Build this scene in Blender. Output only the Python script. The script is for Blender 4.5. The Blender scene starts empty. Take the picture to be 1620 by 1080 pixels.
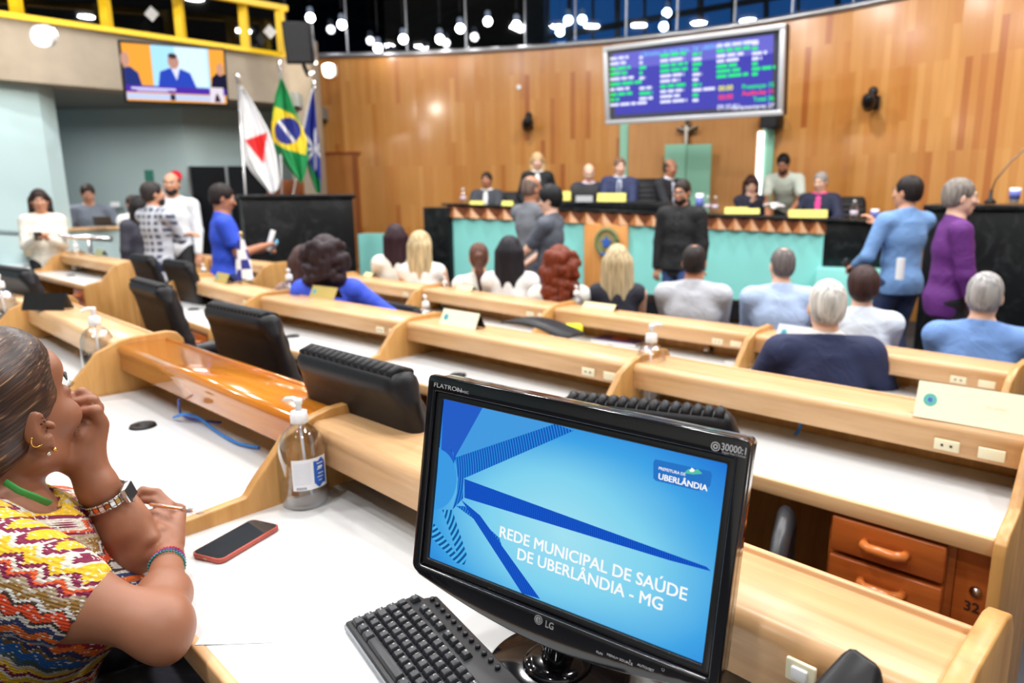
import bpy, math, random
import numpy as np
from mathutils import Vector, Matrix
random.seed(7); np.random.seed(7)
SC = bpy.context.scene
COL = SC.collection
# ------------------------------------------------------------------ camera
CAM_H, F_PX, PITCH, ROLL, CX, CY = 1.44, 1130.0, math.radians(11.8), math.radians(0.3), 870.0, 540.0
_fw = np.array([0, math.cos(PITCH), -math.sin(PITCH)]); _r0 = np.array([1., 0, 0]); _u0 = np.array([0, math.sin(PITCH), math.cos(PITCH)])
_rt = _r0*math.cos(ROLL)-_u0*math.sin(ROLL); _up = _u0*math.cos(ROLL)+_r0*math.sin(ROLL)
_o = np.array([0, 0, CAM_H])
def ray(x, y): return _fw+_rt*(x-CX)/F_PX-_up*(y-CY)/F_PX
def AZ(x, y, z):
    d = ray(x, y); return _o+d*((z-CAM_H)/d[2])
def AY(x, y, Y):
    d = ray(x, y); return _o+d*(Y/d[1])
cd = bpy.data.cameras.new('camera'); cam = bpy.data.objects.new('camera', cd); COL.objects.link(cam)
cam.matrix_world = Matrix(((_rt[0], _up[0], -_fw[0], 0), (_rt[1], _up[1], -_fw[1], 0), (_rt[2], _up[2], -_fw[2], CAM_H), (0, 0, 0, 1)))
cd.sensor_width = 36; cd.lens = F_PX*36/1620; cd.shift_x = -(CX-810)/1620; cd.clip_start = .05; cd.clip_end = 100
cd.dof.use_dof = True; cd.dof.focus_distance = 1.02; cd.dof.aperture_fstop = 3.9
SC.camera = cam
# ------------------------------------------------------------------ world, lights, exposure
W = bpy.data.worlds.new('world'); SC.world = W; W.use_nodes = True
W.node_tree.nodes['Background'].inputs[0].default_value = (.018, .12, .33, 1); W.node_tree.nodes['Background'].inputs[1].default_value = .95
SC.view_settings.view_transform = 'Standard'; SC.view_settings.look = 'None'; SC.view_settings.exposure = .0; SC.view_settings.gamma = 1; SC.view_settings.use_curve_mapping = False
SC.cycles.max_bounces = 6; SC.cycles.diffuse_bounces = 3; SC.cycles.glossy_bounces = 3; SC.cycles.transmission_bounces = 6; SC.cycles.transparent_max_bounces = 12
SC.cycles.use_denoising = True; SC.cycles.sample_clamp_indirect = 4; SC.cycles.caustics_reflective = False; SC.cycles.caustics_refractive = False
def arealight(loc, size, power, col=(1, .97, .93), aim=None, sy=None):
    l = bpy.data.lights.new('ceiling_light', 'AREA'); l.shape = 'RECTANGLE'; l.size = size; l.size_y = sy or size; l.energy = power; l.color = col
    o = bpy.data.objects.new('ceiling_light', l); COL.objects.link(o); o.location = loc
    if aim is not None: o.rotation_euler = (Vector(aim)-Vector(loc)).to_track_quat('-Z', 'Y').to_euler()
    return o
CEIL = 5.4
def lamp(x, y, p, z=CEIL-.12, size=.34, col=(1, .985, .965)):
    l = bpy.data.lights.new('downlight', 'AREA'); l.shape = 'DISK'; l.size = size; l.energy = p; l.color = col
    o = bpy.data.objects.new('ceiling_downlight', l); COL.objects.link(o); o.location = (x, y, z); return o
LAMPS = [(-6.2, 3.2, 95), (-3.6, 1.4, 85), (-1.3, .4, 72), (-.8, 2.6, 78), (1.6, 1.5, 76), (3.6, 2.6, 90), (-6.0, 6.2, 90), (-3.2, 4.4, 95), (-3.4, 7.6, 110), (-.9, 6.0, 110), (-.6, 8.8, 120), (1.7, 4.6, 110), (2.0, 7.9, 130), (4.3, 5.6, 130), (5.4, 3.4, 110), (-1.6, -1.6, 80), (1.6, -1.4, 76)]
for q in LAMPS: lamp(*q)
lamp(-6.6, 9.6, 26, 2.45, .5); lamp(-5.0, 10.0, 18, 2.45, .5)      # unseen lights added under the gallery to brighten the recess wall
# ------------------------------------------------------------------ materials
def nd(nt, t, **kw):
    n = nt.nodes.new(t)
    for k, v in kw.items():
        if k.startswith('_'): setattr(n, k[1:], v)
        else:
            n.inputs[k.replace('_', ' ')].default_value = v
    return n
def base(name):
    m = bpy.data.materials.new(name); m.use_nodes = True; nt = m.node_tree
    return m, nt, nt.nodes['Principled BSDF'], nt.links.new
def c4(c): return (c[0], c[1], c[2], 1)
def hx(r, g, b):
    f = lambda v: (v/255/12.92 if v/255 <= .04045 else ((v/255+.055)/1.055)**2.4)
    return (f(r), f(g), f(b))
_mc = {}
def M(name, col=None, rough=.5, metal=0, spec=.5, var=.06, scale=30, bump=0, coat=0, emit=None, es=1, alpha=None):
    if name in _mc: return _mc[name]
    m, nt, b, L = base(name)
    b.inputs['Roughness'].default_value = rough; b.inputs['Metallic'].default_value = metal; b.inputs['Specular IOR Level'].default_value = spec
    b.inputs['Coat Weight'].default_value = coat; b.inputs['Coat Roughness'].default_value = .1
    tc = nd(nt, 'ShaderNodeTexCoord'); n = nd(nt, 'ShaderNodeTexNoise', Scale=scale, Detail=3.); L(tc.outputs['Object'], n.inputs['Vector'])
    mx = nd(nt, 'ShaderNodeMix', _data_type='RGBA'); mx.inputs['A'].default_value = c4([v*(1-var) for v in col]); mx.inputs['B'].default_value = c4([min(1, v*(1+var)) for v in col])
    L(n.outputs['Fac'], mx.inputs['Factor']); L(mx.outputs['Result'], b.inputs['Base Color'])
    if bump:
        bp = nd(nt, 'ShaderNodeBump', Strength=bump, Distance=.002); L(n.outputs['Fac'], bp.inputs['Height']); L(bp.outputs[0], b.inputs['Normal'])
    if emit: b.inputs['Emission Color'].default_value = c4(emit); b.inputs['Emission Strength'].default_value = es
    _mc[name] = m; return m
def Wood(name, c1, c2, rough=.35, rot=0, sc=(3, 40, 40), coat=0, noise=1.0):
    if name in _mc: return _mc[name]
    m, nt, b, L = base(name); b.inputs['Roughness'].default_value = rough; b.inputs['Coat Weight'].default_value = coat; b.inputs['Coat Roughness'].default_value = .12
    tc = nd(nt, 'ShaderNodeTexCoord'); mp = nd(nt, 'ShaderNodeMapping'); mp.inputs['Rotation'].default_value = (0, 0, rot); L(tc.outputs['Object'], mp.inputs['Vector'])
    mp2 = nd(nt, 'ShaderNodeMapping'); mp2.inputs['Scale'].default_value = sc; L(mp.outputs[0], mp2.inputs['Vector'])
    n = nd(nt, 'ShaderNodeTexNoise', Scale=noise, Detail=6., Roughness=.6, Distortion=.4); L(mp2.outputs[0], n.inputs['Vector'])
    n2 = nd(nt, 'ShaderNodeTexNoise', Scale=2.2, Detail=2.); L(tc.outputs['Object'], n2.inputs['Vector'])
    ad = nd(nt, 'ShaderNodeMath', _operation='MULTIPLY_ADD'); ad.inputs[1].default_value = .7; L(n.outputs['Fac'], ad.inputs[0]); 
    ml = nd(nt, 'ShaderNodeMath', _operation='MULTIPLY'); ml.inputs[1].default_value = .35; L(n2.outputs['Fac'], ml.inputs[0]); L(ml.outputs[0], ad.inputs[2])
    r = nd(nt, 'ShaderNodeValToRGB'); r.color_ramp.elements[0].position = .35; r.color_ramp.elements[1].position = .68
    r.color_ramp.elements[0].color = c4(c2); r.color_ramp.elements[1].color = c4(c1); L(ad.outputs[0], r.inputs[0]); L(r.outputs[0], b.inputs['Base Color'])
    bp = nd(nt, 'ShaderNodeBump', Strength=.08, Distance=.001); L(n.outputs['Fac'], bp.inputs['Height']); L(bp.outputs[0], b.inputs['Normal'])
    _mc[name] = m; return m
def Emit(name, col, s=1.0):
    if name in _mc: return _mc[name]
    m, nt, b, L = base(name); b.inputs['Base Color'].default_value = (0, 0, 0, 1); b.inputs['Roughness'].default_value = .4; b.inputs['Specular IOR Level'].default_value = .15
    b.inputs['Emission Color'].default_value = c4(col); b.inputs['Emission Strength'].default_value = s
    _mc[name] = m; return m
def Glass(name, tint=(1, 1, 1), gl=.12, rough=.03):
    if name in _mc: return _mc[name]
    m, nt, b, L = base(name); nt.nodes.remove(b); out = nt.nodes['Material Output']
    t = nd(nt, 'ShaderNodeBsdfTransparent'); t.inputs[0].default_value = c4(tint); g = nd(nt, 'ShaderNodeBsdfGlossy'); g.inputs['Roughness'].default_value = rough
    lw = nd(nt, 'ShaderNodeLayerWeight', Blend=.35); mr = nd(nt, 'ShaderNodeMath', _operation='MULTIPLY_ADD'); L(lw.outputs['Facing'], mr.inputs[0]); mr.inputs[1].default_value = .95; mr.inputs[2].default_value = gl*.4
    mx = nd(nt, 'ShaderNodeMixShader'); L(mr.outputs[0], mx.inputs[0]); L(t.outputs[0], mx.inputs[1]); L(g.outputs[0], mx.inputs[2]); L(mx.outputs[0], out.inputs[0])
    _mc[name] = m; return m
# ------------------------------------------------------------------ object helpers
def tag(o, label=None, cat=None, group=None, kind=None):
    if label: o['label'] = label
    if cat: o['category'] = cat
    if group: o['group'] = group
    if kind: o['kind'] = kind
    return o
def thing(name, label, cat, loc=(0, 0, 0), rz=0, group=None):
    o = bpy.data.objects.new(name, None); COL.objects.link(o); o.location = loc; o.rotation_euler = (0, 0, rz); o.empty_display_size = .1
    if not label: pass
    return tag(o, label, cat, group)
def mk(name, V, Fc, mat, parent=None, smooth=False, world=False, mi=None, uv=None):
    """one mesh object; world=True: V given in world space, shifted into the parent's frame"""
    V = np.asarray(V, float).reshape(-1, 3)
    if world and parent is not None:
        L = [parent]; p = parent
        while p.parent: p = p.parent; L.append(p)
        for q in L[::-1]:
            Mq = np.array(Matrix.LocRotScale(q.location, q.rotation_euler, q.scale).inverted())
            V = V@Mq[:3, :3].T+Mq[:3, 3]
    me = bpy.data.meshes.new(name)
    Fc = [tuple(int(i) for i in f) for f in Fc] if not isinstance(Fc, np.ndarray) else Fc
    if isinstance(Fc, np.ndarray):
        nf, k = Fc.shape
        me.vertices.add(len(V)); me.vertices.foreach_set('co', V.astype(np.float32).ravel())
        me.loops.add(nf*k); me.loops.foreach_set('vertex_index', Fc.astype(np.int32).ravel())
        me.polygons.add(nf); me.polygons.foreach_set('loop_start', np.arange(0, nf*k, k, dtype=np.int32)); me.polygons.foreach_set('loop_total', np.full(nf, k, dtype=np.int32))
        me.update(calc_edges=True)
    else:
        me.from_pydata([tuple(v) for v in V], [], Fc)
    for m in (mat if isinstance(mat, (list, tuple)) else [mat]): me.materials.append(m)
    if mi is not None: me.polygons.foreach_set('material_index', np.asarray(mi, np.int32))
    if smooth: me.polygons.foreach_set('use_smooth', [True]*len(me.polygons))
    if uv is not None:
        ul = me.uv_layers.new(name='UVMap')
        li = np.empty(len(me.loops), np.int32); me.loops.foreach_get('vertex_index', li)
        ul.data.foreach_set('uv', np.asarray(uv, np.float32)[li].ravel())
    me.validate(); me.update()
    o = bpy.data.objects.new(name, me); COL.objects.link(o)
    if parent is not None: o.parent = parent
    return o
def bevel(o, w=.003, seg=2):
    b = o.modifiers.new('bevel', 'BEVEL'); b.width = w; b.segments = seg; b.limit_method = 'ANGLE'; b.angle_limit = math.radians(35)
    b.harden_normals = False
    o.data.polygons.foreach_set('use_smooth', [True]*len(o.data.polygons)); return o
class G:
    def __init__(s): s.V = []; s.F = []; s.mi = []
    def add(s, V, F, m=0):
        k = len(s.V); s.V += [tuple(v) for v in V]; s.F += [tuple(i+k for i in f) for f in F]; s.mi += [m]*len(F); return s
    def box(s, c, d, R=None, m=0):
        c = np.array(c, float); h = np.array(d, float)/2
        V = np.array([(x, y, z) for x in (-1, 1) for y in (-1, 1) for z in (-1, 1)])*h
        if R is not None: V = V@np.asarray(R, float).T
        return s.add(V+c, [(0, 1, 3, 2), (4, 6, 7, 5), (0, 4, 5, 1), (2, 3, 7, 6), (0, 2, 6, 4), (1, 5, 7, 3)], m)
    def hexa(s, bot, top, m=0):
        """bot, top: four corners each, same winding"""
        V = list(bot)+list(top)
        return s.add(V, [(3, 2, 1, 0), (4, 5, 6, 7), (0, 1, 5, 4), (1, 2, 6, 5), (2, 3, 7, 6), (3, 0, 4, 7)], m)
    def prism(s, poly, off, m=0):
        """polygon (3D points) extruded by vector off"""
        n = len(poly); P = [np.array(p, float) for p in poly]; Q = [p+np.array(off, float) for p in P]
        return s.add(P+Q, [tuple(range(n))[::-1], tuple(range(n, 2*n))]+[(i, (i+1) % n, n+(i+1) % n, n+i) for i in range(n)], m)
    def tube(s, pts, r, seg=10, m=0, cap=True, flat=None):
        P = [np.array(p, float) for p in pts]; n = len(P)
        if not hasattr(r, '__len__'): r = [r]*n
        V = []; up = None
        for i in range(n):
            t = P[min(i+1, n-1)]-P[max(i-1, 0)]; t = t/(np.linalg.norm(t)+1e-9)
            if up is None:
                up = np.array([0, 0, 1.]) if abs(t[2]) < .9 else np.array([1., 0, 0])
            a = np.cross(t, up); a /= np.linalg.norm(a)+1e-9; b = np.cross(a, t); up = b
            fl = flat or (1, 1)
            for k in range(seg):
                th = 2*math.pi*k/seg; V.append(P[i]+(a*math.cos(th)*fl[0]+b*math.sin(th)*fl[1])*r[i])
        F = [(i*seg+k, i*seg+(k+1) % seg, (i+1)*seg+(k+1) % seg, (i+1)*seg+k) for i in range(n-1) for k in range(seg)]
        if cap: F += [tuple(range(seg))[::-1], tuple((n-1)*seg+k for k in range(seg))]
        return s.add(V, F, m)
    def lathe(s, prof, c=(0, 0, 0), seg=24, m=0, R=None, cap=True):
        V = []; n = len(prof)
        for (r, z) in prof:
            for k in range(seg):
                th = 2*math.pi*k/seg; V.append((r*math.cos(th), r*math.sin(th), z))
        V = np.array(V)
        if R is not None: V = V@np.asarray(R, float).T
        F = [(i*seg+k, i*seg+(k+1) % seg, (i+1)*seg+(k+1) % seg, (i+1)*seg+k) for i in range(n-1) for k in range(seg)]
        if cap and prof[0][0] > 1e-6: F.append(tuple(range(seg))[::-1])
        if cap and prof[-1][0] > 1e-6: F.append(tuple((n-1)*seg+k for k in range(seg)))
        return s.add(V+np.array(c, float), F, m)
    def ell(s, c, r, seg=16, ring=10, m=0, R=None):
        V = []; 
        for i in range(ring+1):
            ph = math.pi*i/ring-math.pi/2
            for k in range(seg):
                th = 2*math.pi*k/seg; V.append((r[0]*math.cos(ph)*math.cos(th), r[1]*math.cos(ph)*math.sin(th), r[2]*math.sin(ph)))
        V = np.array(V)
        if R is not None: V = V@np.asarray(R, float).T
        F = [(i*seg+k, i*seg+(k+1) % seg, (i+1)*seg+(k+1) % seg, (i+1)*seg+k) for i in range(ring) for k in range(seg)]
        return s.add(V+np.array(c, float), F, m)
    def mk(s, name, mat, parent=None, smooth=False, world=False, bev=0):
        o = mk(name, s.V, s.F, mat, parent, smooth, world, mi=s.mi)
        if bev: bevel(o, bev)
        return o
def dup(root, loc=None, rz=None, label=None, group=None):
    def cp(o, par):
        c = o.copy(); COL.objects.link(c)
        if par is not None: c.parent = par
        for ch in [x for x in bpy.data.objects if x.parent == o and x is not c]: cp(ch, c)
        return c
    r = cp(root, None)
    if loc is not None: r.location = tuple(float(q) for q in loc)
    if rz is not None: r.rotation_euler = (0, 0, rz)
    if label: r['label'] = label
    if group: r['group'] = group
    return r
def text(name, s, size, o, rv, uv, mat, parent=None, bold=0, depth=.0004, align='LEFT', sx=1, world=True, shear=0):
    cu = bpy.data.curves.new(name, 'FONT'); cu.body = s; cu.size = size; cu.extrude = depth; cu.align_x = align; cu.shear = shear; cu.resolution_u = 3
    ob = bpy.data.objects.new(name, cu); COL.objects.link(ob)
    me = bpy.data.meshes.new_from_object(ob.evaluated_get(bpy.context.evaluated_depsgraph_get()))
    n = len(me.vertices); V = np.empty(n*3, np.float32); me.vertices.foreach_get('co', V); V = V.reshape(-1, 3).astype(float)
    F = [tuple(p.vertices) for p in me.polygons]
    bpy.data.objects.remove(ob); bpy.data.curves.remove(cu); bpy.data.meshes.remove(me)
    rv = np.array(rv, float); uv = np.array(uv, float); nv = np.cross(rv, uv)
    P = np.array(o, float)+V[:, :1]*sx*rv+V[:, 1:2]*uv+V[:, 2:3]*nv
    if bold:                                          # heavier strokes: the same letters again, a hair to the side
        n0 = len(P); Ps = [P]; Fs = list(F); k = 1
        for dx, dy in ((1, 0), (0, .6), (1, .6), (.5, .3)):
            Ps.append(P+rv*dx*bold*size+uv*dy*bold*size+nv*depth*.02*k); Fs += [tuple(i+n0*k for i in f) for f in F]; k += 1
        P = np.concatenate(Ps); F = Fs
    return mk(name, P, F, mat, parent, world=world)
# ------------------------------------------------------------------ signed-distance modelling (smooth organic surfaces)
class SDF:
    def __init__(s, lo, hi, vox):
        s.lo = np.array(lo, float); s.v = vox; s.n = np.ceil((np.array(hi, float)-s.lo)/vox).astype(int)+1
        s.F = np.full(s.n, .08, np.float32)
    def _sub(s, lo, hi):
        a = np.maximum(0, np.floor((lo-s.lo)/s.v).astype(int)); b = np.minimum(s.n, np.ceil((hi-s.lo)/s.v).astype(int)+1)
        if (b <= a).any(): return None, None
        X = [(s.lo[i]+s.v*np.arange(a[i], b[i])).astype(np.float32) for i in range(3)]
        return tuple(slice(a[i], b[i]) for i in range(3)), (X[0][:, None, None], X[1][None, :, None], X[2][None, None, :])
    def _comb(s, sl, d, k, op):
        f = s.F[sl]
        if op == 'add':
            if k > 0:
                h = np.clip(k-np.abs(f-d), 0, None)/k; r = np.minimum(f, d)-h*h*k*.25
            else: r = np.minimum(f, d)
        else:
            if k > 0:
                h = np.clip(k-np.abs(f+d), 0, None)/k; r = np.maximum(f, -d)+h*h*k*.25
            else: r = np.maximum(f, -d)
        s.F[sl] = r
    def cap(s, a, b, ra, rb=None, k=.02, op='add', flat=None):
        rb = ra if rb is None else rb; a = np.array(a, float); b = np.array(b, float); m = max(ra, rb)+k+3*s.v
        sl, X = s._sub(np.minimum(a, b)-m, np.maximum(a, b)+m)
        if sl is None: return s
        ab = b-a; L2 = float(ab@ab)+1e-12
        t = np.clip(((X[0]-a[0])*ab[0]+(X[1]-a[1])*ab[1]+(X[2]-a[2])*ab[2])/L2, 0, 1)
        dx = X[0]-(a[0]+t*ab[0]); dy = X[1]-(a[1]+t*ab[1]); dz = X[2]-(a[2]+t*ab[2])
        q = dx*dx+dy*dy+dz*dz
        if flat is not None:          # flat = (unit vector, factor): squash along this direction
            n, f = np.array(flat[0], float), flat[1]; p = dx*n[0]+dy*n[1]+dz*n[2]; q = q+p*p*(1/f**2-1)
        s._comb(sl, np.sqrt(q)-(ra+(rb-ra)*t), k, op); return s
    def ell(s, c, r, R=None, k=.02, op='add'):
        c = np.array(c, float); r = np.array(r, float); m = float(r.max())+k+3*s.v
        sl, X = s._sub(c-m, c+m)
        if sl is None: return s
        d = [X[i]-c[i] for i in range(3)]
        if R is not None:
            R = np.asarray(R, float); d = [d[0]*R[0, i]+d[1]*R[1, i]+d[2]*R[2, i] for i in range(3)]
        k0 = np.sqrt((d[0]/r[0])**2+(d[1]/r[1])**2+(d[2]/r[2])**2)+1e-6
        k1 = np.sqrt((d[0]/r[0]**2)**2+(d[1]/r[1]**2)**2+(d[2]/r[2]**2)**2)+1e-6
        s._comb(sl, k0*(k0-1)/k1, k, op); return s
    def box(s, c, h, R=None, rnd=.01, k=.02, op='add'):
        c = np.array(c, float); h = np.array(h, float); m = float(np.linalg.norm(h))+k+3*s.v
        sl, X = s._sub(c-m, c+m)
        if sl is None: return s
        d = [X[i]-c[i] for i in range(3)]
        if R is not None:
            R = np.asarray(R, float); d = [d[0]*R[0, i]+d[1]*R[1, i]+d[2]*R[2, i] for i in range(3)]
        q = [np.abs(d[i])-(h[i]-rnd) for i in range(3)]
        o = np.sqrt(np.maximum(q[0], 0)**2+np.maximum(q[1], 0)**2+np.maximum(q[2], 0)**2)+np.minimum(np.maximum(q[0], np.maximum(q[1], q[2])), 0)-rnd
        s._comb(sl, o, k, op); return s
    def cut(s, p, n, k=0):
        """remove the half space on the +n side of p"""
        n = np.array(n, float)/np.linalg.norm(n); X = [s.lo[i]+s.v*np.arange(s.n[i]) for i in range(3)]
        d = -(((X[0]-p[0])*n[0])[:, None, None]+((X[1]-p[1])*n[1])[None, :, None]+((X[2]-p[2])*n[2])[None, None, :])
        s._comb((slice(None),)*3, d.astype(np.float32), k, 'sub'); return s
    def mesh(s):
        F = s.F.copy()
        F[0] = F[-1] = .08; F[:, 0] = F[:, -1] = .08; F[:, :, 0] = F[:, :, -1] = .08
        n = np.array(F.shape)-1
        ins = F < 0
        cnt = np.zeros(n, np.int8)
        for i in (0, 1):
            for j in (0, 1):
                for k in (0, 1): cnt += ins[i:n[0]+i, j:n[1]+j, k:n[2]+k]
        act = (cnt > 0) & (cnt < 8); idx = np.argwhere(act); nv = len(idx)
        vid = np.full(n, -1, np.int64); vid[act] = np.arange(nv)
        acc = np.zeros((nv, 3)); w = np.zeros(nv)
        cor = [(i, j, k) for i in (0, 1) for j in (0, 1) for k in (0, 1)]
        vals = {c: F[idx[:, 0]+c[0], idx[:, 1]+c[1], idx[:, 2]+c[2]] for c in cor}
        for c in cor:
            for ax in range(3):
                if c[ax] == 0:
                    d = list(c); d[ax] = 1; d = tuple(d); a, b = vals[c], vals[d]; m = (a < 0) != (b < 0)
                    t = np.where(m, a/(a-b+1e-12*(a == b)), 0)
                    p = np.array(c, float)[None, :]+np.zeros((nv, 3)); p[:, ax] += t
                    acc += p*m[:, None]; w += m
        V = s.lo+s.v*(idx+acc/w[:, None])
        Q = []
        for ax in range(3):
            u, v = (ax+1) % 3, (ax+2) % 3
            sa = [slice(None)]*3; sb = [slice(None)]*3; sa[ax] = slice(0, -1); sb[ax] = slice(1, None)
            A, B = ins[tuple(sa)], ins[tuple(sb)]
            e = np.argwhere(A != B); e = e[(e[:, u] > 0) & (e[:, v] > 0) & (e[:, u] < n[u]) & (e[:, v] < n[v])]
            if not len(e): continue
            fl = A[e[:, 0], e[:, 1], e[:, 2]]
            def g(du, dv):
                q = e.copy(); q[:, u] += du; q[:, v] += dv; return vid[q[:, 0], q[:, 1], q[:, 2]]
            q = np.stack([g(-1, -1), g(0, -1), g(0, 0), g(-1, 0)], 1)
            q[~fl] = q[~fl][:, ::-1]; Q.append(q)
        return V, np.concatenate(Q)
    def mk(s, name, mat, parent=None, world=False, smooth_iter=0, mi=None):
        V, Q = s.mesh()
        o = mk(name, V, Q, mat, parent, True, world, mi=mi(V, Q) if mi else None)
        return o
def Rz(a): c, s = math.cos(a), math.sin(a); return np.array([[c, -s, 0], [s, c, 0], [0, 0, 1.]])
def Rx(a): c, s = math.cos(a), math.sin(a); return np.array([[1., 0, 0], [0, c, -s], [0, s, c]])
def Ry(a): c, s = math.cos(a), math.sin(a); return np.array([[c, 0, s], [0, 1., 0], [-s, 0, c]])
def unit(v): v = np.array(v, float); return v/(np.linalg.norm(v)+1e-12)
# ------------------------------------------------------------------ colours
WOODL = Wood('desk_wood', hx(228, 186, 138), hx(200, 154, 106), .33, 0, (2.2, 45, 45))
WOODP = Wood('desk_panel_wood', hx(214, 165, 100), hx(180, 128, 68), .38, 0, (22, 22, 2.0))
WOODV = Wood('varnished_wood', hx(216, 138, 48), hx(186, 104, 26), .12, 0, (2.2, 30, 30), coat=.8)
WOODD = Wood('drawer_wood', hx(186, 98, 40), hx(150, 70, 24), .3, 0, (2.5, 30, 30), coat=.2)
WHITE = M('white_laminate', (.76, .775, .785), .28, var=.01)
BLACK = M('black_plastic', (.010, .010, .012), .38, var=.2, spec=.3)
LEATH = M('black_leather', (.010, .010, .013), .45, spec=.28, var=.3, scale=60, bump=.15)
MINT = M('mint_paint', hx(184, 210, 214), .6, var=.02, scale=4)
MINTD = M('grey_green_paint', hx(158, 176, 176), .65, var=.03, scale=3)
TEAL = M('teal_laminate', hx(142, 220, 213), .3, var=.03, scale=5)
CONC = M('concrete', hx(150, 138, 122), .85, var=.16, scale=6, bump=.2)
YEL = M('yellow_paint', hx(240, 196, 20), .4, var=.04)
CREAM = M('cream_plastic', hx(236, 228, 196), .4, var=.02)
CLEAR = Glass('clear_plastic', (.985, .99, 1), .12, .05)
LIQ = Glass('clear_gel', (.92, .94, .97), .08, .05)
WPL = M('white_plastic', (.85, .86, .87), .35, var=.02)
CHROME = M('chrome', (.8, .8, .82), .15, metal=1, var=.02)
BLUEC = M('blue_cable', hx(40, 130, 215), .4)
def marble():
    m, nt, b, L = base('black_marble'); b.inputs['Roughness'].default_value = .3; b.inputs['Specular IOR Level'].default_value = .22
    tc = nd(nt, 'ShaderNodeTexCoord'); n = nd(nt, 'ShaderNodeTexNoise', Scale=3.5, Detail=9., Roughness=.75, Distortion=1.5); L(tc.outputs['Object'], n.inputs[0])
    r = nd(nt, 'ShaderNodeValToRGB'); e = r.color_ramp.elements; e[0].position = .5; e[0].color = (.006, .007, .008, 1); e[1].position = .8; e[1].color = (.045, .05, .05, 1)
    L(n.outputs['Fac'], r.inputs[0]); L(r.outputs[0], b.inputs['Base Color']); return m
MARB = marble()
def plankwall():
    m, nt, b, L = base('wall_planks'); b.inputs['Roughness'].default_value = .24; b.inputs['Coat Weight'].default_value = .4; b.inputs['Coat Roughness'].default_value = .14
    tc = nd(nt, 'ShaderNodeTexCoord'); mp = nd(nt, 'ShaderNodeMapping'); mp.inputs['Rotation'].default_value = (0, 0, math.pi/2); L(tc.outputs['UV'], mp.inputs[0])
    br = nd(nt, 'ShaderNodeTexBrick', Scale=1.0, Mortar_Size=.0012, Mortar_Smooth=.3, Bias=0., Brick_Width=1.05, Row_Height=.088)
    br.offset = .37; br.offset_frequency = 3; br.inputs['Color1'].default_value = (0, 0, 0, 1); br.inputs['Color2'].default_value = (1, 1, 1, 1); br.inputs['Mortar'].default_value = (.2, .2, .2, 1)
    L(mp.outputs[0], br.inputs['Vector'])
    r = nd(nt, 'ShaderNodeValToRGB'); e = r.color_ramp.elements; e[0].position = 0; e[0].color = c4(hx(176, 102, 48)); e[1].position = 1; e[1].color = c4(hx(216, 156, 88))
    x = e.new(.08); x.color = c4(hx(198, 130, 64)); x = e.new(.5); x.color = c4(hx(208, 146, 78)); x = e.new(.75); x.color = c4(hx(202, 138, 70))
    L(br.outputs['Color'], r.inputs[0])
    mp2 = nd(nt, 'ShaderNodeMapping'); mp2.inputs['Scale'].default_value = (60, 2.2, 1); L(tc.outputs['UV'], mp2.inputs[0])
    n = nd(nt, 'ShaderNodeTexNoise', Scale=1., Detail=5., Distortion=.3); L(mp2.outputs[0], n.inputs[0])
    mx = nd(nt, 'ShaderNodeMix', _data_type='RGBA', _blend_type='MULTIPLY'); mx.inputs['Factor'].default_value = .45; L(r.outputs[0], mx.inputs['A'])
    g = nd(nt, 'ShaderNodeValToRGB'); g.color_ramp.elements[0].color = (.55, .5, .45, 1); g.color_ramp.elements[1].color = (1.15, 1.15, 1.15, 1); L(n.outputs['Fac'], g.inputs[0]); L(g.outputs[0], mx.inputs['B'])
    L(mx.outputs['Result'], b.inputs['Base Color'])
    n3 = nd(nt, 'ShaderNodeTexNoise', Scale=1.1, Detail=2.); L(tc.outputs['UV'], n3.inputs[0])
    ad = nd(nt, 'ShaderNodeMath', _operation='MULTIPLY_ADD'); ad.inputs[1].default_value = .25; L(br.outputs['Color'], ad.inputs[0]); L(n3.outputs['Fac'], ad.inputs[2])
    bp = nd(nt, 'ShaderNodeBump', Strength=.35, Distance=.012); L(ad.outputs[0], bp.inputs['Height']); L(bp.outputs[0], b.inputs['Normal'])
    return m
PLANK = plankwall()
# ------------------------------------------------------------------ floor, ceiling, walls
FZ = -.20                                            # floor in front of the podium
floor_m = M('floor_carpet', (.035, .037, .045), .8, var=.25, scale=120)
g = G(); g.box((0, 4, FZ-.05), (24, 24, .1)); tag(g.mk('floor', floor_m), kind='structure')
Lr = {}                                              # desk rows: far-edge points of the dividers, shelf height
ROWS = {'a': dict(z=0.0, pts=[(-95, 402), (22, 445), (104, 474), (265, 533), (587, 640), (1570, 1000)]),
        'b': dict(z=-.1, pts=[(329, 436), (458, 463), (690, 500), (1045, 560), (1656, 664)]),
        'c': dict(z=-.2, pts=[(560, 434), (697, 452), (905, 481), (1216, 520), (1622, 577)]),
        'd': dict(z=-.1, pts=[(-75, 368), (33, 385), (66, 391), (128, 400), (228, 415)]),
        'e': dict(z=-.2, pts=[(196, 386), (235, 391), (290, 398), (355, 406), (452, 417)])}
for k, r in ROWS.items(): r['P'] = [AZ(x, y, .93+r['z']) for (x, y) in r['pts']]
def steps(rowkeys, z, w0, w1, nm, ext=.5):
    P = sum([ROWS[k]['P'] for k in rowkeys], []); P.sort(key=lambda p: p[0])
    a, b = P[0], P[-1]; e = unit([b[0]-a[0], b[1]-a[1], 0]); n = np.array([-e[1], e[0], 0]); n = n if n[1] > 0 else -n
    a = a-e*ext*3; b = b+e*ext
    q = [a-n*w0, b-n*w0, b+n*w1, a+n*w1]
    g = G(); g.hexa([(p[0], p[1], FZ) for p in q], [(p[0], p[1], z) for p in q]); tag(g.mk(nm, floor_m), kind='structure')
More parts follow.
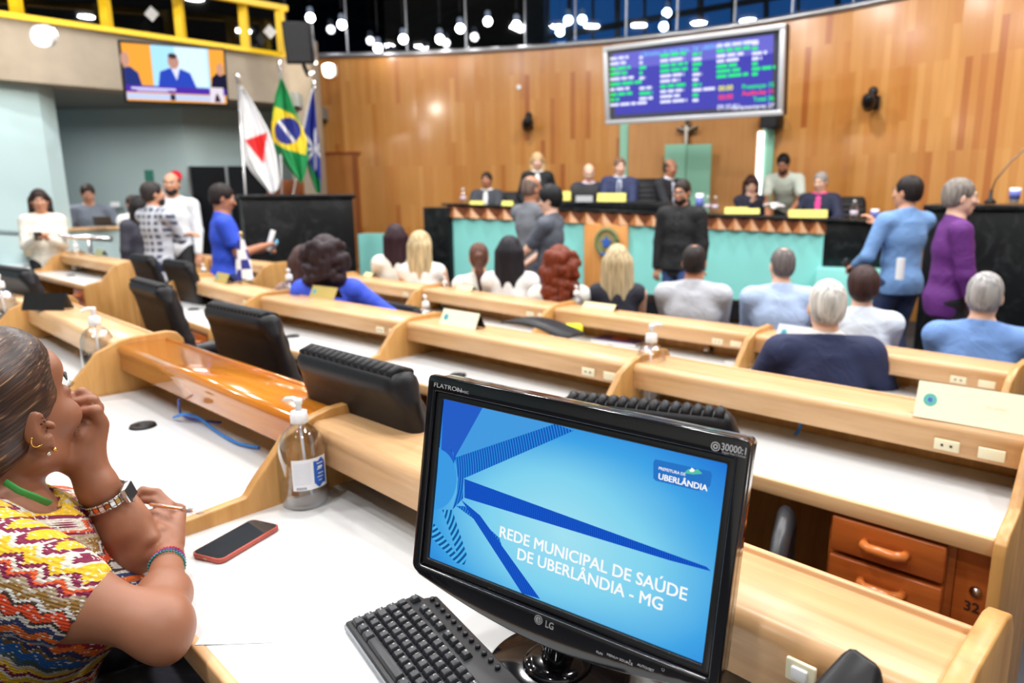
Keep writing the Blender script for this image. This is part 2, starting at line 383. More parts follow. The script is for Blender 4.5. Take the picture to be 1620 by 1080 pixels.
steps(['a'], 0.0, 3.2, .10, 'floor_upper_step', 1.2); steps(['d', 'b'], -.1, 1.4, .12, 'floor_middle_step')
g = G(); g.box((0, 4, CEIL+.05), (24, 24, .1)); tag(g.mk('ceiling', M('dark_ceiling', (.02, .022, .026), .7)), kind='structure')
WBACK = M('back_wall_paint', hx(215, 215, 208), .7)
g = G(); g.box((0, -4.1, 2.5), (24, .2, 5.8)); tag(g.mk('wall_back', WBACK), kind='structure')
g = G(); g.box((9.2, 1, 2.5), (.2, 12, 5.8)); tag(g.mk('wall_right', WBACK), kind='structure')
g = G(); g.box((-10.2, 1.5, 2.5), (.2, 13, 5.8)); tag(g.mk('wall_far_left', MINT), kind='structure')
# curved planked wall: (pixel x, pixel y of the top edge, distance)
WTOP = 3.72
ctl = []
for (px, py) in ((497, 92), (570, 91), (640, 89.5), (750, 84), (850, 80), (957, 73), (1100, 58), (1245, 36), (1345, 18), (1440, -3)):
    p = AZ(px, py, WTOP); ctl.append(p[:2])
ctl += [(6.0, 7.6), (6.75, 6.0), (7.2, 4.2), (7.3, 2.0)]
ctl = np.array(ctl)
for it in range(3):                                  # smooth the curve lightly
    s = ctl.copy(); s[1:-1] = .25*ctl[:-2]+.5*ctl[1:-1]+.25*ctl[2:]; ctl = s
V = []; F = []; UV = []; arc = 0; wallpts = []
for i in range(len(ctl)-1):
    for t in np.linspace(0, 1, 7)[:(None if i == len(ctl)-2 else -1)]: wallpts.append(ctl[i]*(1-t)+ctl[i+1]*t)
wallpts = np.array(wallpts); NW = len(wallpts)
for i, p in enumerate(wallpts):
    if i: arc += np.linalg.norm(p-wallpts[i-1])
    t = unit(np.append(wallpts[min(i+1, NW-1)]-wallpts[max(i-1, 0)], 0)); n = np.array([-t[1], t[0], 0])
    for z in (FZ, WTOP):
        V.append((p[0], p[1], z)); UV.append((arc, z-FZ))
    for z in (WTOP, FZ):
        V.append((p[0]+n[0]*.15, p[1]+n[1]*.15, z)); UV.append((arc, z))
for i in range(NW-1):
    a = i*4; F += [(a+k, a+4+k, a+4+(k+1) % 4, a+(k+1) % 4) for k in range(4)]
F += [(0, 1, 2, 3), tuple((NW-1)*4+k for k in (3, 2, 1, 0))]
tag(mk('wall_front', V, F, PLANK, uv=UV), kind='structure')
def wallat(x):                                       # wall surface y and tangent angle at a given x
    i = int(np.clip(np.searchsorted(wallpts[:, 0], x), 1, NW-1)); a, b = wallpts[i-1], wallpts[i]; t = (x-a[0])/(b[0]-a[0]+1e-9)
    return a[1]+(b[1]-a[1])*t, math.atan2(b[1]-a[1], b[0]-a[0])
def onwall(px, py, off=0):
    """point on the planked wall behind a pixel"""
    lo, hi = 3., 14.
    for _ in range(40):
        m = (lo+hi)/2; p = AY(px, py, m)
        if p[1] < wallat(p[0])[0]: lo = m
        else: hi = m
    p = AY(px, py, lo); a = wallat(p[0])[1]; n = np.array([math.sin(a), -math.cos(a), 0])
    return p+n*off, a, n
g = G(); pr = [(wallpts[i][0], wallpts[i][1]-.02, WTOP+.03) for i in range(0, NW)]
g.tube(pr, .045, 8); tag(g.mk('trim_1', M('rail_metal', (.5, .5, .52), .3, metal=.8), smooth=True), kind='structure')
# dark room behind the glass above the wall
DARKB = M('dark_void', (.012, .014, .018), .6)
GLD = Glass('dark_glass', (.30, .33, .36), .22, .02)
GLB = Glass('tinted_glass', (.62, .74, .85), .16, .02)
mull = []
for px in (455, 551, 645, 738, 831, 910, 990, 1070, 1160, 1250, 1345, 1440): mull.append(onwall(px, 90 if px < 900 else 60, .0)[0][:2])
gx = mull+[np.array((6.0, 7.6)), np.array((6.75, 6.0)), np.array((7.2, 4.2))]
for i in range(len(gx)-1):
    a, b = gx[i], gx[i+1]; d = unit(np.append(b-a, 0)); n = np.array([-d[1], d[0], 0])
    g = G(); g.hexa([(a[0], a[1], WTOP), (b[0], b[1], WTOP), (b[0]+n[0]*.012, b[1]+n[1]*.012, WTOP), (a[0]+n[0]*.012, a[1]+n[1]*.012, WTOP)], [(a[0], a[1], CEIL), (b[0], b[1], CEIL), (b[0]+n[0]*.012, b[1]+n[1]*.012, CEIL), (a[0]+n[0]*.012, a[1]+n[1]*.012, CEIL)])
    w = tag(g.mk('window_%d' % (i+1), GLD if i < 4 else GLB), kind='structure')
    g = G(); g.tube([(a[0], a[1]-.02, WTOP), (a[0], a[1]-.02, CEIL)], .012 if i else .03, 8); g.mk('mullion', M('pale_metal', (.45, .47, .5), .3, metal=.7), w)
# far side of the dark room: opaque wall on the left, gridded clerestory to the dusk sky on the right
bx = lambda px, D: AY(px, 100, D)[0]
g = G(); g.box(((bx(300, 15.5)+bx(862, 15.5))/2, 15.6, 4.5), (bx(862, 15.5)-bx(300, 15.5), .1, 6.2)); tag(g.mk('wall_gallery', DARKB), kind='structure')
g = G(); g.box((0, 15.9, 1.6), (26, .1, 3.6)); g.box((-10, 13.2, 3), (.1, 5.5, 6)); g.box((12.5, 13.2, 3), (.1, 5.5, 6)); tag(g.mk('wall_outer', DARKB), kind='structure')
FR = M('window_frame_paint', (.012, .014, .018), .5)
wf = thing('window_grid', None, None, (bx(1300, 13), 13, 3.6)); wf.name = 'window_20'; tag(wf, kind='structure')
def bar(name, a, b, w, par, m=FR):
    g = G(); g.tube([a, b], w, 6); return g.mk(name, m, par, world=True)
for k, (x0, y0, x1, y1, w) in enumerate(((862, 60, 1640, -78, .055), (862, -40, 1640, -170, .03))): bar('frame_bar', AY(x0, y0, 13.0), AY(x1, y1, 13.0), w, wf)
for (px, w) in ((866, .05), (901, .05), (938, .03), (977, .06), (1020, .03), (1060, .03), (1108, .06), (1159, .035), (1212, .05), (1263, .03), (1325, .05), (1390, .03), (1450, .05)):
    bar('frame_bar', AY(px, -130, 13.05), AY(px, 120, 13.05), w, wf)
for i, (a, b) in enumerate((((460, 10, 14), (700, 60, 15)), ((560, 70, 14), (830, -20, 15)), ((640, 40, 14.5), (850, 70, 14.5)))):
    g = G(); g.tube([AY(*a), AY(*b)], .05, 6); tag(g.mk('trim_%d' % (i+20), M('girder', (.06, .065, .07), .6)), kind='structure')
# glowing lamps added behind the glass to stand for reflections of ceiling lights
REFLE = Emit('reflection_glow', (1, .98, 1), 26); REFLE2 = Emit('reflection_glow_soft', (.5, .6, .8), .35)
lp = None
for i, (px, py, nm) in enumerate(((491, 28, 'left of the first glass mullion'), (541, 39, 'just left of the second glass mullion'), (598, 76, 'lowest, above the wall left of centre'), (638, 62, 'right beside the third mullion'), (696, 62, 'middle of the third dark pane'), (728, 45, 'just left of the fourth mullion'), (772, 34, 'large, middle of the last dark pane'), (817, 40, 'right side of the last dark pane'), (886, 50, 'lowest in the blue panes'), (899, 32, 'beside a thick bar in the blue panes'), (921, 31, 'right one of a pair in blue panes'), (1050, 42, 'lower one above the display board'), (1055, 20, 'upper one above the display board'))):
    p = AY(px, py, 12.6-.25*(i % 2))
    lab = 'small white lamp reflection in the high glass, '+nm
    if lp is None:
        lp = thing('lamp_reflection', lab, 'lamp', p, group='lamp reflections in the high glass')
        g = G(); g.ell((0, 0, 0), (.07, .07, .07), 12, 8); g.mk('reflection_blob', REFLE, lp, True)
        g = G(); g.lathe([(.03, .05), (.05, .08), (.045, .15), (.015, .17)], seg=12); g.mk('lamp_housing', REFLE2, lp, True); g = G(); g.tube([(0, 0, .24), (0, 0, 1.2)], .006, 6); g.mk('cord', FR, lp, True)
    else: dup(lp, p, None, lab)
# ------------------------------------------------------------------ left side: fascia, recess, railing
A = AY(-160, 28, 8.0); 
FD = lambda px: 8.4+(px-0)*(10.5-8.4)/450
def P2(px, py, D=None): return AY(px, py, FD(px) if D is None else D)
g = G(); f0, f1 = P2(-160, 10), P2(455, 90); b0, b1 = P2(-160, 120), P2(455, 165)
zt = .5*(P2(0, 32)[2]+P2(450, 89)[2]); zb = .5*(P2(0, 132)[2]+P2(437, 163)[2])
q0, q1 = np.array(f0), np.array(f1)
g.hexa([(q0[0], q0[1], zb), (q1[0], q1[1], zb), (q1[0]-.2, q1[1]+.35, zb), (q0[0]-.2, q0[1]+.35, zb)], [(q0[0], q0[1], zt), (q1[0], q1[1], zt), (q1[0]-.2, q1[1]+.35, zt), (q0[0]-.2, q0[1]+.35, zt)])
tag(g.mk('wall_fascia', CONC), kind='structure')
g = G(); g.hexa([(q0[0]-.6, q0[1]+.3, zb+.01), (q1[0], q1[1]+.3, zb+.01), (q1[0]-.3, q1[1]+3.2, zb+.01), (q0[0]-3.5, q0[1]+3.2, zb+.01)], [(q0[0]-.6, q0[1]+.3, zb+.2), (q1[0], q1[1]+.3, zb+.2), (q1[0]-.3, q1[1]+3.2, zb+.2), (q0[0]-3.5, q0[1]+3.2, zb+.2)])
tag(g.mk('ceiling_recess', M('recess_ceiling', hx(120, 124, 122), .8)), kind='structure')
g = G(); a = P2(-160, 137); b = AY(97, 390, FD(60)); g.hexa([(a[0], a[1]-.02, FZ), (b[0], b[1]-.02, FZ), (b[0], b[1]+.25, FZ), (a[0], a[1]+.25, FZ)], [(a[0], a[1]-.02, zb+.02), (b[0], b[1]-.02, zb+.02), (b[0], b[1]+.25, zb+.02), (a[0], a[1]+.25, zb+.02)]); tag(g.mk('wall_left', MINT), kind='structure')
c0 = b; c1 = AY(300, 300, 10.9); c2 = AY(455, 300, 11.3)
def wallseg(name, a, b, z0, z1, m, t=.15):
    d = unit([b[0]-a[0], b[1]-a[1], 0]); n = np.array([-d[1], d[0], 0]); n = n if n[1] > 0 else -n
    g = G(); g.hexa([(a[0], a[1], z0), (b[0], b[1], z0), (b[0]+n[0]*t, b[1]+n[1]*t, z0), (a[0]+n[0]*t, a[1]+n[1]*t, z0)], [(a[0], a[1], z1), (b[0], b[1], z1), (b[0]+n[0]*t, b[1]+n[1]*t, z1), (a[0]+n[0]*t, a[1]+n[1]*t, z1)])
    return tag(g.mk(name, m), kind='structure')
wallseg('wall_recess', AY(-40, 300, 11.2), c1, FZ, zb+.05, MINTD); wallseg('wall_recess_right', c1, AY(470, 300, 11.6), FZ, zb+.05, MINTD)
cs0, cs1 = AY(99, 362, 8.75), AY(212, 362, 9.3); zs = AY(150, 360, 8.95)[2]
wallseg('wall_counter', cs0, cs1, FZ, zs-.03, MINT, .12)
g = G(); d = unit(cs1-cs0); g.hexa([tuple(cs0[:2]+[-.0, -.05])+(zs-.03,), tuple(cs1[:2]+[0, -.05])+(zs-.03,), tuple(cs1[:2]+[0, .3])+(zs-.03,), tuple(cs0[:2]+[0, .3])+(zs-.03,)], [tuple(cs0[:2]+[-.0, -.05])+(zs,), tuple(cs1[:2]+[0, -.05])+(zs,), tuple(cs1[:2]+[0, .3])+(zs,), tuple(cs0[:2]+[0, .3])+(zs,)])
tag(g.mk('trim_2', WOODL), kind='structure')
dz = AY(300, 263, 10.8)[2]
d1 = thing('door_1', None, None, AY(350, 380, 10.75)); tag(d1, kind='structure')
DG = M('black_glass', (.006, .007, .009), .1, var=.1, spec=.15)
for (x0, x1) in ((303, 361), (364, 425)):
    a, b = AY(x0, 300, 10.78), AY(x1, 300, 10.95); g = G(); g.hexa([(a[0], a[1], FZ), (b[0], b[1], FZ), (b[0], b[1]+.05, FZ), (a[0], a[1]+.05, FZ)], [(a[0], a[1], dz), (b[0], b[1], dz), (b[0], b[1]+.05, dz), (a[0], a[1]+.05, dz)]); g.mk('door_leaf', DG, d1, world=True)
for px in (301.5, 362.5): a = AY(px, 300, 10.76 if px < 350 else 10.86); g = G(); g.box((a[0], a[1], (FZ+dz)/2), (.03, .08, dz-FZ)); g.mk('door_frame', M('pale_metal2', (.3, .32, .33), .4, metal=.5), d1, world=True)
g = G(); a, b = AY(457, 200, 10.9), AY(498, 200, 11.3); g.hexa([(a[0], a[1], FZ), (b[0], b[1], FZ), (b[0], b[1]+.4, FZ), (a[0], a[1]+.4, FZ)], [(a[0], a[1], WTOP), (b[0], b[1], WTOP), (b[0], b[1]+.4, WTOP), (a[0], a[1]+.4, WTOP)]); tag(g.mk('wall_column', CONC), kind='structure')
# gallery glass behind the railing
g = G(); a, b = P2(-160, 0, 8.6), P2(455, 80, 10.9); g.hexa([(a[0], a[1], zt), (b[0], b[1], zt), (b[0], b[1]+.02, zt), (a[0], a[1]+.02, zt)], [(a[0], a[1], CEIL), (b[0], b[1], CEIL), (b[0], b[1]+.02, CEIL), (a[0], a[1]+.02, CEIL)]); tag(g.mk('window_30', GLD), kind='structure')
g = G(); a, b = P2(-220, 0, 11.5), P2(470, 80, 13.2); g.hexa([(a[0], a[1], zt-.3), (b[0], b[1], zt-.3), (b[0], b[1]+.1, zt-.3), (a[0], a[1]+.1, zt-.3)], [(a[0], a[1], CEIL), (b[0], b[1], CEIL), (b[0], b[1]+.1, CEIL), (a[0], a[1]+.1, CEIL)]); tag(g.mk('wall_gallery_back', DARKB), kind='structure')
rl = thing('balcony_railing', 'yellow painted steel railing along the top of the concrete gallery front', 'railing', P2(200, 60))
def rbar(name, a, b, w=.035, h=.035):
    a = np.array(a); b = np.array(b); d = unit(b-a); up = np.array([0, 0, 1.]) if abs(d[2]) < .9 else np.array([1., 0, 0]); s = unit(np.cross(d, up)); u = np.cross(s, d)
    g = G(); g.hexa([a-s*w-u*h, a+s*w-u*h, a+s*w+u*h, a-s*w+u*h], [b-s*w-u*h, b+s*w-u*h, b+s*w+u*h, b-s*w+u*h]); return g.mk(name, YEL, rl, world=True)
zr = P2(37, 33)[2]; zr2 = P2(448, 86)[2]; ztp = P2(455, 15)[2]
def RP(px, z, py=60): p = P2(px, py, FD(px)-.05); return np.array([p[0], p[1], z])
rbar('lower_rail', RP(-160, zr), RP(450, zr2-.02), .03, .028); rbar('top_rail', RP(-160, ztp), RP(457, ztp), .04, .035)
for px in (-60, 33, 172, 287, 388, 445): rbar('railing_post', RP(px, zt-.02), RP(px, ztp), .048, .048)
for i, (px, py) in enumerate(((240, 22), (427, 50))):
    p = P2(px, py, FD(px)+.1); g = G(); g.box(p, (.13, .01, .13), Ry(math.radians(45))); tag(g.mk('sticker', WPL), 'white diamond sticker on the gallery glass, '+('left one' if i == 0 else 'right one near the railing end'), 'sticker')
# flood lights
for (px, py, D, pw, nm) in ((77, 57, 7.9, 26, 'bright floodlight on the concrete gallery front above the mint wall'), (520, 103, 10.9, 34, 'bright spotlight at the top left corner of the planked wall')):
    p = AY(px, py, D); t = thing('floodlight', nm, 'lamp', p)
    g = G(); g.lathe([(.0, 0), (.085, 0), (.11, .03), (.10, .14), (.03, .18)], seg=16, R=Rx(math.radians(100)) if D < 9 else Rx(math.radians(200))); g.mk('lamp_housing', M('lamp_white', (.8, .8, .8), .4), t, True)
    g = G(); g.ell((0, -.02 if D < 9 else 0, 0 if D < 9 else -.03), (.10, .05, .10) if D < 9 else (.09, .09, .05), 14, 8); g.mk('lens', Emit('flood', (1, .97, .9), 40 if D < 9 else 30), t, True)
    l = bpy.data.lights.new('spot', 'POINT'); l.energy = pw; l.shadow_soft_size = .08; l.color = (1, .93, .8); lo = bpy.data.objects.new('floodlight_glow', l); COL.objects.link(lo); lo.parent = t; lo.location = (0, -.25, -.12)
# hand rail along the left walkway
hr = thing('handrail', 'polished metal handrail in front of the mint wall', 'handrail', AY(80, 375, 7.8))
a, b = AY(-60, 364, 7.6), AY(176, 378, 7.6); zh = .5*(a[2]+b[2])
g = G(); g.tube([a, b], .028, 10); g.mk('rail', CHROME, hr, True, world=True)
for px in (-20, 62, 140): p = AY(px, 372, 7.6); g = G(); g.tube([(p[0], p[1], FZ), (p[0], p[1], p[2]-.02)], .02, 8); g.mk('rail_post', CHROME, hr, True, world=True)
# downlight fittings
for i, (x_, y_, q_) in enumerate(LAMPS):
    g = G(); g.lathe([(.19, 0), (.21, 0), (.21, .1), (.19, .1), (.19, 0)], (x_, y_, CEIL-.12), 20, cap=False); tag(g.mk('downlight_ring', M('lamp_white', (.8, .8, .8), .4)), 'round white ceiling downlight ring', 'lamp', 'ceiling downlights')
# signs on the recess wall
p = AY(279, 279, 10.6); g = G(); g.lathe([(0, 0), (.085, 0), (.085, .02), (0, .02)], p, 20, R=Rx(math.pi/2)); tag(g.mk('wall_sign', M('sign_red', hx(215, 30, 50), .4)), 'round red sign on the grey wall behind the man in the white shirt', 'sign')
p = AY(236, 278, 10.5); g = G(); g.box(p, (.12, .02, .16)); tag(g.mk('exit_sign', M('sign_green', hx(30, 95, 80), .4)), 'small dark green sign on the grey wall above the man in the checked shirt', 'sign')
p = AY(182, 323, 10.9); g = G(); g.box(p, (.13, .015, .07)); tag(g.mk('wall_notice', WPL), 'small white notice on the grey wall above the counter', 'notice')
# loudspeaker at the gallery end
p = AY(474, 68, 10.1); t = thing('loudspeaker', 'big black loudspeaker hanging at the right end of the yellow railing', 'loudspeaker', p)
g = G(); g.box((0, 0, 0), (.36, .34, .52), Rx(math.radians(10))@Rz(.2)); g.mk('cabinet', BLACK, t, bev=.02)
g = G(); g.box((.03, -.175, -.03), (.30, .01, .46), Rx(math.radians(10))@Rz(.2)); g.mk('grille', M('grille', (.02, .02, .022), .7, scale=400, bump=.5), t)
g = G(); g.tube([(0, .1, -.26), (0, .25, -.36), (0, .45, -.3)], .03, 8); g.mk('bracket', BLACK, t, True)
# ------------------------------------------------------------------ display board
def quadframe(tl, tr, br, bl):
    tl, tr, br, bl = map(np.array, (tl, tr, br, bl)); r = unit((tr-tl)+(br-bl)); u = (tl-bl)+(tr-br); u = unit(u-r*(u@r)); c = (tl+tr+br+bl)/4
    w = .5*(np.linalg.norm(tr-tl)+np.linalg.norm(br-bl)); h = .5*(np.linalg.norm(tl-bl)+np.linalg.norm(tr-br)); return c, r, u, np.cross(r, u), w, h
def panel(g, c, r, u, n, x, y, w, h, off, t, m=0):
    R = np.stack([r, u, n], 1); g.box(c+r*x+u*y+n*(off+t/2), (w, h, t), R, m)
def onplane(c, r, u, n, px, py):
    d = ray(px, py); t = ((c-_o)@n)/(d@n); q = _o+d*t-c; return q@r, q@u
Dl, Dr = 10.2, 8.75
c, r, u, n, w, h = quadframe(AY(957, 75, Dl-.12), AY(1246, 36, Dr-.12), AY(1236, 183, Dr), AY(957, 197, Dl)); n = unit(np.cross(r, u))
bd = thing('display_board', 'large blue electronic voting board on the planked wall, listing names in green and white', 'display board', c)
g = G(); panel(g, c, r, u, n, 0, 0, w, h, -.14, .12); g.mk('cabinet', BLACK, bd, world=True)
fm = M('board_frame', (.55, .56, .58), .35, metal=.3); g = G(); t_ = .06
panel(g, c, r, u, n, 0, h/2-t_/2, w, t_, -.03, .06); panel(g, c, r, u, n, 0, -h/2+t_/2, w, t_, -.03, .06); panel(g, c, r, u, n, -w/2+t_/2, 0, t_, h-2*t_, -.03, .06); panel(g, c, r, u, n, w/2-t_/2, 0, t_, h-2*t_, -.03, .06); g.mk('frame', fm, bd, world=True, bev=.008)
BSC = Emit('board_blue', hx(72, 68, 182), 1.05); BSC.node_tree.nodes['Principled BSDF'].inputs['Roughness'].default_value = .12; BSC.node_tree.nodes['Principled BSDF'].inputs['Specular IOR Level'].default_value = .5
g = G(); panel(g, c, r, u, n, 0, 0, w-2*t_, h-2*t_, -.02, .01); scr = g.mk('screen', M('board_bezel', (.05, .05, .07), .25), bd, world=True)
g = G(); panel(g, c, r, u, n, 0, -.01, w-2*t_-.16, h-2*t_-.14, -.0098, .0006); g.mk('screen_picture', BSC, scr, world=True)
g = G(); ww = w-2*t_-.16; panel(g, c, r, u, n, 0, h*.30, ww, h*.20, -.0090, .002); g.mk('screen_band', Emit('board_violet', hx(112, 110, 214), 1.05), scr, world=True)
EG = Emit('txt_green', hx(40, 235, 120), 1.2); EW = Emit('txt_white', hx(225, 228, 255), 1.2); EY2 = Emit('txt_yellow', hx(240, 240, 60), 1.3); ER = Emit('txt_red', hx(255, 70, 90), 1.3)
nn = n*.006
def btxt(s, px, py, size, m, al='LEFT', b=.02, nm='board_text'):
    x, y = onplane(c, r, u, n, px, py); text(nm, s, size, c+r*x+u*y-n*.006, r, u, m, scr, b, .0006, al)
btxt('CÂMARA MUNICIPAL DE UBERLÂNDIA - MG', 1095, 81, .075, Emit('txt_blue', hx(120, 190, 255), 1.2), 'CENTER')
def wbar(px, py, L, m):
    x, y = onplane(c, r, u, n, px, py); g = G(); rest = L; xx = x
    while rest > 0:
        q = min(rest, random.uniform(.09, .2)); panel(g, c, r, u, n, xx+q/2, y, q-.022, .036, -.006, .0012); xx += q; rest -= q
    g.mk('board_name_line', m, scr, world=True)
rnd = random.Random(3)
for k in range(10):
    yy = 92+k*8.1
    wbar(964, yy+1.5, [.3, .26, .33, .28, .38, .50, .32, .36, .16, .58][k], EG if k in (2, 3, 5, 7, 8) else EW)
    if k not in (5, 9): wbar(1010, yy-.5, rnd.choice((.07, .12, .22)), EG if k in (2, 3, 7) else EW)
    wbar(1043, yy-3.5, rnd.choice((.3, .36, .4)), EG if k in (0, 2, 3, 6) else EW)
    wbar(1094, yy-6, rnd.choice((.1, .3, .14)), EG if k in (0, 2, 3, 6, 8) else EW)
    if k < 7: wbar(1132, yy-19, (.52, .44, .36, .30, .28, .32, .42)[k], EG if k in (1, 4, 5, 6) else EW); wbar(1188, yy-23, (.1, .09, .2, .14, .09, .3, .09)[k], EG if k in (1, 4, 5, 6) else EW)
btxt('00:00', 1136, 144, .085, EY2); btxt('00:00', 1136, 158, .085, ER); btxt('09:35:21', 1134, 174, .085, EW)
for s, py, m in (('Presenças 15', 137, EG), ('Ausências 11', 147.5, ER), ('Total 26', 158.5, EG), ('Parlamentares 27', 170, EW)): btxt(s, 1224, py, .074, m, 'RIGHT', .04)
# ------------------------------------------------------------------ things on the planked wall
def cambox(px, py, s, lab):
    p, a, nn_ = onwall(px, py, .03); t = thing('security_camera', lab, 'camera', p, a)
    g = G(); g.box((0, -.02, -.02*s), (.10*s, .04, .16*s)); g.mk('wall_bracket', BLACK, t, bev=.005)
    g = G(); g.tube([(0, -.04, 0), (0, -.14*s, -.03*s)], .03*s, 8); g.mk('arm', BLACK, t, True)
    g = G(); g.lathe([(.0, -.13*s), (.07*s, -.12*s), (.085*s, 0), (.075*s, .10*s), (.03*s, .15*s), (0, .155*s)], (0, -.2*s, -.03*s), 16, R=Rx(math.radians(65))@Ry(.4)); g.mk('camera_head', BLACK, t, True)
    g = G(); g.ell((0, -.10*s, .10*s), (.06*s, .06*s, .07*s)); g.mk('dome', BLACK, t, True)
cambox(840, 195, 1.0, 'small black camera on the planked wall above the seated panel, left of the board')
cambox(1388, 160, 1.0, 'small black camera on the shiny planked wall right of the board')
p, a, nn_ = onwall(821, 138, .01); g = G(); g.lathe([(0, 0), (.04, 0), (.04, .02), (0, .02)], p, 12, R=Rx(math.pi/2)); tag(g.mk('wall_button', WPL), 'tiny white button on the planked wall left of the board', 'button')
p, a, nn_ = onwall(1228, 193, .14); t = thing('loudspeaker', 'black box loudspeaker under the right corner of the board', 'loudspeaker', p, a); g = G(); g.box((0, 0, 0), (.27, .2, .2)); g.mk('cabinet', BLACK, t, bev=.015); g = G(); g.box((0, -.105, 0), (.23, .01, .16)); g.mk('grille', M('grille'), t)
def wallpanel(name, x0, x1, y0, y1, off, m, kind='structure', fr=None, world=True):
    """flat panel fixed on the curved wall between pixel bounds"""
    a = onwall(x0, (y0+y1)/2, off)[0]; b = onwall(x1, (y0+y1)/2, off)[0]; zt_ = AY((x0+x1)/2, y0, (a[1]+b[1])/2)[2]; zb_ = AY((x0+x1)/2, y1, (a[1]+b[1])/2)[2]
    d = unit([b[0]-a[0], b[1]-a[1], 0]); nb = np.array([-d[1], d[0], 0])*.04
    g = G(); g.hexa([(a[0], a[1], zb_), (b[0], b[1], zb_), (b[0]+nb[0], b[1]+nb[1], zb_), (a[0]+nb[0], a[1]+nb[1], zb_)], [(a[0], a[1], zt_), (b[0], b[1], zt_), (b[0]+nb[0], b[1]+nb[1], zt_), (a[0]+nb[0], a[1]+nb[1], zt_)])
    return g.mk(name, m), a, b, zt_, zb_
MG = M('pale_green_paint', hx(148, 205, 178), .5, var=.02)
o, a, b, z1, z0 = wallpanel('trim_3', 982, 995, 188, 330, .05, MG); tag(o, kind='structure')
o, a, b, z1, z0 = wallpanel('trim_4', 1208, 1224, 188, 330, .05, MG); tag(o, kind='structure')
o, a, b, z1, z0 = wallpanel('light_strip', 1200, 1209, 208, 318, .09, Emit('strip_light', (.92, 1, .98), 3.2)); tag(o, 'tall vertical white light strip below the right end of the board', 'light')
PL2 = Wood('niche_wood', hx(205, 150, 92), hx(190, 130, 74), .4, 0, (30, 30, 1.5))
o, a, b, z1, z0 = wallpanel('wall_niche', 998, 1199, 189, 345, .12, PL2); tag(o, kind='structure')
dr = thing('door_2', None, None, a); tag(dr, kind='structure')
for x0, x1 in ((1062, 1099), (1100.5, 1137)):
    o, a, b, z1, z0 = wallpanel('door_leaf', x0, x1, 228, 345, .34, MG)
    me = o.data; Mv = np.array(dr.location); 
    for v in me.vertices: v.co = v.co-Vector(Mv)
    o.parent = dr
# side door with a red brown frame on the left of the wall
DF = M('door_frame_wood', hx(150, 84, 44), .35)
dr = thing('door_3', None, None, onwall(555, 330)[0]); tag(dr, kind='structure')
def reparent(o, par):
    Mv = Vector(par.location)
    for v in o.data.vertices: v.co = v.co-Mv
    o.parent = par
for nm, x0, x1, y0, y1, m in (('door_frame', 564, 571, 240, 420, DF), ('door_frame', 505, 571, 240, 244, DF), ('door_leaf', 505, 564, 244, 420, Wood('door_wood', hx(190, 125, 66), hx(172, 106, 52), .4, 0, (30, 30, 1.5)))):
    o, a, b, z1, z0 = wallpanel(nm, x0, x1, y0, y1, .05 if nm == 'door_frame' else .03, m); reparent(o, dr)
# crucifix
p = onwall(1098, 207, .24)[0]; cz = p
t = thing('crucifix', 'wooden crucifix with a pale figure on the wall below the board', 'crucifix', p, onwall(1098, 197)[1])
DKW = M('dark_wood', (.03, .015, .008), .4)
g = G(); g.box((0, 0, -.12), (.06, .03, .56)); g.box((0, 0, .02), (.34, .03, .055)); g.mk('cross', DKW, t, bev=.004)
s = SDF((-.2, -.09, -.36), (.2, .03, .16), .006)
s.ell((0, -.035, .03), (.025, .025, .032), k=.01).cap((0, -.035, .0), (.006, -.04, -.12), .028, .02, k=.015).cap((0, -.04, -.12), (.012, -.05, -.2), .022, .015, k=.01).cap((.012, -.05, -.2), (0, -.03, -.3), .014, .009, k=.01)
for sx in (-1, 1): s.cap((sx*.02, -.035, .0), (sx*.15, -.025, .04), .011, .007, k=.01)
s.mk('figure', M('ivory', (.7, .66, .58), .5), t)
# ------------------------------------------------------------------ television
c, r, u, n, w, h = quadframe(AY(188, 62, 8.25), AY(357, 77, 8.9), AY(362, 167, 9.02), AY(196, 163, 8.37)); n = unit(np.cross(r, u))
tv = thing('television', 'flat screen television showing a man in a blue suit, hung on the concrete gallery front', 'television', c)
g = G(); panel(g, c, r, u, n, 0, 0, w, h, -.06, .06); g.mk('cabinet', BLACK, tv, world=True, bev=.008)
g = G(); g.tube([c-n*.06+u*.1, c-n*.3+u*.25+np.array([0, .25, 0])], .04, 8); g.mk('wall_mount', BLACK, tv, world=True)
w2, h2 = w-.05, h-.05
g = G(); panel(g, c, r, u, n, 0, 0, w2, h2, 0, .003); sc = g.mk('screen', Emit('tv_orange', hx(245, 165, 60), 1.2), tv, world=True)
def tvp(nm, x0, y0, x1, y1, col, off, s=1.2):       # fractions of the screen, origin top left
    g = G(); panel(g, c, r, u, n, (x0+x1)/2*w2-w2/2, h2/2-(y0+y1)/2*h2, (x1-x0)*w2, (y1-y0)*h2, .003, off); return g.mk(nm, Emit('tv%02x%02x%02x' % col, hx(*col), s), sc, world=True)
tvp('picture_sky', .27, 0, .84, .82, (170, 225, 250), .001); tvp('picture_glow', .5, .0, .82, .7, (215, 240, 255), .0014)
def blob(nm, pts, col, off):
    P = [c+r*(x*w2-w2/2)+u*(h2/2-y*h2)+n*.003 for x, y in pts]; g = G(); g.prism(P[::-1], n*off); return g.mk(nm, Emit('tv%02x%02x%02x' % col, hx(*col), 1.2), sc, world=True)
def oval(x, y, rx, ry): return [(x+rx*math.cos(t), y+ry*math.sin(t)) for t in np.linspace(0, 2*math.pi, 18)[:-1]]
blob('picture_suit', [(.31, .75), (.34, .46), (.42, .40), (.48, .37), (.56, .40), (.64, .46), (.70, .75)], (40, 70, 185), .0018); blob('picture_shirt', [(.45, .38), (.54, .38), (.50, .60)], (220, 225, 245), .0022)
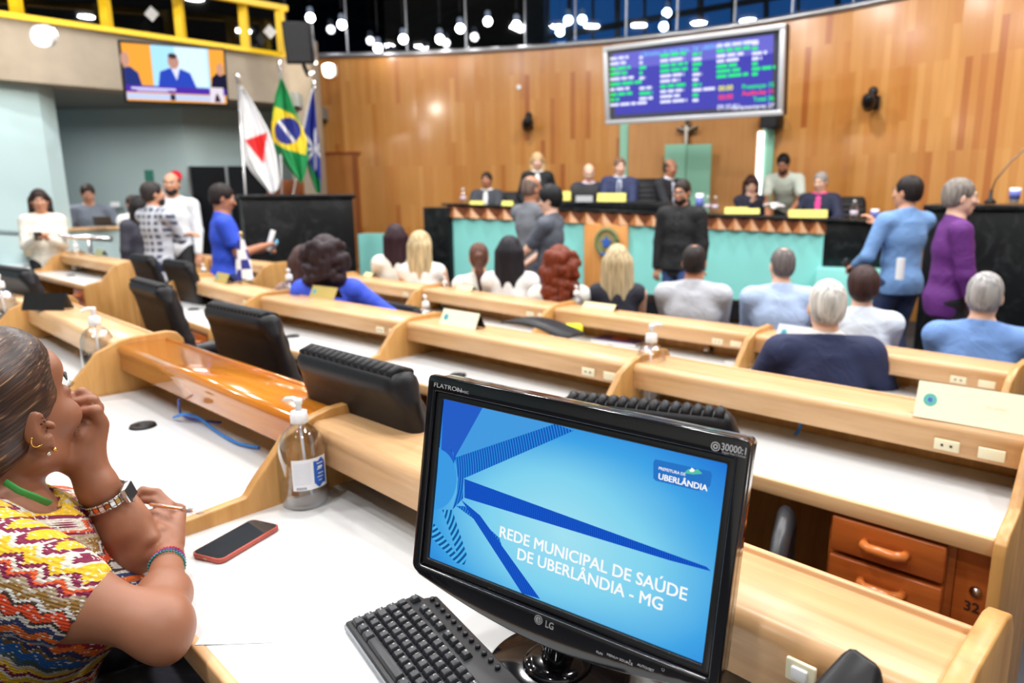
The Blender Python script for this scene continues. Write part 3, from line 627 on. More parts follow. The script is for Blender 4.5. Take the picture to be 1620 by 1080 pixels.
blob('picture_head', oval(.48, .27, .055, .13), (190, 140, 125), .0024); blob('picture_hair', oval(.475, .17, .045, .05), (70, 50, 50), .0026)
blob('picture_man_left', [(.0, .75), (.0, .42), (.06, .40), (.13, .5), (.16, .75)], (35, 50, 120), .0018); blob('picture_head_left', oval(.02, .28, .04, .13), (200, 150, 130), .002)
blob('picture_man_right', [(.84, .75), (.86, .52), (.92, .42), (1, .45), (1, .75)], (20, 22, 50), .0018); blob('picture_head_right', oval(.95, .36, .04, .12), (205, 150, 120), .002)
tvp('caption_bar', 0, .72, 1, .84, (75, 45, 165), .0028); tvp('caption_text', .05, .755, .48, .79, (220, 215, 250), .0032); tvp('caption_text', .10, .80, .4, .825, (200, 195, 240), .0032); tvp('caption_strip', 0, .86, .98, .97, (190, 205, 235), .0028); tvp('caption_strip', .42, .86, .47, .97, (30, 35, 70), .003); tvp('sign_window', .83, .70, .97, .985, (225, 215, 225), .0034)
blob('sign_interpreter', [(.87, .97), (.885, .86), (.90, .8), (.92, .86), (.94, .97)], (60, 30, 60), .004)
# ------------------------------------------------------------------ flags
def interp(poly, y):
    return float(np.interp(y, [q[1] for q in poly], [q[0] for q in poly]))
def flag(nm, lab, D, left, right, pattern, mats, pole, tip):
    p0 = AY(tip[0], tip[1], D); pb = AY(pole[0], pole[1], D); t = thing(nm, lab, 'flag', (pb[0], pb[1], FZ))
    pf = np.array([pb[0]+(pb[0]-p0[0])*((pb[2]-FZ)/(p0[2]-pb[2])), pb[1], FZ])
    g = G(); g.tube([pf, p0], .014, 8); g.lathe([(.13, 0), (.13, .03), (.03, .05)], pf, 16); g.mk('pole', M('pole_metal', (.7, .7, .72), .25, metal=.8), t, True, world=True)
    g = G(); g.ell(p0+np.array([0, 0, .05]), (.03, .03, .055)); g.ell(p0, (.035, .035, .02)); g.mk('finial', CHROME, t, True, world=True)
    y0 = max(left[0][1], right[0][1]); y1 = min(left[-1][1], right[-1][1]); nu, nv = 60, 90; V = []; uvp = []
    for j in range(nv+1):
        for i in range(nu+1):
            a = i/nu; y = y0+(y1-y0)*j/nv
            xl, xr = interp(left, y), interp(right, y); x = xl+(xr-xl)*a
            dd = .05*math.sin(a*11+j*.02)*min(1, j/25)+.02*math.sin(a*23+1)
            # slanted hem
            V.append(AY(x, y, D-.06+dd)); uvp.append((x, y))
    F = [(j*(nu+1)+i, (j+1)*(nu+1)+i, (j+1)*(nu+1)+i+1, j*(nu+1)+i+1) for j in range(nv) for i in range(nu)]
    mi = [pattern(*np.mean([uvp[k] for k in f], 0)) for f in F]
    o = mk('cloth', V, F, mats, t, True, world=True, mi=mi); sm = o.modifiers.new('thick', 'SOLIDIFY'); sm.thickness = .004
    return t
FW = M('flag_white', (.86, .86, .88), .7); FR2 = M('flag_red', hx(225, 45, 45), .7); FG = M('flag_green', hx(20, 140, 75), .7); FY = M('flag_yellow', hx(245, 215, 50), .7); FB = M('flag_blue', hx(40, 50, 140), .7); FB2 = M('flag_deep_blue', hx(45, 60, 160), .7)
def inpoly(x, y, P):
    s = False; j = len(P)-1
    for i in range(len(P)):
        if (P[i][1] > y) != (P[j][1] > y) and x < (P[j][0]-P[i][0])*(y-P[i][1])/(P[j][1]-P[i][1])+P[i][0]: s = not s
        j = i
    return s
flag('state_flag', 'white flag with a red triangle hanging on the leftmost pole', 9.2, [(380, 136), (380, 180), (381, 220), (386, 250), (398, 272), (412, 288), (420, 297), (427, 306)], [(382, 136), (398, 158), (412, 182), (424, 204), (432, 226), (438, 250), (441, 272), (443, 288), (440, 300), (432, 306)],
     lambda x, y: 1 if inpoly(x, y, [(387, 222), (423, 209), (416, 258)]) else 0, [FW, FR2], (381, 200), (376, 129))
def br(x, y):
    cx, cy = 455, 207; dx, dy = x-cx, y-cy
    if dx*dx+dy*dy < 21**2:
        return 3 if abs((dx*.80-dy*.6)+2) < 2.4 and dy > -20 else 2
    return 1 if inpoly(x, y, [(434, 168), (466, 182), (486, 214), (484, 245), (452, 236), (428, 222), (430, 200)]) else 0
flag('national_flag', 'green flag with a yellow diamond and blue disc, on the middle pole', 9.35, [(444, 124), (436, 150), (431, 180), (430, 208), (434, 232), (444, 250), (456, 266), (468, 280), (474, 289)], [(446, 124), (458, 150), (468, 178), (478, 200), (486, 222), (488, 250), (484, 272), (478, 289)],
     br, [FG, FY, FB, FW], (444, 180), (443, 108))
def ub(x, y):
    cx, cy = 499, 236; dx, dy = x-cx, y-cy; rr = math.hypot(dx*1.3, dy); an = math.atan2(dy, dx*1.3)
    if rr < 5 or (rr < 34*abs(math.cos(an*4))**3 and rr < 34): return 1
    if inpoly(x, y, [(488, 255), (497, 272), (507, 285), (507, 306), (488, 306)]): return 2
    return 1 if x < interp([(493, 140), (484, 180), (478, 210)], y)+2.5 and y < 205 else 0
flag('city_flag', 'blue flag with a white star, partly hidden behind the green flag', 9.6, [(494, 140), (484, 180), (478, 210), (484, 240), (488, 270), (495, 290), (500, 305)], [(496, 140), (499, 170), (501, 200), (506, 240), (508, 275), (508, 305)], ub, [FB2, FW, FG], (489, 180), (497, 139))
# ------------------------------------------------------------------ podium
def slab(name, a, b, ztop0, ztop1, z0, t, m, parent=None, front=0.0, bev=0):
    """upright slab between ground points a and b, tops at ztop0/1, thickness t away from the viewer"""
    a = np.array(a, float); b = np.array(b, float); d = unit([b[0]-a[0], b[1]-a[1], 0]); n = np.array([-d[1], d[0], 0]); n = n if n[1] > 0 else -n
    A_ = a-n*front; B_ = b-n*front; zb0, zb1 = z0 if hasattr(z0, '__len__') else (z0, z0)
    g = G(); g.hexa([(A_[0], A_[1], zb0), (B_[0], B_[1], zb1), (B_[0]+n[0]*t, B_[1]+n[1]*t, zb1), (A_[0]+n[0]*t, A_[1]+n[1]*t, zb0)], [(A_[0], A_[1], ztop0), (B_[0], B_[1], ztop1), (B_[0]+n[0]*t, B_[1]+n[1]*t, ztop1), (A_[0]+n[0]*t, A_[1]+n[1]*t, ztop0)])
    o = g.mk(name, m, parent, world=True)
    if bev: bevel(o, bev)
    return o
pa = AY(707, 325, 10.3); pb = AY(1308, 348, 8.5)
def PF(px):
    """point of the podium front line under a pixel column"""
    d = ray(px, 340); a, b = pa[:2], pb[:2]; e = b-a; A2 = np.array([[d[0], -e[0]], [d[1], -e[1]]]); s = np.linalg.solve(A2, a-_o[:2]); return _o+d*s[0]*1.0, s[1]
def PZ(px, py): p, s = PF(px); return AY(px, py, p[1])[2]
def PD(px): return PF(px)[0][1]
ROS = Wood('rosewood', hx(206, 140, 88), hx(184, 112, 64), .3, 0, (30, 4, 4))
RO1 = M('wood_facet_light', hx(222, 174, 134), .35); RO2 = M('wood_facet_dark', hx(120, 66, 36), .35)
pod = thing('podium_bench', 'long podium bench with teal panels, carved zigzag band and black stone top', 'bench', (PF(1000)[0][0], PF(1000)[0][1], FZ))
def pslab(name, x0, x1, y0, y1, m, t=.06, front=0., bev=0, par=pod):
    p, q = PF(x0)[0], PF(x1)[0]; return slab(name, p, q, PZ(x0, y0[0]), PZ(x1, y0[1]), (PZ(x0, y1[0]), PZ(x1, y1[1])), t, m, par, front, bev)
def ln(x, a=(707, 325), b=(1308, 348)): return a[1]+(x-a[0])*(b[1]-a[1])/(b[0]-a[0])
def lb(x): return 343+(x-707)*(370-343)/601
pslab('stone_top', 702, 1400, (ln(702)-3.5, ln(1400)-2), (ln(702), ln(1400)+3), MARB, .52, .06, .008)
pslab('raised_stone_desk', 870, 1056, (318, 319.5), (333, 336), MARB, .4, .03, .01)
# zigzag carved band
V = []; F = []; mi = []
NZ = 23; p0_, p1_ = PF(709)[0], PF(1307)[0]
for i in range(NZ):
    for (s0, s1, sm) in ((i/NZ, (i+1)/NZ, (i+.5)/NZ),):
        x0, x1, xm = [709+(1307-709)*s for s in (s0, s1, sm)]
        def Q(x, fy, off):
            p = PF(x)[0]; z = PZ(x, ln(x)+.5)*(1-fy)+PZ(x, lb(x))*fy; d = unit([pb[0]-pa[0], pb[1]-pa[1], 0]); nf = np.array([d[1], -d[0], 0]); return np.array([p[0], p[1], z])+nf*off
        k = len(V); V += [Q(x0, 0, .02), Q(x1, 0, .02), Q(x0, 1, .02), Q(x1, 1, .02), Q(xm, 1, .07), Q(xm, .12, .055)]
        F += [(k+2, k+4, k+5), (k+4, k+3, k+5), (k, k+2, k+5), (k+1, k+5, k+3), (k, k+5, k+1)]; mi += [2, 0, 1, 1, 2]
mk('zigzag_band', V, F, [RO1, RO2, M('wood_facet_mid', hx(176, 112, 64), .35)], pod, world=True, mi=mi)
pslab('band_back', 708, 1308, (ln(708), ln(1308)), (lb(708), lb(1308)), ROS, .1, -.0)
pslab('teal_panel', 716, 927, (346, 354), (470, 478), TEAL, .05, 0)
pslab('teal_panel', 995, 1306, (357, 370), (463, 482), TEAL, .05, 0)
pslab('wood_panel', 926, 995, (352, 357), (478, 482), Wood('podium_wood', hx(226, 162, 94), hx(200, 132, 66), .3, 0, (30, 30, 1.5)), .12, .06, .01)
pslab('base', 706, 1306, (470, 482), (500, 505), BLACK, .05, -.02)
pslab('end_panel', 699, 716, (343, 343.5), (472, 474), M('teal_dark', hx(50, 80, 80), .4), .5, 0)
p, q = AY(672, 400, 10.35), AY(712, 400, 10.2); slab('stone_end', p, q, AY(672, 328, 10.35)[2], AY(672, 328, 10.35)[2], FZ, .8, MARB, pod, 0, .006)
p, q = PF(1306)[0], AY(1420, 400, 8.25); slab('stone_side', p, q, PZ(1306, 347), PZ(1306, 347)-.01, PZ(1306, 424), .5, MARB, pod, 0, .006)
p, q = PF(1285)[0]-np.array([0, .25, 0]), AY(1420, 440, 7.9); slab('teal_plinth', p, q, AY(1345, 427, 8.1)[2], AY(1345, 427, 8.1)[2], FZ, .45, TEAL, pod, 0, .006)
# emblem
pc = PF(960)[0]; pc = AY(960, 383, pc[1]-.12); t = thing('coat_of_arms', 'round coat of arms with a wreath on the wooden middle panel of the podium', 'emblem', pc, math.atan2(pb[1]-pa[1], pb[0]-pa[0]))
g = G(); g.tube([(.14*math.cos(a), 0, .165*math.sin(a)) for a in np.linspace(0, 2*math.pi, 25)], .028, 8); g.mk('wreath', M('wreath_green', hx(110, 125, 80), .5), t, True)
g = G(); g.lathe([(0, -.01), (.12, -.01), (.12, .01), (0, .01)], (0, 0, 0), 24, R=Rx(math.pi/2)); g.mk('disc', M('disc_ochre', hx(150, 140, 90), .5), t)
g = G(); P = [((.075 if k % 2 == 0 else .035)*math.sin(k*math.pi/5), -.012, (.085 if k % 2 == 0 else .04)*math.cos(k*math.pi/5)) for k in range(10)]; g.prism(P, (0, -.02, 0)); g.mk('star', M('star_blue', hx(50, 100, 190), .4), t)
g = G(); g.box((0, -.02, -.15), (.16, .015, .035)); g.mk('ribbon', M('ribbon_blue', hx(70, 110, 180), .5), t)
# teal low walls left of the podium, and the two lecterns of black stone
def lect(name, lab, x0, x1, ytop0, ytop1, D0, D1, dep):
    p, q = AY(x0, 380, D0), AY(x1, 380, D1); t = thing(name, lab, 'lectern', ((p[0]+q[0])/2, (p[1]+q[1])/2, FZ)); zt_ = .5*(AY(x0, ytop0, D0)[2]+AY(x1, ytop1, D1)[2])
    slab('body', p, q, zt_-.05, zt_-.05, FZ, dep, MARB, t, 0, .004); d = unit(q-p); slab('top', p-d*.03, q+d*.03, zt_, zt_, zt_-.05, dep+.08, MARB, t, .04, .008); return t, zt_
lect('stone_lectern', 'wide black stone lectern on the left, below the flags', 388, 562, 308, 307, 8.35, 8.9, .7)
lect('stone_lectern', 'wide black stone lectern on the right, behind the standing men', 1462, 1720, 323, 326, 6.6, 5.9, .9)
p, q = AY(568, 400, 11.0), AY(606, 400, 10.9); o = slab('teal_plinth', p, q, AY(568, 370, 11)[2], AY(568, 370, 11)[2], FZ, .3, TEAL); tag(o, 'low teal block beside the left lectern, by the side door', 'plinth')
p = AY(456, 298, 9.9); t = thing('wooden_armchair', 'brown wooden chair behind the left lectern, under the flags', 'chair', (p[0], p[1], FZ))
g = G(); g.box((p[0], p[1]-.1, p[2]+.0), (.5, .06, .22)); g.mk('backrest', DF, t, world=True, bev=.02); g = G(); g.box((p[0], p[1]+.2, .2), (.5, .5, .08)); g.mk('seat', DF, t, world=True, bev=.02)
for sx in (-.22, .22):
    for sy in (-.08, .42): g = G(); g.box((p[0]+sx, p[1]+sy, FZ+.27 if sy > 0 else FZ+.7), (.05, .05, .5 if sy > 0 else 1.4)); g.mk('leg', DF, t, world=True)
# gooseneck microphone on the right lectern
p = AY(1566, 322, 6.3); t = thing('gooseneck_microphone', 'thin gooseneck microphone rising from the right lectern', 'microphone', p)
g = G(); g.lathe([(.045, 0), (.045, .02), (.015, .05), (.012, .12)], seg=14); g.mk('base', BLACK, t, True)
e = AY(1625, 233, 6.2)-p; m_ = AY(1575, 285, 6.25)-p; g = G(); g.tube([(0, 0, .1), m_, (AY(1600, 255, 6.2)-p), e, e+np.array([.08, 0, .05])], .006, 8); g.ell(e+np.array([.1, 0, .06]), (.03, .015, .02)); g.mk('neck', M('grey_metal', (.15, .13, .12), .4, metal=.6), t, True)
# ------------------------------------------------------------------ desks
def desk_bay(row, i, P0, P1, z, fd, nd, lab, first=False, last=False, drawer=True, left_div=False, shelfmat=None, grom=True, outlet=True):
    P0 = np.array(P0); P1 = np.array(P1); L = float(np.linalg.norm((P1-P0)[:2])); ang = math.atan2(P1[1]-P0[1], P1[0]-P0[0])
    t = thing('legislator_desk', lab, 'desk', (P0[0], P0[1], z), ang, 'desks in the curved rows')
    # local: x along the row, -y towards the sitter, z up from this row's floor
    sm = shelfmat or WOODL; T = .76; ST = .93; th = .027; x0, x1 = th/2, L-th/2
    g = G(); g.box(((x0+x1)/2, -(fd+.03)/2, T-.0125), (x1-x0, fd-.03, .025)); o = g.mk('tabletop', WHITE, t, bev=.003)
    g = G(); g.box(((x0+x1)/2, -fd+.006, T-.021), (x1-x0, .018, .044)); g.mk('wood_edge', sm if sm is not WOODV else WOODL, t, bev=.004)
    # shelf: rounded nose
    prof = [(-.012, ST), (-.012, ST-.03), (-.03, ST-.03)]
    rr = .024; pts = [(0, ST-.004), (-.018, ST-.004), (-.018, ST-.010), (-.024, ST-.010), (-.024, ST-.004)]
    nose = [(-nd+rr*math.sin(a)*-1, ST-rr+rr*math.cos(a)) for a in np.linspace(0, math.pi*.47, 7)]
    poly = [(.0, ST-.085), (0, ST), (-.012, ST), (-.012, ST-.008), (-.02, ST-.008), (-.02, ST-.003)]+nose+[(-nd-rr+.004, ST-.036), (-nd-rr+.006, ST-.044), (-nd-rr+.002, ST-.088), (-nd-rr+.03, ST-.088), (-nd-rr+.03, ST-.05), (-.02, ST-.05), (-.02, ST-.085)]
    g = G(); g.prism([(x0, y, zz_) for y, zz_ in poly], (x1-x0, 0, 0)); o = g.mk('shelf', sm, t); bevel(o, .002, 1)
    g = G(); g.box(((x0+x1)/2, -.011, (ST-.085)/2), (x1-x0, .02, ST-.085)); g.mk('modesty_panel', WOODP, t)
    # divider: full-height side panel with the S curve up to the shelf
    def divider(xc):
        S = [(-fd-.025, 0), (-fd-.025, T-.03), (-fd-.018, T+.0), (-fd+.005, T+.018), (-fd+.05, T+.026)]
        y1 = -nd-.185; S += [(y1, T+.038)]
        for a in np.linspace(0, 1, 9)[1:]:
            S.append((y1+.10*(a+.10*math.sin(a*math.pi*2)*-1), T+.038+(ST-.02-T-.038)*(3*a*a-2*a**3)))
        S += [(-nd-.01, ST+.012), (-nd+.03, ST+.020), (.0, ST+.024), (.03, ST+.016), (.05, ST-.01), (.055, ST-.05), (.055, 0)]
        g = G(); g.prism([(xc-th/2, y, zz_) for y, zz_ in S], (th, 0, 0)); o = g.mk('divider', WOODP, t); bevel(o, .004, 2)
    divider(L)
    if left_div: divider(0)
    if drawer:
        dw = .31; dx1 = L-th/2-.075; g = G(); g.box((dx1-dw/2, -(fd-.03)/2-.02, .47), (dw, fd-.10, .50)); g.box((L-.055, -fd+.06, .36), (.085, .03, .72)); 
        c_ = g.mk('drawer_cabinet', WOODD, t, bev=.003)
        for k in range(4):
            zc = .660-k*.108; g = G(); g.box((dx1-dw/2, -fd+.015, zc), (dw-.04, .03, .094)); d_ = g.mk('drawer', WOODD, t, bev=.004)
            xm = dx1-dw/2; g = G(); g.tube([(xm-.05, -fd+.002, zc), (xm-.046, -fd-.018, zc), (xm-.03, -fd-.028, zc), (xm+.03, -fd-.028, zc), (xm+.046, -fd-.018, zc), (xm+.05, -fd+.002, zc)], .0125, 10); g.mk('handle', M('handle_wood', hx(214, 122, 56), .2, coat=.5), d_, True)
        g = G(); g.lathe([(0, 0), (.012, 0), (.014, .004), (.0, .006)], (L-.045, -fd+.043, .60), 14, R=Rx(math.pi/2)); g.mk('lock', CHROME, t, True)
        if row == 'b' and last: text('cabinet_number', '32', .035, (L-.068, -fd+.0435, .545), (1, 0, 0), (0, 0, 1), M('ink', (.03, .01, .01), .6), t, .03, world=False)
    if grom:
        g = G(); gx_ = L*.37; gy = -nd-.115
        g.lathe([(.0, .004), (.018, .004), (.02, .008), (.034, .008), (.038, .001), (.038, 0)][::-1], (gx_, gy, T), 20); g.mk('cable_grommet', BLACK, t, True)
    if outlet:
        for k, dx in enumerate((.19, .085)):
            g = G(); g.box((L-dx, -nd-rr-.000, ST-.062), (.062, .008, .030)); oo = g.mk('power_socket', CREAM, t, bev=.002)
            if k == 0:
                g = G(); g.box((L-dx-.011, -nd-rr-.0045, ST-.062), (.006, .002, .006)); g.box((L-dx+.011, -nd-rr-.0045, ST-.062), (.006, .002, .006)); g.mk('socket_holes', BLACK, oo)
    return t
prm = {'a': (.585, .148), 'b': (.485, .18), 'c': (.47, .17), 'd': (.485, .18), 'e': (.47, .17)}
LBL = {'a': ['desk at the far left end of the nearest row, mostly out of frame', 'second desk of the nearest row from the left, beside the frame edge', 'desk of the nearest row with a black name plate stand on its pale shelf', 'desk with the glossy orange varnished shelf and the blue cable, in front of the woman', 'desk carrying the computer monitor and keyboard'],
       'b': ['middle-row desk nearest the aisle, between the two leftmost black chairs', 'middle-row desk behind the middle black chair, left of the pale blue labelled bottle', 'middle-row desk directly behind the left side of the monitor, in front of the yellow nameplate', 'large middle-row desk on the right with the two brown drawers numbered 32'],
       'c': ['front-row desk on which the woman in blue leans', 'front-row desk behind the ponytailed woman, with a thin white stand on it', 'front-row desk with the purple magazine and the black microphone on it', 'front-row desk the man in the dark navy suit sits at'],
       'd': ['desk of the far left block at the left frame edge', 'second desk of the far left block from the frame edge', 'third desk of the far left block, next to the one at the aisle', 'last desk of the far left block, ending in a tall curved wooden end panel'],
       'e': ['far left front desk below the man in the checked shirt', 'far left front desk below the man in the white shirt', 'far left front desk below the black glass door', 'last far left front desk, ending beside the brown-haired woman']}
DESK = {}
for k, rw in ROWS.items():
    P = rw['P']; fd, nd_ = prm[k]
    for i in range(len(P)-1):
        a_, b_ = np.array(P[i]), np.array(P[i+1])
        DESK[k+str(i)] = (desk_bay(k, i, a_, b_, rw['z'], fd, nd_, LBL[k][i], last=(i == len(P)-2), left_div=(i == 0), shelfmat=WOODV if (k == 'a' and i == 3) else None, drawer=True, outlet=(k in 'bc'), grom=not (k == 'a' and i == 4)), fd, nd_, np.linalg.norm((b_-a_)[:2]), rw['z'])
# ------------------------------------------------------------------ monitor
mr = np.array([.839, -.543, -.026]); mu = np.array([.107, .118, .987]); mu = unit(mu); mr = unit(mr-mu*(mr@mu)); mn = np.cross(mr, mu)   # mn points to the viewer
if mn@(_o-np.array([0, .84, 1.04])) < 0: mn = -mn
mc = np.array([.0108, .8385, 1.0387]); SW, SH = .41, .2306
Rm = np.stack([mr, mu, mn], 1)
mon = thing('computer_monitor', 'black glossy flat computer monitor showing a blue presentation slide, on the nearest desk', 'monitor', (mc[0]-.02, mc[1]+.05, .76))
def ML(x, y, z): return mc+mr*x+mu*y+mn*z
GLOSS = M('glossy_black', (.006, .006, .008), .09, var=.1, coat=.6)
MATB = M('bezel_inner', (.012, .012, .014), .3)
def bezel(wx, top, bot, sag, z0, z1, hole=True, rnd_=.008, n=20):
    """outline with rounded corners and a lower edge that bellies down in the middle, with the screen opening cut out"""
    out = []
    def arc(cx, cy, a0, a1, r):
        for a in np.linspace(a0, a1, 6): out.append((cx+r*math.cos(a), cy+r*math.sin(a)))
    arc(wx-rnd_, top-rnd_, 0, math.pi/2, rnd_); arc(-wx+rnd_, top-rnd_, math.pi/2, math.pi, rnd_)
    arc(-wx+.012, -bot+.012, math.pi, math.pi*1.4, .012)
    for a in np.linspace(-.94, .94, n): out.append((wx*a, -bot-sag*math.cos(a*math.pi/2)**1.0*1.0))
    arc(wx-.012, -bot+.012, math.pi*1.6, math.pi*2, .012)
    return out
out = bezel(.2285, .1475, .1375, .030, 0, 0)
def ringmesh(outer, hw, hh, z0, z1, name, mat, par):
    """plate with a rectangular opening: outer loop projected onto the opening's edge"""
    V = []; n = len(outer); inn = []
    for (x, y) in outer:
        s = max(abs(x)/hw, abs(y)/hh); inn.append((x/s, y/s))
    # snap the four corners
    for cx, cy in ((hw, hh), (-hw, hh), (-hw, -hh), (hw, -hh)):
        k = min(range(n), key=lambda i: (inn[i][0]-cx)**2+(inn[i][1]-cy)**2); inn[k] = (cx, cy)
    for z in (z1, z0):
        V += [ML(x, y, z-(0 if z == z0 else .0)) for x, y in outer]; V += [ML(x, y, z) for x, y in inn]
    F = []
    for i in range(n):
        j = (i+1) % n; F += [(i, j, n+j, n+i), (2*n+j, 2*n+i, 3*n+i, 3*n+j), (j, i, 2*n+i, 2*n+j), (n+i, n+j, 3*n+j, 3*n+i)]
    o = mk(name, V, F, mat, par, world=True); bevel(o, .0025, 3); return o
ringmesh(out, SW/2+.010, SH/2+.010, -.002, .010, 'bezel', GLOSS, mon)
inner = [(x*(SW/2+.010), y*(SH/2+.010)) for x, y in ((1, 1), (0, 1), (-1, 1), (-1, 0), (-1, -1), (0, -1), (1, -1), (1, 0))]
ringmesh(inner, SW/2, SH/2, -.002, .005, 'bezel_inner_frame', MATB, mon)
g = G(); P = [ML(x*.985, y*.985, -.002) for x, y in out]; g.prism(P[::-1], -mn*.035); o = g.mk('back_shell', GLOSS, mon, world=True); bevel(o, .006, 2)
g = G(); g.box(ML(0, 0, -.045), (.26, .17, .03), Rm); o = g.mk('rear_housing', BLACK, mon, world=True, bev=.01)
# slide on the screen
def screenmat():
    m, nt, b, L = base('slide_background'); b.inputs['Base Color'].default_value = (0, 0, 0, 1); b.inputs['Roughness'].default_value = .35; b.inputs['Specular IOR Level'].default_value = .1
    tc = nd(nt, 'ShaderNodeTexCoord'); mp = nd(nt, 'ShaderNodeMapping'); mp.inputs['Location'].default_value = (-.52, -.40, 0); mp2 = nd(nt, 'ShaderNodeVectorMath', _operation='LENGTH')
    mp.inputs['Scale'].default_value = (1, 1, 0); L(tc.outputs['UV'], mp.inputs[0]); sc_ = nd(nt, 'ShaderNodeVectorMath', _operation='MULTIPLY'); sc_.inputs[1].default_value = (1.0, .95, 0); L(mp.outputs[0], sc_.inputs[0]); L(sc_.outputs[0], mp2.inputs[0])
    n = nd(nt, 'ShaderNodeTexNoise', Scale=2.5, Detail=1.); L(tc.outputs['UV'], n.inputs[0]); ad = nd(nt, 'ShaderNodeMath', _operation='MULTIPLY_ADD'); ad.inputs[1].default_value = .12; L(n.outputs['Fac'], ad.inputs[0]); L(mp2.outputs['Value'], ad.inputs[2])
    r = nd(nt, 'ShaderNodeValToRGB'); e = r.color_ramp.elements; e[0].position = .06; e[0].color = c4(hx(168, 234, 251)); e[1].position = .82; e[1].color = c4(hx(22, 112, 220))
    x = e.new(.36); x.color = c4(hx(132, 218, 248)); x = e.new(.58); x.color = c4(hx(66, 170, 238)); L(ad.outputs[0], r.inputs[0]); L(r.outputs[0], b.inputs['Emission Color']); b.inputs['Emission Strength'].default_value = .92; return m
def UV2L(u, v): return (u-.5)*SW, (v-.5)*SH
scr = mk('screen', [ML(*UV2L(u, v), 0) for u, v in ((0, 0), (1, 0), (1, 1), (0, 1))], [(0, 1, 2, 3)], screenmat(), mon, world=True, uv=[(0, 0), (1, 0), (1, 1), (0, 1)])
def SP(px, py):
    x, y = onplane(mc, mr, mu, mn, px, py); return x, y
def shp(nm, pts, mat, off=.0004, px=True):
    P = []
    for p in pts:
        x, y = SP(*p) if px else p
        P.append(ML(max(-SW/2, min(SW/2, x)), max(-SH/2, min(SH/2, y)), off))
    uv = [((q-mc)@mr, (q-mc)@mu) for q in P]
    nrm = np.cross(P[1]-P[0], P[2]-P[1]); F = [tuple(range(len(P)))] if nrm@mn > 0 else [tuple(range(len(P)))[::-1]]
    return mk(nm, P, F, mat, scr, world=True, uv=uv)
def linesmat(name, cA, cB, cx, cy, freq, duty=.5, dots=False):
    m, nt, b, L = base(name); b.inputs['Base Color'].default_value = (0, 0, 0, 1); b.inputs['Specular IOR Level'].default_value = .1
    tc = nd(nt, 'ShaderNodeTexCoord'); mp = nd(nt, 'ShaderNodeMapping'); mp.inputs['Location'].default_value = (-cx, -cy, 0); L(tc.outputs['UV'], mp.inputs[0])
    ln_ = nd(nt, 'ShaderNodeVectorMath', _operation='LENGTH'); L(mp.outputs[0], ln_.inputs[0]); ml = nd(nt, 'ShaderNodeMath', _operation='MULTIPLY'); ml.inputs[1].default_value = freq; L(ln_.outputs['Value'], ml.inputs[0])
    s = nd(nt, 'ShaderNodeMath', _operation='SINE'); L(ml.outputs[0], s.inputs[0]); gt = nd(nt, 'ShaderNodeMath', _operation='MULTIPLY_ADD'); gt.use_clamp = True; gt.inputs[1].default_value = 1.6; gt.inputs[2].default_value = duty; L(s.outputs[0], gt.inputs[0])
    mx = nd(nt, 'ShaderNodeMix', _data_type='RGBA'); mx.inputs['A'].default_value = c4(cA); mx.inputs['B'].default_value = c4(cB); L(gt.outputs[0], mx.inputs['Factor']); L(mx.outputs['Result'], b.inputs['Emission Color']); b.inputs['Emission Strength'].default_value = .92; return m
x0, y0 = SP(640, 800)
lm1 = linesmat('slide_lines_upper', hx(40, 140, 225), hx(12, 80, 185), x0-.02, y0+.06, 1500.); lm2 = linesmat('slide_lines_lower', hx(10, 70, 190), hx(18, 96, 210), x0, y0, 2200.)
lm3 = linesmat('slide_lines_left', hx(80, 190, 240), hx(12, 85, 165), x0+.03, y0+.02, 900.)
shp('slide_sky_wedge', [(700, 630), (764, 643), (722, 720), (700, 800), (694, 800)], Emit('slide_blue', hx(36, 96, 205), .92)); shp('slide_sky_wedge', [(764, 643), (900, 676), (722, 722)], Emit('slide_blue2', hx(70, 160, 232), .92), .0003)
shp('slide_ray', [(722, 723), (733, 757), (908, 681), (878, 670)], lm1, .0006); shp('slide_ray', [(711, 706), (722, 722), (734, 757), (733, 788), (716, 806), (723, 780), (725, 757), (721, 728)], lm1, .00055)
shp('slide_ray', [(735, 757), (1118, 896), (1125, 903), (1060, 886), (735, 787)], lm2, .0006); shp('slide_ray', [(730, 790), (760, 815), (855, 947), (826, 938)], lm2, .0006)
shp('slide_ray', [(722, 800), (740, 805), (790, 850), (800, 880), (735, 800)], lm1, .0005); shp('slide_ray', [(686, 826), (735, 893), (722, 890), (683, 850)], lm3, .0005)
P = [(690+33*math.cos(a), 757+48*math.sin(a)) for a in np.linspace(-1.5, 1.5, 16)]; shp('slide_disc', [(692, 706)]+P+[(688, 806)], Emit('slide_disc_blue', hx(60, 160, 236), .92), .0008)
shp('slide_ray', [(700, 806), (716, 806), (740, 880), (735, 893), (728, 888)], lm3, .0007)
EWH = Emit('slide_white', (1, 1, 1), .96)
def stext(nm, s, px, py, size, al='LEFT', b=.035, sx=1., m=EWH, off=.0009, shear=0):
    x, y = SP(px, py); text(nm, s, size, ML(x, y, off), mr, mu, m, scr, b, .0001, al, sx, shear=shear)
stext('slide_title', 'REDE MUNICIPAL DE SAÚDE', 789, 848, .0214, b=.03, sx=.985); stext('slide_title', 'DE UBERLÂNDIA - MG', 817, 883, .0214, b=.03, sx=.985)
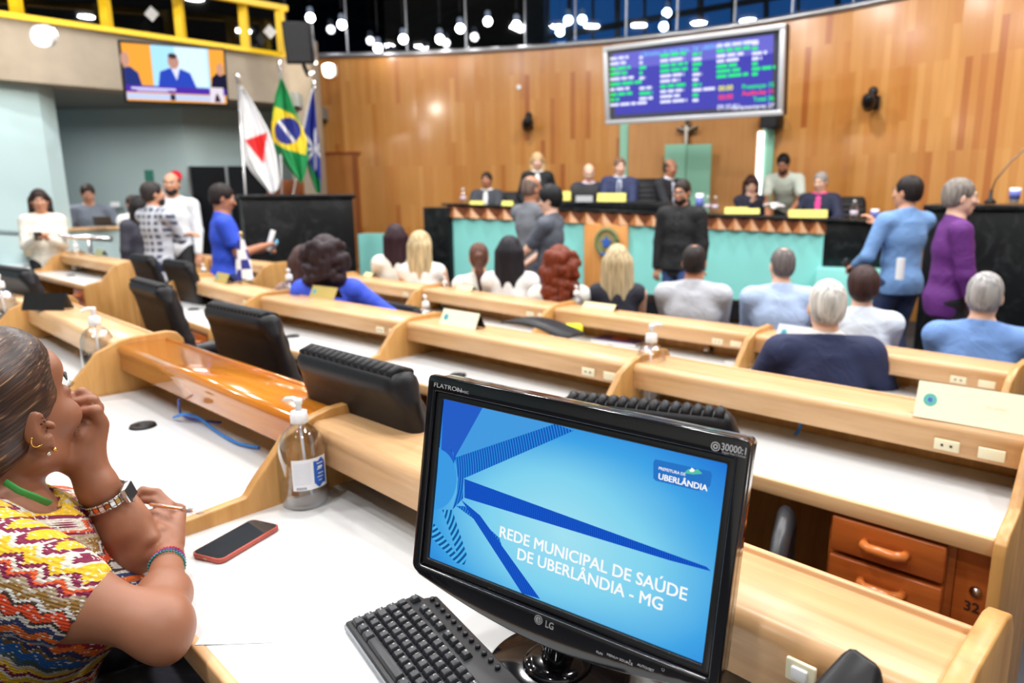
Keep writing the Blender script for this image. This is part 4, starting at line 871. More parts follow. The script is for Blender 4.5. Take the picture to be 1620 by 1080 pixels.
# town logo
lx, ly = SP(1036, 764); 
shp('slide_logo_plate', [(1034, 731), (1037, 726), (1124, 745), (1127, 750), (1124, 768), (1114, 775), (1105, 776), (1038, 760), (1034, 756)], Emit('logo_blue', hx(38, 120, 205), .92), .0007)
stext('slide_logo_text', 'PREFEITURA DE', 1042, 742, .0048, b=.02); stext('slide_logo_text', 'UBERLÂNDIA', 1041, 757, .0098, b=.05, sx=1.02)
shp('slide_logo_hill', [(1082, 748), (1090, 741), (1097, 744), (1104, 741), (1112, 749), (1098, 750)], Emit('logo_green', hx(90, 200, 170), .92), .0010); shp('slide_logo_house', [(1091, 744), (1095, 739), (1100, 743), (1098, 746), (1093, 746)], EWH, .0012)
# writing and marks on the bezel
GREY = M('bezel_print', (.5, .5, .52), .4); SIL = M('logo_silver', (.45, .45, .47), .3, metal=.5)
def btext(nm, s, px, py, size, sx=1, b=0.0, m=GREY, al='LEFT', shear=0):
    x, y = onplane(mc+mn*.0102, mr, mu, mn, px, py); text(nm, s, size, ML(x, y, .0104), mr, mu, m, mon, b, .0001, al, sx, shear=shear)
btext('bezel_writing', 'FLATRON', 686, 611, .0085, 1.35); btext('bezel_writing', 'W1943C', 722, 619, .0048, 1.2)
btext('bezel_writing', '30000:1', 1140, 711, .0112, .82, .02); btext('bezel_writing', 'Digital Fine Contrast', 1142, 716, .0035, .9)
def bl(px, py): return onplane(mc+mn*.0102, mr, mu, mn, px, py)
def disc(nm, px, py, r, m, inner=0, off=.0103, z=.0003):
    x, y = bl(px, py); g = G(); R = np.stack([mr, mu, mn], 1); pr = [(inner, 0), (r, 0), (r, z), (inner, z), (inner, 0)] if inner else [(0, 0), (r, 0), (r, z), (0, z)]
    g.lathe(pr, ML(x, y, off), 24, R=R, cap=not inner); return g.mk(nm, m, mon, world=True)
disc('contrast_mark', 1132, 706, .0052, GREY, .0042); disc('contrast_mark', 1132, 706, .0028, GREY, .0015)
disc('maker_logo', 852, 980, .0062, SIL, off=.0103); disc('maker_logo_ring', 852, 980, .0050, GLOSS, .0043, off=.0106)
x, y = bl(852, 980); g = G(); g.box(ML(x-.0002, y-.0, .0109), (.0008, .0045, .0002), Rm); g.box(ML(x+.0010, y-.0022, .0109), (.0022, .0008, .0002), Rm); g.box(ML(x+.0025, y+.0005, .0109), (.0022, .0008, .0002), Rm); g.mk('maker_logo_mark', GLOSS, mon, world=True)
x, y = bl(862, 991); text('maker_name', 'LG', .0125, ML(x, y, .0104), mr, mu, SIL, mon, .02, .0002, sx=.85)
for k, (s, px, py) in enumerate((('FUN', 943, 1032), ('MENU', 960, 1036), ('◄ SOURCE', 975, 1042), ('►', 995, 1046), ('AUTO/SET', 1008, 1052))): btext('button_label', s.replace('◄', '<').replace('►', '>'), px, py, .0042, 1.1)
x, y = bl(1049, 1059); g = G(); g.tube([ML(x+.0016*math.cos(a), y+.0016*math.sin(a), .0104) for a in np.linspace(.5*math.pi+.5, 2.5*math.pi-.5, 12)], .0002, 4); g.mk('power_mark', GREY, mon, world=True)
# chrome-like line above the lower lip
g = G(); g.tube([ML(x, -SH/2-.0115, .0102) for x in np.linspace(-.212, .212, 12)], .0007, 6); g.mk('lip_line', M('lip_metal', (.25, .25, .27), .25, metal=.7), mon, True, world=True)
# stand
sb = np.array([mc[0]+.006, mc[1]+.035, .76]); sb = AZ(882, 1062, .765); sb = np.array([sb[0], sb[1], .76])
g = G(); g.lathe([(.0, 0), (.098, 0), (.105, .004), (.105, .010), (.099, .016), (.05, .020), (0, .021)], sb, 48); o = g.mk('base', GLOSS, mon, True, world=True)
o.scale = (1, 1, 1)
sn = ML(0, -.135, -.028); g = G(); g.tube([sb+np.array([0, 0, .012]), sb+np.array([0, 0, .05]), (sb+sn)/2+np.array([0, 0, .02]), sn+mu*.05], [.036, .032, .03, .032], 24, flat=(1, .7)); g.mk('neck', GLOSS, mon, True, world=True)
g = G(); g.lathe([(.03, 0), (.046, 0), (.050, .004), (.046, .010), (.034, .014)], sb+np.array([0, 0, .017]), 32); g.mk('neck_collar', GLOSS, mon, True, world=True)
# ------------------------------------------------------------------ keyboard
KP = AZ(553, 975, .785); kx = unit(AZ(636, 1090, .785)-KP); kx = unit([kx[0], kx[1], 0]); ky = np.array([-kx[1], kx[0], 0])
kb = thing('keyboard', 'black computer keyboard lying in front of the monitor', 'keyboard', (KP[0], KP[1], .76), math.atan2(kx[1], kx[0]))
KEYM = M('key_plastic', (.022, .024, .03), .42, var=.15, scale=300); KBB = M('keyboard_body', (.02, .022, .027), .45, var=.15)
LEG = M('key_legend', (.75, .75, .75), .5)
g = G(); g.prism([(-.006, -.006, .002), (.452, -.006, .002), (.452, .142, .002), (.02, .142, .002), (.012, .122, .002), (-.006, .118, .002)], (0, 0, .013)); 
V = g.V; g.V = [(x, y, z+(.05*max(y, 0) if z > .01 else 0)) for x, y, z in V]; o = g.mk('body', KBB, kb); bevel(o, .003, 2)
g = G(); g.box((.22, -.0065, .007), (.45, .004, .008)); g.mk('front_edge', M('kb_edge', (.25, .27, .3), .4), kb)
u_ = .0188
rows_ = [ (0, [('Ctrl', 1.25), ('win', 1.1), ('Alt', 1.25), ('', 5.9), ('Alt', 1.2), ('win', 1.2), ('Ctrl', 1.25)]),
          (1, [('shift', 1.25)]+[(c, 1) for c in '\\ZXCVBNM,.;/']+[('shift', 1.7)]), (2, [('Caps', 1.55)]+[(c, 1) for c in 'ASDFGHJKLÇ~]']+[('Ent', 1.4)]),
          (3, [('Tab', 1.45)]+[(c, 1) for c in "QWERTYUIOP´["]+[('Ent', 1.5)]), (4, [(c, 1) for c in ['\'', '1', '2', '3', '4', '5', '6', '7', '8', '9', '0', '-', '=']]+[('Back', 2)]),
          (5.25, [('Esc', 1), (None, .95), ('F1', 1), ('F2', 1), ('F3', 1), ('F4', 1), (None, .5), ('F5', 1), ('F6', 1), ('F7', 1), ('F8', 1)])]
def key(x, y, w, s, small=False):
    w_ = w*u_; zb = .015+.05*y; d = u_*(.80 if small else .93); b_ = .0009; tp = .0029; hgt = .0085 if not small else .0075
    bot = [(x+b_, y, zb), (x+w_-b_, y, zb), (x+w_-b_, y+d, zb+.05*d), (x+b_, y+d, zb+.05*d)]; top = [(x+b_+tp, y+.0022, zb+hgt), (x+w_-b_-tp, y+.0022, zb+hgt), (x+w_-b_-tp, y+d-.0040, zb+hgt+.0016), (x+b_+tp, y+d-.0040, zb+hgt+.0016)]
    g = G(); g.hexa(bot, top); k = g.mk('key', KEYM, kb, bev=.0012)
    if s: text('key_legend', s, .0048 if len(s) < 3 else .0034, (x+b_+tp+.0012, y+d-.0095 if not small else y+d-.0088, zb+hgt+.0013), (1, 0, 0), (0, .995, .09), LEG, k, .02, .00008, world=False)
for ry, ks in rows_:
    x = 0.001
    for s, w in ks:
        if s is not None: key(x, ry*u_+.001, w, s, ry > 5)
        x += w*u_
for k in range(12):
    g = G(); g.lathe([(.0042, 0), (.0042, .004), (.0034, .0052), (0, .0055)], (.028+k*.0192, .130, .0215), 16); g.mk('media_button', KEYM, kb, True)
# ------------------------------------------------------------------ phone, sheets, pen
PH = [AZ(303, 873, .768), AZ(345, 893, .768), AZ(443, 836, .768), AZ(402, 817, .768)]
pc_ = sum(PH)/4; py_ = unit((PH[2]-PH[1])+(PH[3]-PH[0])); pz_ = math.atan2(-py_[0], py_[1])
t = thing('smartphone', 'smartphone with a dark screen in a terracotta red case, lying on the white sheets', 'phone', (pc_[0], pc_[1], .7614), pz_)
CASE = M('case_terracotta', hx(178, 78, 62), .5)
def rrect(w, h, r, n=6): return [(sx*(w/2-r)+r*math.cos(a), sy*(h/2-r)+r*math.sin(a)) for sx, sy, a0 in ((1, 1, 0), (-1, 1, .5), (-1, -1, 1), (1, -1, 1.5)) for a in np.linspace(a0*math.pi, (a0+.5)*math.pi, n)]
g = G(); g.prism([(x, y, 0) for x, y in rrect(.0775, .157, .013)], (0, 0, .0095)); o = g.mk('case', CASE, t); bevel(o, .002, 2)
g = G(); g.prism([(x, y, .0090) for x, y in rrect(.0715, .151, .011)], (0, 0, .0010)); g.mk('screen', M('phone_glass', (.03, .033, .038), .07, var=.02), t)
g = G(); g.prism([(x, y+.0705, .01005) for x, y in rrect(.026, .0042, .002)], (0, 0, .0002)); g.mk('camera_notch', BLACK, t)
g = G(); g.box((0, -.0788, .0048), (.009, .001, .003)); g.box((-.017, -.0788, .0048), (.002, .001, .002)); g.mk('charging_port', M('port_brass', (.4, .25, .12), .4), t)
sheet = [AZ(318, 1010, .761), AZ(430, 1016, .761), AZ(522, 852, .761)]
ea = unit(sheet[2]-sheet[1]); eb = unit(sheet[0]-sheet[1]); eb = unit(eb-ea*(ea@eb))
for k, (lab, off, an) in enumerate((('lower one of two blank white sheets under the phone', .0, .0), ('upper one of two blank white sheets, lying under the phone', .0008, .018))):
    e1 = Rz(an)@ea; e2 = Rz(an)@eb; q = sheet[1]+e2*.001*k; wpap = float(np.linalg.norm(sheet[0]-sheet[1]))
    nx, ny = 4, 8; V = []
    for i in range(nx+1):
        for j in range(ny+1):
            p = q+e2*wpap*i/nx+e1*.297*j/ny; lift = .0025*max(0, i/nx-.4)**2*(1 if j == 0 else 0) if k else 0; V.append((p[0], p[1], .7606+off*.4+lift))
    F = [(i*(ny+1)+j, (i+1)*(ny+1)+j, (i+1)*(ny+1)+j+1, i*(ny+1)+j+1) for i in range(nx) for j in range(ny)]
    o = mk('paper_sheet', V, F, M('paper', (.88, .89, .92), .7, var=.01)); s_ = o.modifiers.new('t', 'SOLIDIFY'); s_.thickness = .0002; tag(o, lab, 'paper')
g = G(); p = AZ(747, 957, .7605); g.lathe([(0, 0), (.0028, 0), (.0028, .0004), (0, .0004)], p, 12); tag(g.mk('screw_hole', BLACK), 'tiny dark hole in the white desktop between keyboard and monitor', 'hole')
# ------------------------------------------------------------------ gel bottle
def bottle_proto(loc, level=.45, label=True, pump=True, lab='', rz=0.0, sc=1.0, group='gel pump bottles on the desks', style=0):
    t = thing('gel_bottle', lab, 'bottle', loc, rz, group); t.scale = (sc, sc, sc)
    R_ = .047
    prof = [(0, .004), (.035, .0), (.044, .002), (R_, .012), (R_, .040), (R_*1.0, .10), (R_*.985, .130), (R_*.93, .146), (R_*.78, .163), (R_*.55, .176), (.016, .184), (.0145, .196)]
    g = G(); g.lathe(prof, seg=36); b_ = g.mk('bottle_body', CLEAR, t, True)
    zl = .012+.118*level*1.0
    g = G(); g.lathe([(0, .006), (.035, .004), (R_-.003, .014), (R_-.003, zl), (0, zl+.0005)], seg=32); g.mk('gel', LIQ, t, True)
    g = G(); g.tube([(0, 0, .192), (.002, .004, .10), (.006, .012, .016)], .0030, 8); g.mk('dip_tube', M('tube_plastic', (.75, .77, .8), .4), t, True)
    g = G(); g.lathe([(.0165, .188), (.0175, .190), (.0175, .205), (.0160, .207), (.0160, .214), (.006, .216)], seg=28); g.mk('collar', WPL, t, True)
    g = G(); g.lathe([(.0062, .214), (.0062, .228), (.0085, .230), (.0085, .240), (.007, .242), (0, .242)], seg=16); g.tube([(0, 0, .2375), (-.014, -.004, .240), (-.030, -.009, .238), (-.036, -.0105, .2335)], [.0062, .0055, .0042, .0034], 10); g.mk('pump_head', WPL, t, True)
    if label:
        def arcpatch(nm, a0, a1, z0, z1, m, rr, n=14, prof_=None, par=t):
            V = []; 
            for i in range(n+1):
                a = a0+(a1-a0)*i/n; e0, e1 = (z0, z1) if prof_ is None else prof_(i/n)
                V += [(rr*math.cos(a), rr*math.sin(a), e0), (rr*math.cos(a), rr*math.sin(a), e1)]
            return mk(nm, V, [(2*i, 2*i+2, 2*i+3, 2*i+1) for i in range(n)], m, par, True)
        LB = M('label_white', (.85, .87, .92), .5, var=.02); BLU = M('label_blue', hx(40, 95, 190), .5)
        if style == 0:
            l_ = arcpatch('label', -.98, .62, .048, .118, LB, R_+.0006)
            arcpatch('label_emblem', -.08, .52, .05, .114, BLU, R_+.0010, 14, lambda s: (.052+.006*(1-math.sin(s*math.pi))+.003*math.cos(s*9), .113-.006*(1-math.sin(s*math.pi))+.003*math.cos(s*9)), l_)
            for k, zz_ in enumerate((.103, .093, .090, .080, .072, .064)):
                arcpatch('label_writing', .06+.05*(k % 2), .40-.05*(k % 3), zz_, zz_+(.0045 if k == 1 else .0018), WPL, R_+.0014, 8, par=l_)
            for k in range(11): arcpatch('label_small_print', -.9, -.2, .108-k*.0045, .1088-k*.0045, M('small_print', (.5, .55, .68), .6), R_+.0010, 8, par=l_)
            for k in range(7): arcpatch('label_barcode', -.82+k*.06, -.82+k*.06+.03, .050, .056, M('print_dark', (.08, .09, .16), .6), R_+.0011, 2, par=l_)
        elif style == 1:
            l_ = arcpatch('label', -1.1, 1.0, .045, .125, M('label_pale_blue', hx(150, 205, 232), .5), R_+.0006); arcpatch('label_writing', -.6, .5, .098, .112, BLU, R_+.001, par=l_)
    return t
viewdir = lambda p: math.atan2(0-p[1], 0-p[0])
p = AZ(484, 794, .76); bt = bottle_proto((p[0], p[1], .76), .40, lab='largest gel pump bottle, with a blue and white label, beside the smartphone', rz=viewdir(p)+.50, sc=1.10); bt.scale = (1.08, 1.08, 1.0)
# ------------------------------------------------------------------ other bottles, name plates and small things on the desks
def on(px, py, z): p = AZ(px, py, z); return (p[0], p[1], z)
def bdup(px, py, z, lab, sc=1.0, src=None, rz=0.0):
    p = on(px, py, z); o = dup(src or bt, p, viewdir(p)+rz, lab); o.scale = (sc, sc, sc); return o
zb, zc_ = .66, .56
bdup(676, 548, zb, 'blue labelled gel pump bottle at the left end of the desk beyond the monitor', 1.10)
bdup(1028, 638, zb, 'gel pump bottle at the divider just above the monitor, its label turned to the left', 1.25, rz=-1.3)
p = on(163, 608, .76); b2 = bottle_proto(p, .75, False, lab='unlabelled gel pump bottle, three quarters full, beside the varnished shelf near the woman', rz=viewdir(p)+1.9, sc=1.18)
b3 = bdup(12, 530, .76, 'unlabelled gel pump bottle at the left frame edge above the woman', 1.25, b2)
p = on(462, 499, zb); b1 = bottle_proto(p, .9, True, lab='gel pump bottle with a pale blue label at the divider in the middle row', rz=viewdir(p), sc=1.25, style=1)
bdup(326, 466, zb, 'gel bottle with a blue and white label at the aisle end of the middle row', 1.0)
bdup(705, 487, zc_, 'front-row gel bottle behind the yellow nameplate', 1.0); bdup(912, 518, zc_, 'front-row gel bottle between the redhead and the blonde woman in black', 1.15)
for px, py, z, nm, s in ((66, 402, zb, 'leftmost', 1.5), (125, 428, zb, 'middle, above the end panel desk', 1.3), (10+173, 404, zc_, 'one of a close pair, left hand one', 1.2), (190, 406, zc_, 'one of a close pair, right hand one', 1.2), (232, 404, zc_, 'below the man in the checked shirt', 1.4), (287, 416, zc_, 'below the man in the white shirt', 1.3), (354, 430, zc_, 'below the man in the blue polo shirt', 1.2), (22, 401, zb, 'by the left frame edge', 1.4)):
    bdup(px, py, z, 'small distant gel bottle, '+nm+', at the far left', s)
PLY = M('plate_cream', hx(238, 228, 170), .5, var=.03); PLD = M('plate_dark', (.02, .02, .02), .25)
def plate(px, py, z, wd, hg, ang, lab, face=PLY, logo=True, back=PLD, txt=None, ink=None):
    """folded tent sign; ang: direction of its long side relative to the row"""
    p = on(px, py, z); t = thing('name_plate', lab, 'nameplate', p, ang, 'name plates on the desks')
    g = G(); d = .035; g.hexa([(-wd/2, -d, 0), (wd/2, -d, 0), (wd/2, -d+.003, 0), (-wd/2, -d+.003, 0)], [(-wd/2, -.0015, hg), (wd/2, -.0015, hg), (wd/2, .0015, hg), (-wd/2, .0015, hg)]); f_ = g.mk('plate_front', face, t)
    g = G(); g.hexa([(-wd/2, d-.003, 0), (wd/2, d-.003, 0), (wd/2, d, 0), (-wd/2, d, 0)], [(-wd/2, -.0015, hg), (wd/2, -.0015, hg), (wd/2, .0015, hg), (-wd/2, .0015, hg)]); g.mk('plate_back', back, t)
    up = unit((0, d, hg)); o = np.array([0, -d-.0008, 0])
    if logo:
        g = G(); q = o+np.array([-wd/2+.035, 0, 0])+up*hg*.55; R = np.stack([(1, 0, 0), up, np.cross((1, 0, 0), up)], 1)
        g.lathe([(.008, 0), (.017, 0), (.017, .0006), (.008, .0006)], q, 18, R=R, cap=False); l_ = g.mk('plate_crest', M('crest_teal', hx(90, 190, 180), .5), t); g = G(); g.lathe([(0, 0), (.007, 0), (.007, .0006), (0, .0006)], q, 12, R=R); g.mk('crest_star', M('crest_blue', hx(60, 120, 200), .5), l_)
    if txt:
        for k, (s, sz, yy) in enumerate(txt): text('plate_writing', s, sz, o+np.array([.02, 0, 0])+up*hg*yy, (1, 0, 0), up, ink or M('plate_ink', hx(190, 160, 90), .6), t, 0, .0002, 'CENTER', world=False)
    return t
ra = math.atan2(DESK['b3'][0].rotation_euler.z, 1)
RA = lambda k: DESK[k][0].rotation_euler.z
plate(1560, 672, .93-.1, .34, .095, RA('b3')+.04, 'large cream name plate with a teal crest, above two power sockets at the right', M('plate_pale', hx(252, 248, 218), .5), True, txt=(('Vereador', .013, .55),), ink=M('pale_ink', hx(228, 218, 170), .6))
plate(731, 515, .83, .25, .07, RA('b2'), 'cream name plate on the shelf right above the monitor corner', M('plate_pale'), True)
plate(516, 470, .83, .24, .065, RA('b1')+.05, 'gold name plate on the shelf behind the woman in the blue jacket', M('plate_gold', hx(205, 185, 110), .4, metal=.2), True)
plate(355, 446, .83, .22, .065, RA('b0'), 'gold name plate next to the white and blue wrapped object on the shelf', M('plate_gold'), True)
plate(1262, 538, .73, .2, .07, RA('c3'), 'white name plate with a teal crest, left of the man in the dark suit', WPL, True)
plate(950, 488, .73, .24, .035, RA('c2'), 'low cream topped black name plate behind the blonde woman in black', PLY, False, txt=None)
plate(586, 436, .73, .12, .03, RA('c0'), 'low name plate on the front shelf left of the dark haired woman in white', PLY, False); plate(738, 458, .73, .17, .03, RA('c1'), 'low name plate on the front shelf behind the ponytailed woman', PLY, False)
plate(76, 489, .93, .2, .075, RA('a2')+.7, 'black shiny name plate stand on the nearest shelf, upper left', PLD, False, M('plate_grey', (.12, .12, .13), .3))
for px, py, nm in ((95, 396, 'left'), (160, 404, 'right')): plate(px, py, .83, .2, .06, RA('d2'), 'small greenish name plate in the far left block, '+nm+' one of two', M('plate_green', hx(150, 160, 120), .5), False)
for px, py, nm in ((246, 387, 'below the checked shirt'), (310, 396, 'below the black glass door'), (384, 404, 'below the blue polo shirt')): plate(px, py, .73, .2, .05, RA('e2'), 'small gold name plate on the far left front shelf, '+nm, M('plate_gold'), False)
# wrapped white-blue object (folded pennant) on the shelf
p = on(388, 447, .83); t = thing('table_flag', 'small white and blue table flag on a stand, on the middle-row shelf', 'flag', p)
V = []; 
for j in range(13):
    for i in range(17):
        a = 2*math.pi*i/16; rr = (.018+.045*j/12)*(1+.25*math.sin(a*4+j*.3)); V.append((rr*math.cos(a), rr*.8*math.sin(a), .30-.27*j/12))
F = [(j*17+i, j*17+i+1, (j+1)*17+i+1, (j+1)*17+i) for j in range(12) for i in range(16)]
mi = [1 if ((i//3+j//3) % 3 == 0) else 0 for j in range(12) for i in range(16)]
mk('cloth', V, F, [M('flag_white'), M('flag_blue')], t, True, mi=mi); g = G(); g.tube([(0, 0, .0), (0, 0, .33)], .006, 8); g.lathe([(.05, 0), (.05, .012), (0, .015)], seg=16); g.ell((0, 0, .34), (.014, .014, .016)); g.mk('stand', M('stand_gold', (.6, .45, .2), .3, metal=.6), t, True)
# magazine, folder, cables, papers in the front row
MAG = M('magazine_purple', hx(100, 70, 130), .4, var=.5, scale=14)
p = on(982, 539, zc_); t = thing('magazine', 'purple magazine with an orange picture lying on the front-row desk', 'magazine', p, RA('c2')+.12)
g = G(); g.box((0, 0, .006), (.30, .20, .012)); g.mk('pages', WPL, t); g = G(); g.box((0, 0, .0125), (.295, .195, .001)); c_ = g.mk('cover', MAG, t); g = G(); g.lathe([(0, 0), (.05, 0), (.05, .0006), (0, .0006)], (-.01, .01, .0135), 20); g.mk('cover_picture', M('mag_orange', hx(230, 120, 80), .4), c_)
p = on(880, 527, .83); t = thing('document_tray', 'black open folder lying across the shelf, left of the yellow sponge', 'folder', on(858, 522, .70), RA('b2')+.05)
g = G(); V = []; 
for i in range(13):
    x = -.22+.44*i/12; z = .05*math.cos((i/12-.3)*2.4); V += [(x, -.10, z), (x, .10, z)]
mk('cover', V, [(2*i, 2*i+2, 2*i+3, 2*i+1) for i in range(12)], LEATH, t, True).modifiers.new('t', 'SOLIDIFY').thickness = .008
p = on(899, 527, .62); s = SDF((-.09, -.05, -.01), (.09, .05, .07), .004); s.box((0, 0, .028), (.085, .045, .026), rnd=.02, k=0); t = s.mk('yellow_sponge', M('sponge_yellow', hx(232, 232, 20), .6)); t.location = on(899, 527, .62); tag(t, 'bright yellow rounded case on the white desk beside the black folder', 'case')
p = on(1140, 553, zc_); t = thing('microphone', 'black table microphone with tangled cable on the front-row desk', 'microphone', p, .75)
g = G(); g.tube([(-.12, 0, .02), (.10, 0, .028)], [.018, .014], 12); g.mk('body', BLACK, t, True); g = G(); g.ell((-.135, 0, .02), (.022, .02, .02)); g.mk('head', CHROME, t, True)
g = G(); g.tube([(.1+.10*math.cos(a)*(1-a/30), -.02+.08*math.sin(a*1.3), .006+.012*abs(math.sin(a*2))) for a in np.linspace(0, 14, 60)], .004, 6); g.mk('cable', BLACK, t, True)
p = on(1196, 574, zc_); t = thing('brochure', 'brochure with a green and blue landscape picture, beside the man in the dark suit', 'brochure', p, RA('c3')); g = G(); g.box((0, 0, .003), (.26, .19, .006)); g.mk('pages', WPL, t); g = G(); g.box((.01, 0, .0068), (.20, .14, .001)); g.mk('picture', M('brochure_picture', hx(90, 130, 130), .5, var=.8, scale=18), t)
p = on(1500, 618, zc_); g = G(); g.box((0, 0, .002), (.30, .2, .004)); t = g.mk('paper_sheet', M('paper')); t.location = p; t.rotation_euler = (0, 0, RA('c3')); tag(t, 'white sheet on the front-row desk right of the man in the dark suit', 'paper')
t = thing('table_stand', 'thin white stand on a blue base on the front-row desk', 'stand', on(793, 494, zc_)); g = G(); g.tube([(0, 0, 0), (0, 0, .17)], .012, 10); g.mk('rod', WPL, t, True); g = G(); g.box((0, 0, .008), (.12, .07, .016)); g.mk('base', M('base_blue', hx(50, 90, 170), .5), t, bev=.004)
# cables
def cable(lab, pts, r=.004, m=BLUEC, nm='network_cable'):
    g = G(); P = [np.array(q, float) for q in pts]; S = []
    for i in range(len(P)-1):
        p0, p1, p2, p3 = P[max(i-1, 0)], P[i], P[i+1], P[min(i+2, len(P)-1)]
        for tt in np.linspace(0, 1, 8, endpoint=False): S.append(.5*((2*p1)+(-p0+p2)*tt+(2*p0-5*p1+4*p2-p3)*tt**2+(-p0+3*p1-3*p2+p3)*tt**3))
    S.append(P[-1]); g.tube(S, r, 8); return tag(g.mk(nm, m, smooth=True), lab, 'cable')
cable('light blue cable curving over the white desk out of the black grommet', [on(275, 660, .77), on(292, 655, .79), on(315, 661, .775), on(340, 680, .768), (AZ(375, 700, .768)), AZ(410, 708, .768)], .0042)
cable('dark blue cable rising from the grommet to under the varnished shelf', [AZ(283, 632, .84), AZ(284, 645, .80), AZ(288, 656, .775), AZ(310, 664, .768), AZ(350, 668, .766)], .0035, M('dark_blue_cable', hx(25, 70, 165), .4))
cable('blue cable rising from the grommet of the right middle-row desk', [AZ(1258, 688, .665), AZ(1266, 675, .69), AZ(1264, 660, .74)], .005); cable('dark blue cable bundle under the shelf at upper left', [AZ(92, 521, .77), AZ(100, 515, .79), AZ(108, 525, .77), AZ(118, 530, .77)], .005, M('dark_blue_cable'))
cable('blue cable loop by the microphone in the front row', [on(1088, 536, .565), on(1096, 540, .58), on(1112, 545, .57), on(1130, 546, .57)], .006)
# near right corner: telephone-like black device, socket, cables
def deskpt(px, py, yl, key='a4'):
    """point under a pixel on the upright plane y = yl of a desk's own frame"""
    r_ = DESK[key][0]; a = r_.rotation_euler.z; n = np.array([-math.sin(a), math.cos(a), 0]); q = np.array(r_.location)+n*yl; d = ray(px, py); return _o+d*(((q-_o)@n)/(d@n))
p = deskpt(1342, 1048, -.26); t = thing('black_device', 'black plastic device with a sloped top at the bottom edge, right of the monitor', 'device', (p[0], p[1], .76), RA('a4')); hz_ = p[2]-.76
g = G(); g.hexa([(-.075, -.09, 0), (.06, -.09, 0), (.06, .05, 0), (-.075, .05, 0)], [(-.050, -.07, hz_*.72), (.040, -.07, hz_*.66), (.022, .035, hz_*.96), (-.012, .035, hz_)]); g.mk('housing', BLACK, t, bev=.008)
g = G(); g.box((-.005, -.05, hz_*.80), (.05, .045, .004), Rx(.3)); g.mk('keypad', M('grey_plastic', (.10, .10, .11), .4), t, bev=.001)
p = deskpt(1267, 1064, -DESK['a4'][2]-.030); t = thing('wall_socket', 'cream power socket on the front of the nearest shelf, beside the black device', 'socket', p, RA('a4'))
g = G(); g.box((0, 0, 0), (.036, .006, .028)); f_ = g.mk('face_plate', CREAM, t, bev=.002); g = G(); g.box((0, -.004, 0), (.020, .006, .016)); g.mk('socket_insert', WPL, t, bev=.002)
cable('black cables lying on the desk behind the lower right monitor corner', [AZ(1160, 1048, .765), AZ(1200, 1060, .775), AZ(1240, 1075, .77), AZ(1290, 1090, .77)], .004, BLACK, 'power_cable')
cable('red cord below the lower right edge of the monitor', [AZ(1030, 1062, .768), AZ(1050, 1070, .775), AZ(1075, 1076, .77), AZ(1100, 1090, .768)], .004, M('red_cord', hx(225, 60, 70), .5), 'red_cord')
# cups and bottle on the podium and right lectern
def cup(px, py, D, lab, h=.14, r=.04):
    p = AY(px, py, D); t = thing('paper_cup', lab, 'cup', p); g = G(); g.lathe([(0, 0), (r*.8, 0), (r, h), (r*.94, h), (r*.76, .01)], seg=20); g.mk('cup_wall', WPL, t, True)
    g = G(); g.lathe([(r*.87+.001, h*.25), (r*.97+.001, h*.8)], seg=20); g.mk('cup_print', M('cup_print', hx(100, 110, 190), .5), t, True)
cup(1604, 321, 6.35, 'tall white and blue cup on the right stone lectern', .13, .045); cup(1383, 349, 8.2, 'white and blue cup on the stone end of the podium', .13, .045); cup(1106, 337, 9.05, 'tall white cup with blue print on the podium, left of the light strip', .24, .05)
def smallbottle(px, py, D, lab, s=1.): 
    p = AY(px, py, D); t = thing('water_bottle', lab, 'bottle', p); t.scale = (s, s, s); g = G(); g.lathe([(0, 0), (.035, 0), (.037, .01), (.037, .13), (.03, .15), (.013, .17), (.013, .19)], seg=20); g.mk('bottle_body', CLEAR, t, True); g = G(); g.lathe([(.014, .18), (.015, .2), (0, .2)], seg=12); g.mk('cap', WPL, t, True); g = G(); g.lathe([(.0375, .05), (.0375, .1)], seg=20); g.mk('label', M('label_pink', hx(205, 190, 205), .5), t, True)
smallbottle(1350, 349, 8.3, 'clear pump bottle on the stone end of the podium', 1.15); smallbottle(1131, 337, 8.95, 'clear water bottle on the podium left of the woman with brown hair'); smallbottle(1119, 336, 9.0, 'clear water bottle on the podium, beside another bottle'); smallbottle(733, 323, 10.2, 'clear water bottle at the left end of the podium', 1.1)
# podium name plates (yellow)
PYE = M('plate_yellow', hx(238, 228, 110), .5)
def pplate(x0, x1, y0, y1, lab):
    p = AY((x0+x1)/2, y1, PD((x0+x1)/2)+.05); D = p[1]; wd = (x1-x0)/F_PX*D; hg = (y1-y0)/F_PX*D; t = thing('name_plate', lab, 'nameplate', p, -.3, 'yellow name plates on the podium')
    g = G(); g.hexa([(-wd/2, -.03, 0), (wd/2, -.03, 0), (wd/2, .05, 0), (-wd/2, .05, 0)], [(-wd/2, .0, hg), (wd/2, .0, hg), (wd/2, .008, hg), (-wd/2, .008, hg)]); g.mk('plate', PYE, t)
    if wd > .25:
        for k in (0, 1): g = G(); g.box((.03, -.018+.012*k, hg*(.35+.3*k)), (wd*.6, .003, hg*.10)); g.mk('plate_writing', M('faint_ink', hx(190, 180, 90), .6), t)
pplate(743, 766, 318, 325, 'small yellow name plate before the seated man at the left end'); pplate(794, 812, 318, 326, 'tiny yellow name plate right of the man at the left end')
pplate(873, 903, 303, 317, 'yellow name plate in front of the standing blonde woman'); pplate(945, 990, 306, 319, 'yellow name plate in front of the man in the middle of the podium'); 
pplate(1147, 1182, 328, 338, 'yellow name plate in front of the woman with long brown hair'); pplate(1182, 1201, 330, 338, 'short yellow name plate between the woman and the bearded man'); pplate(1249, 1306, 332, 344, 'yellow name plate in front of the grey haired man with the pink shirt')
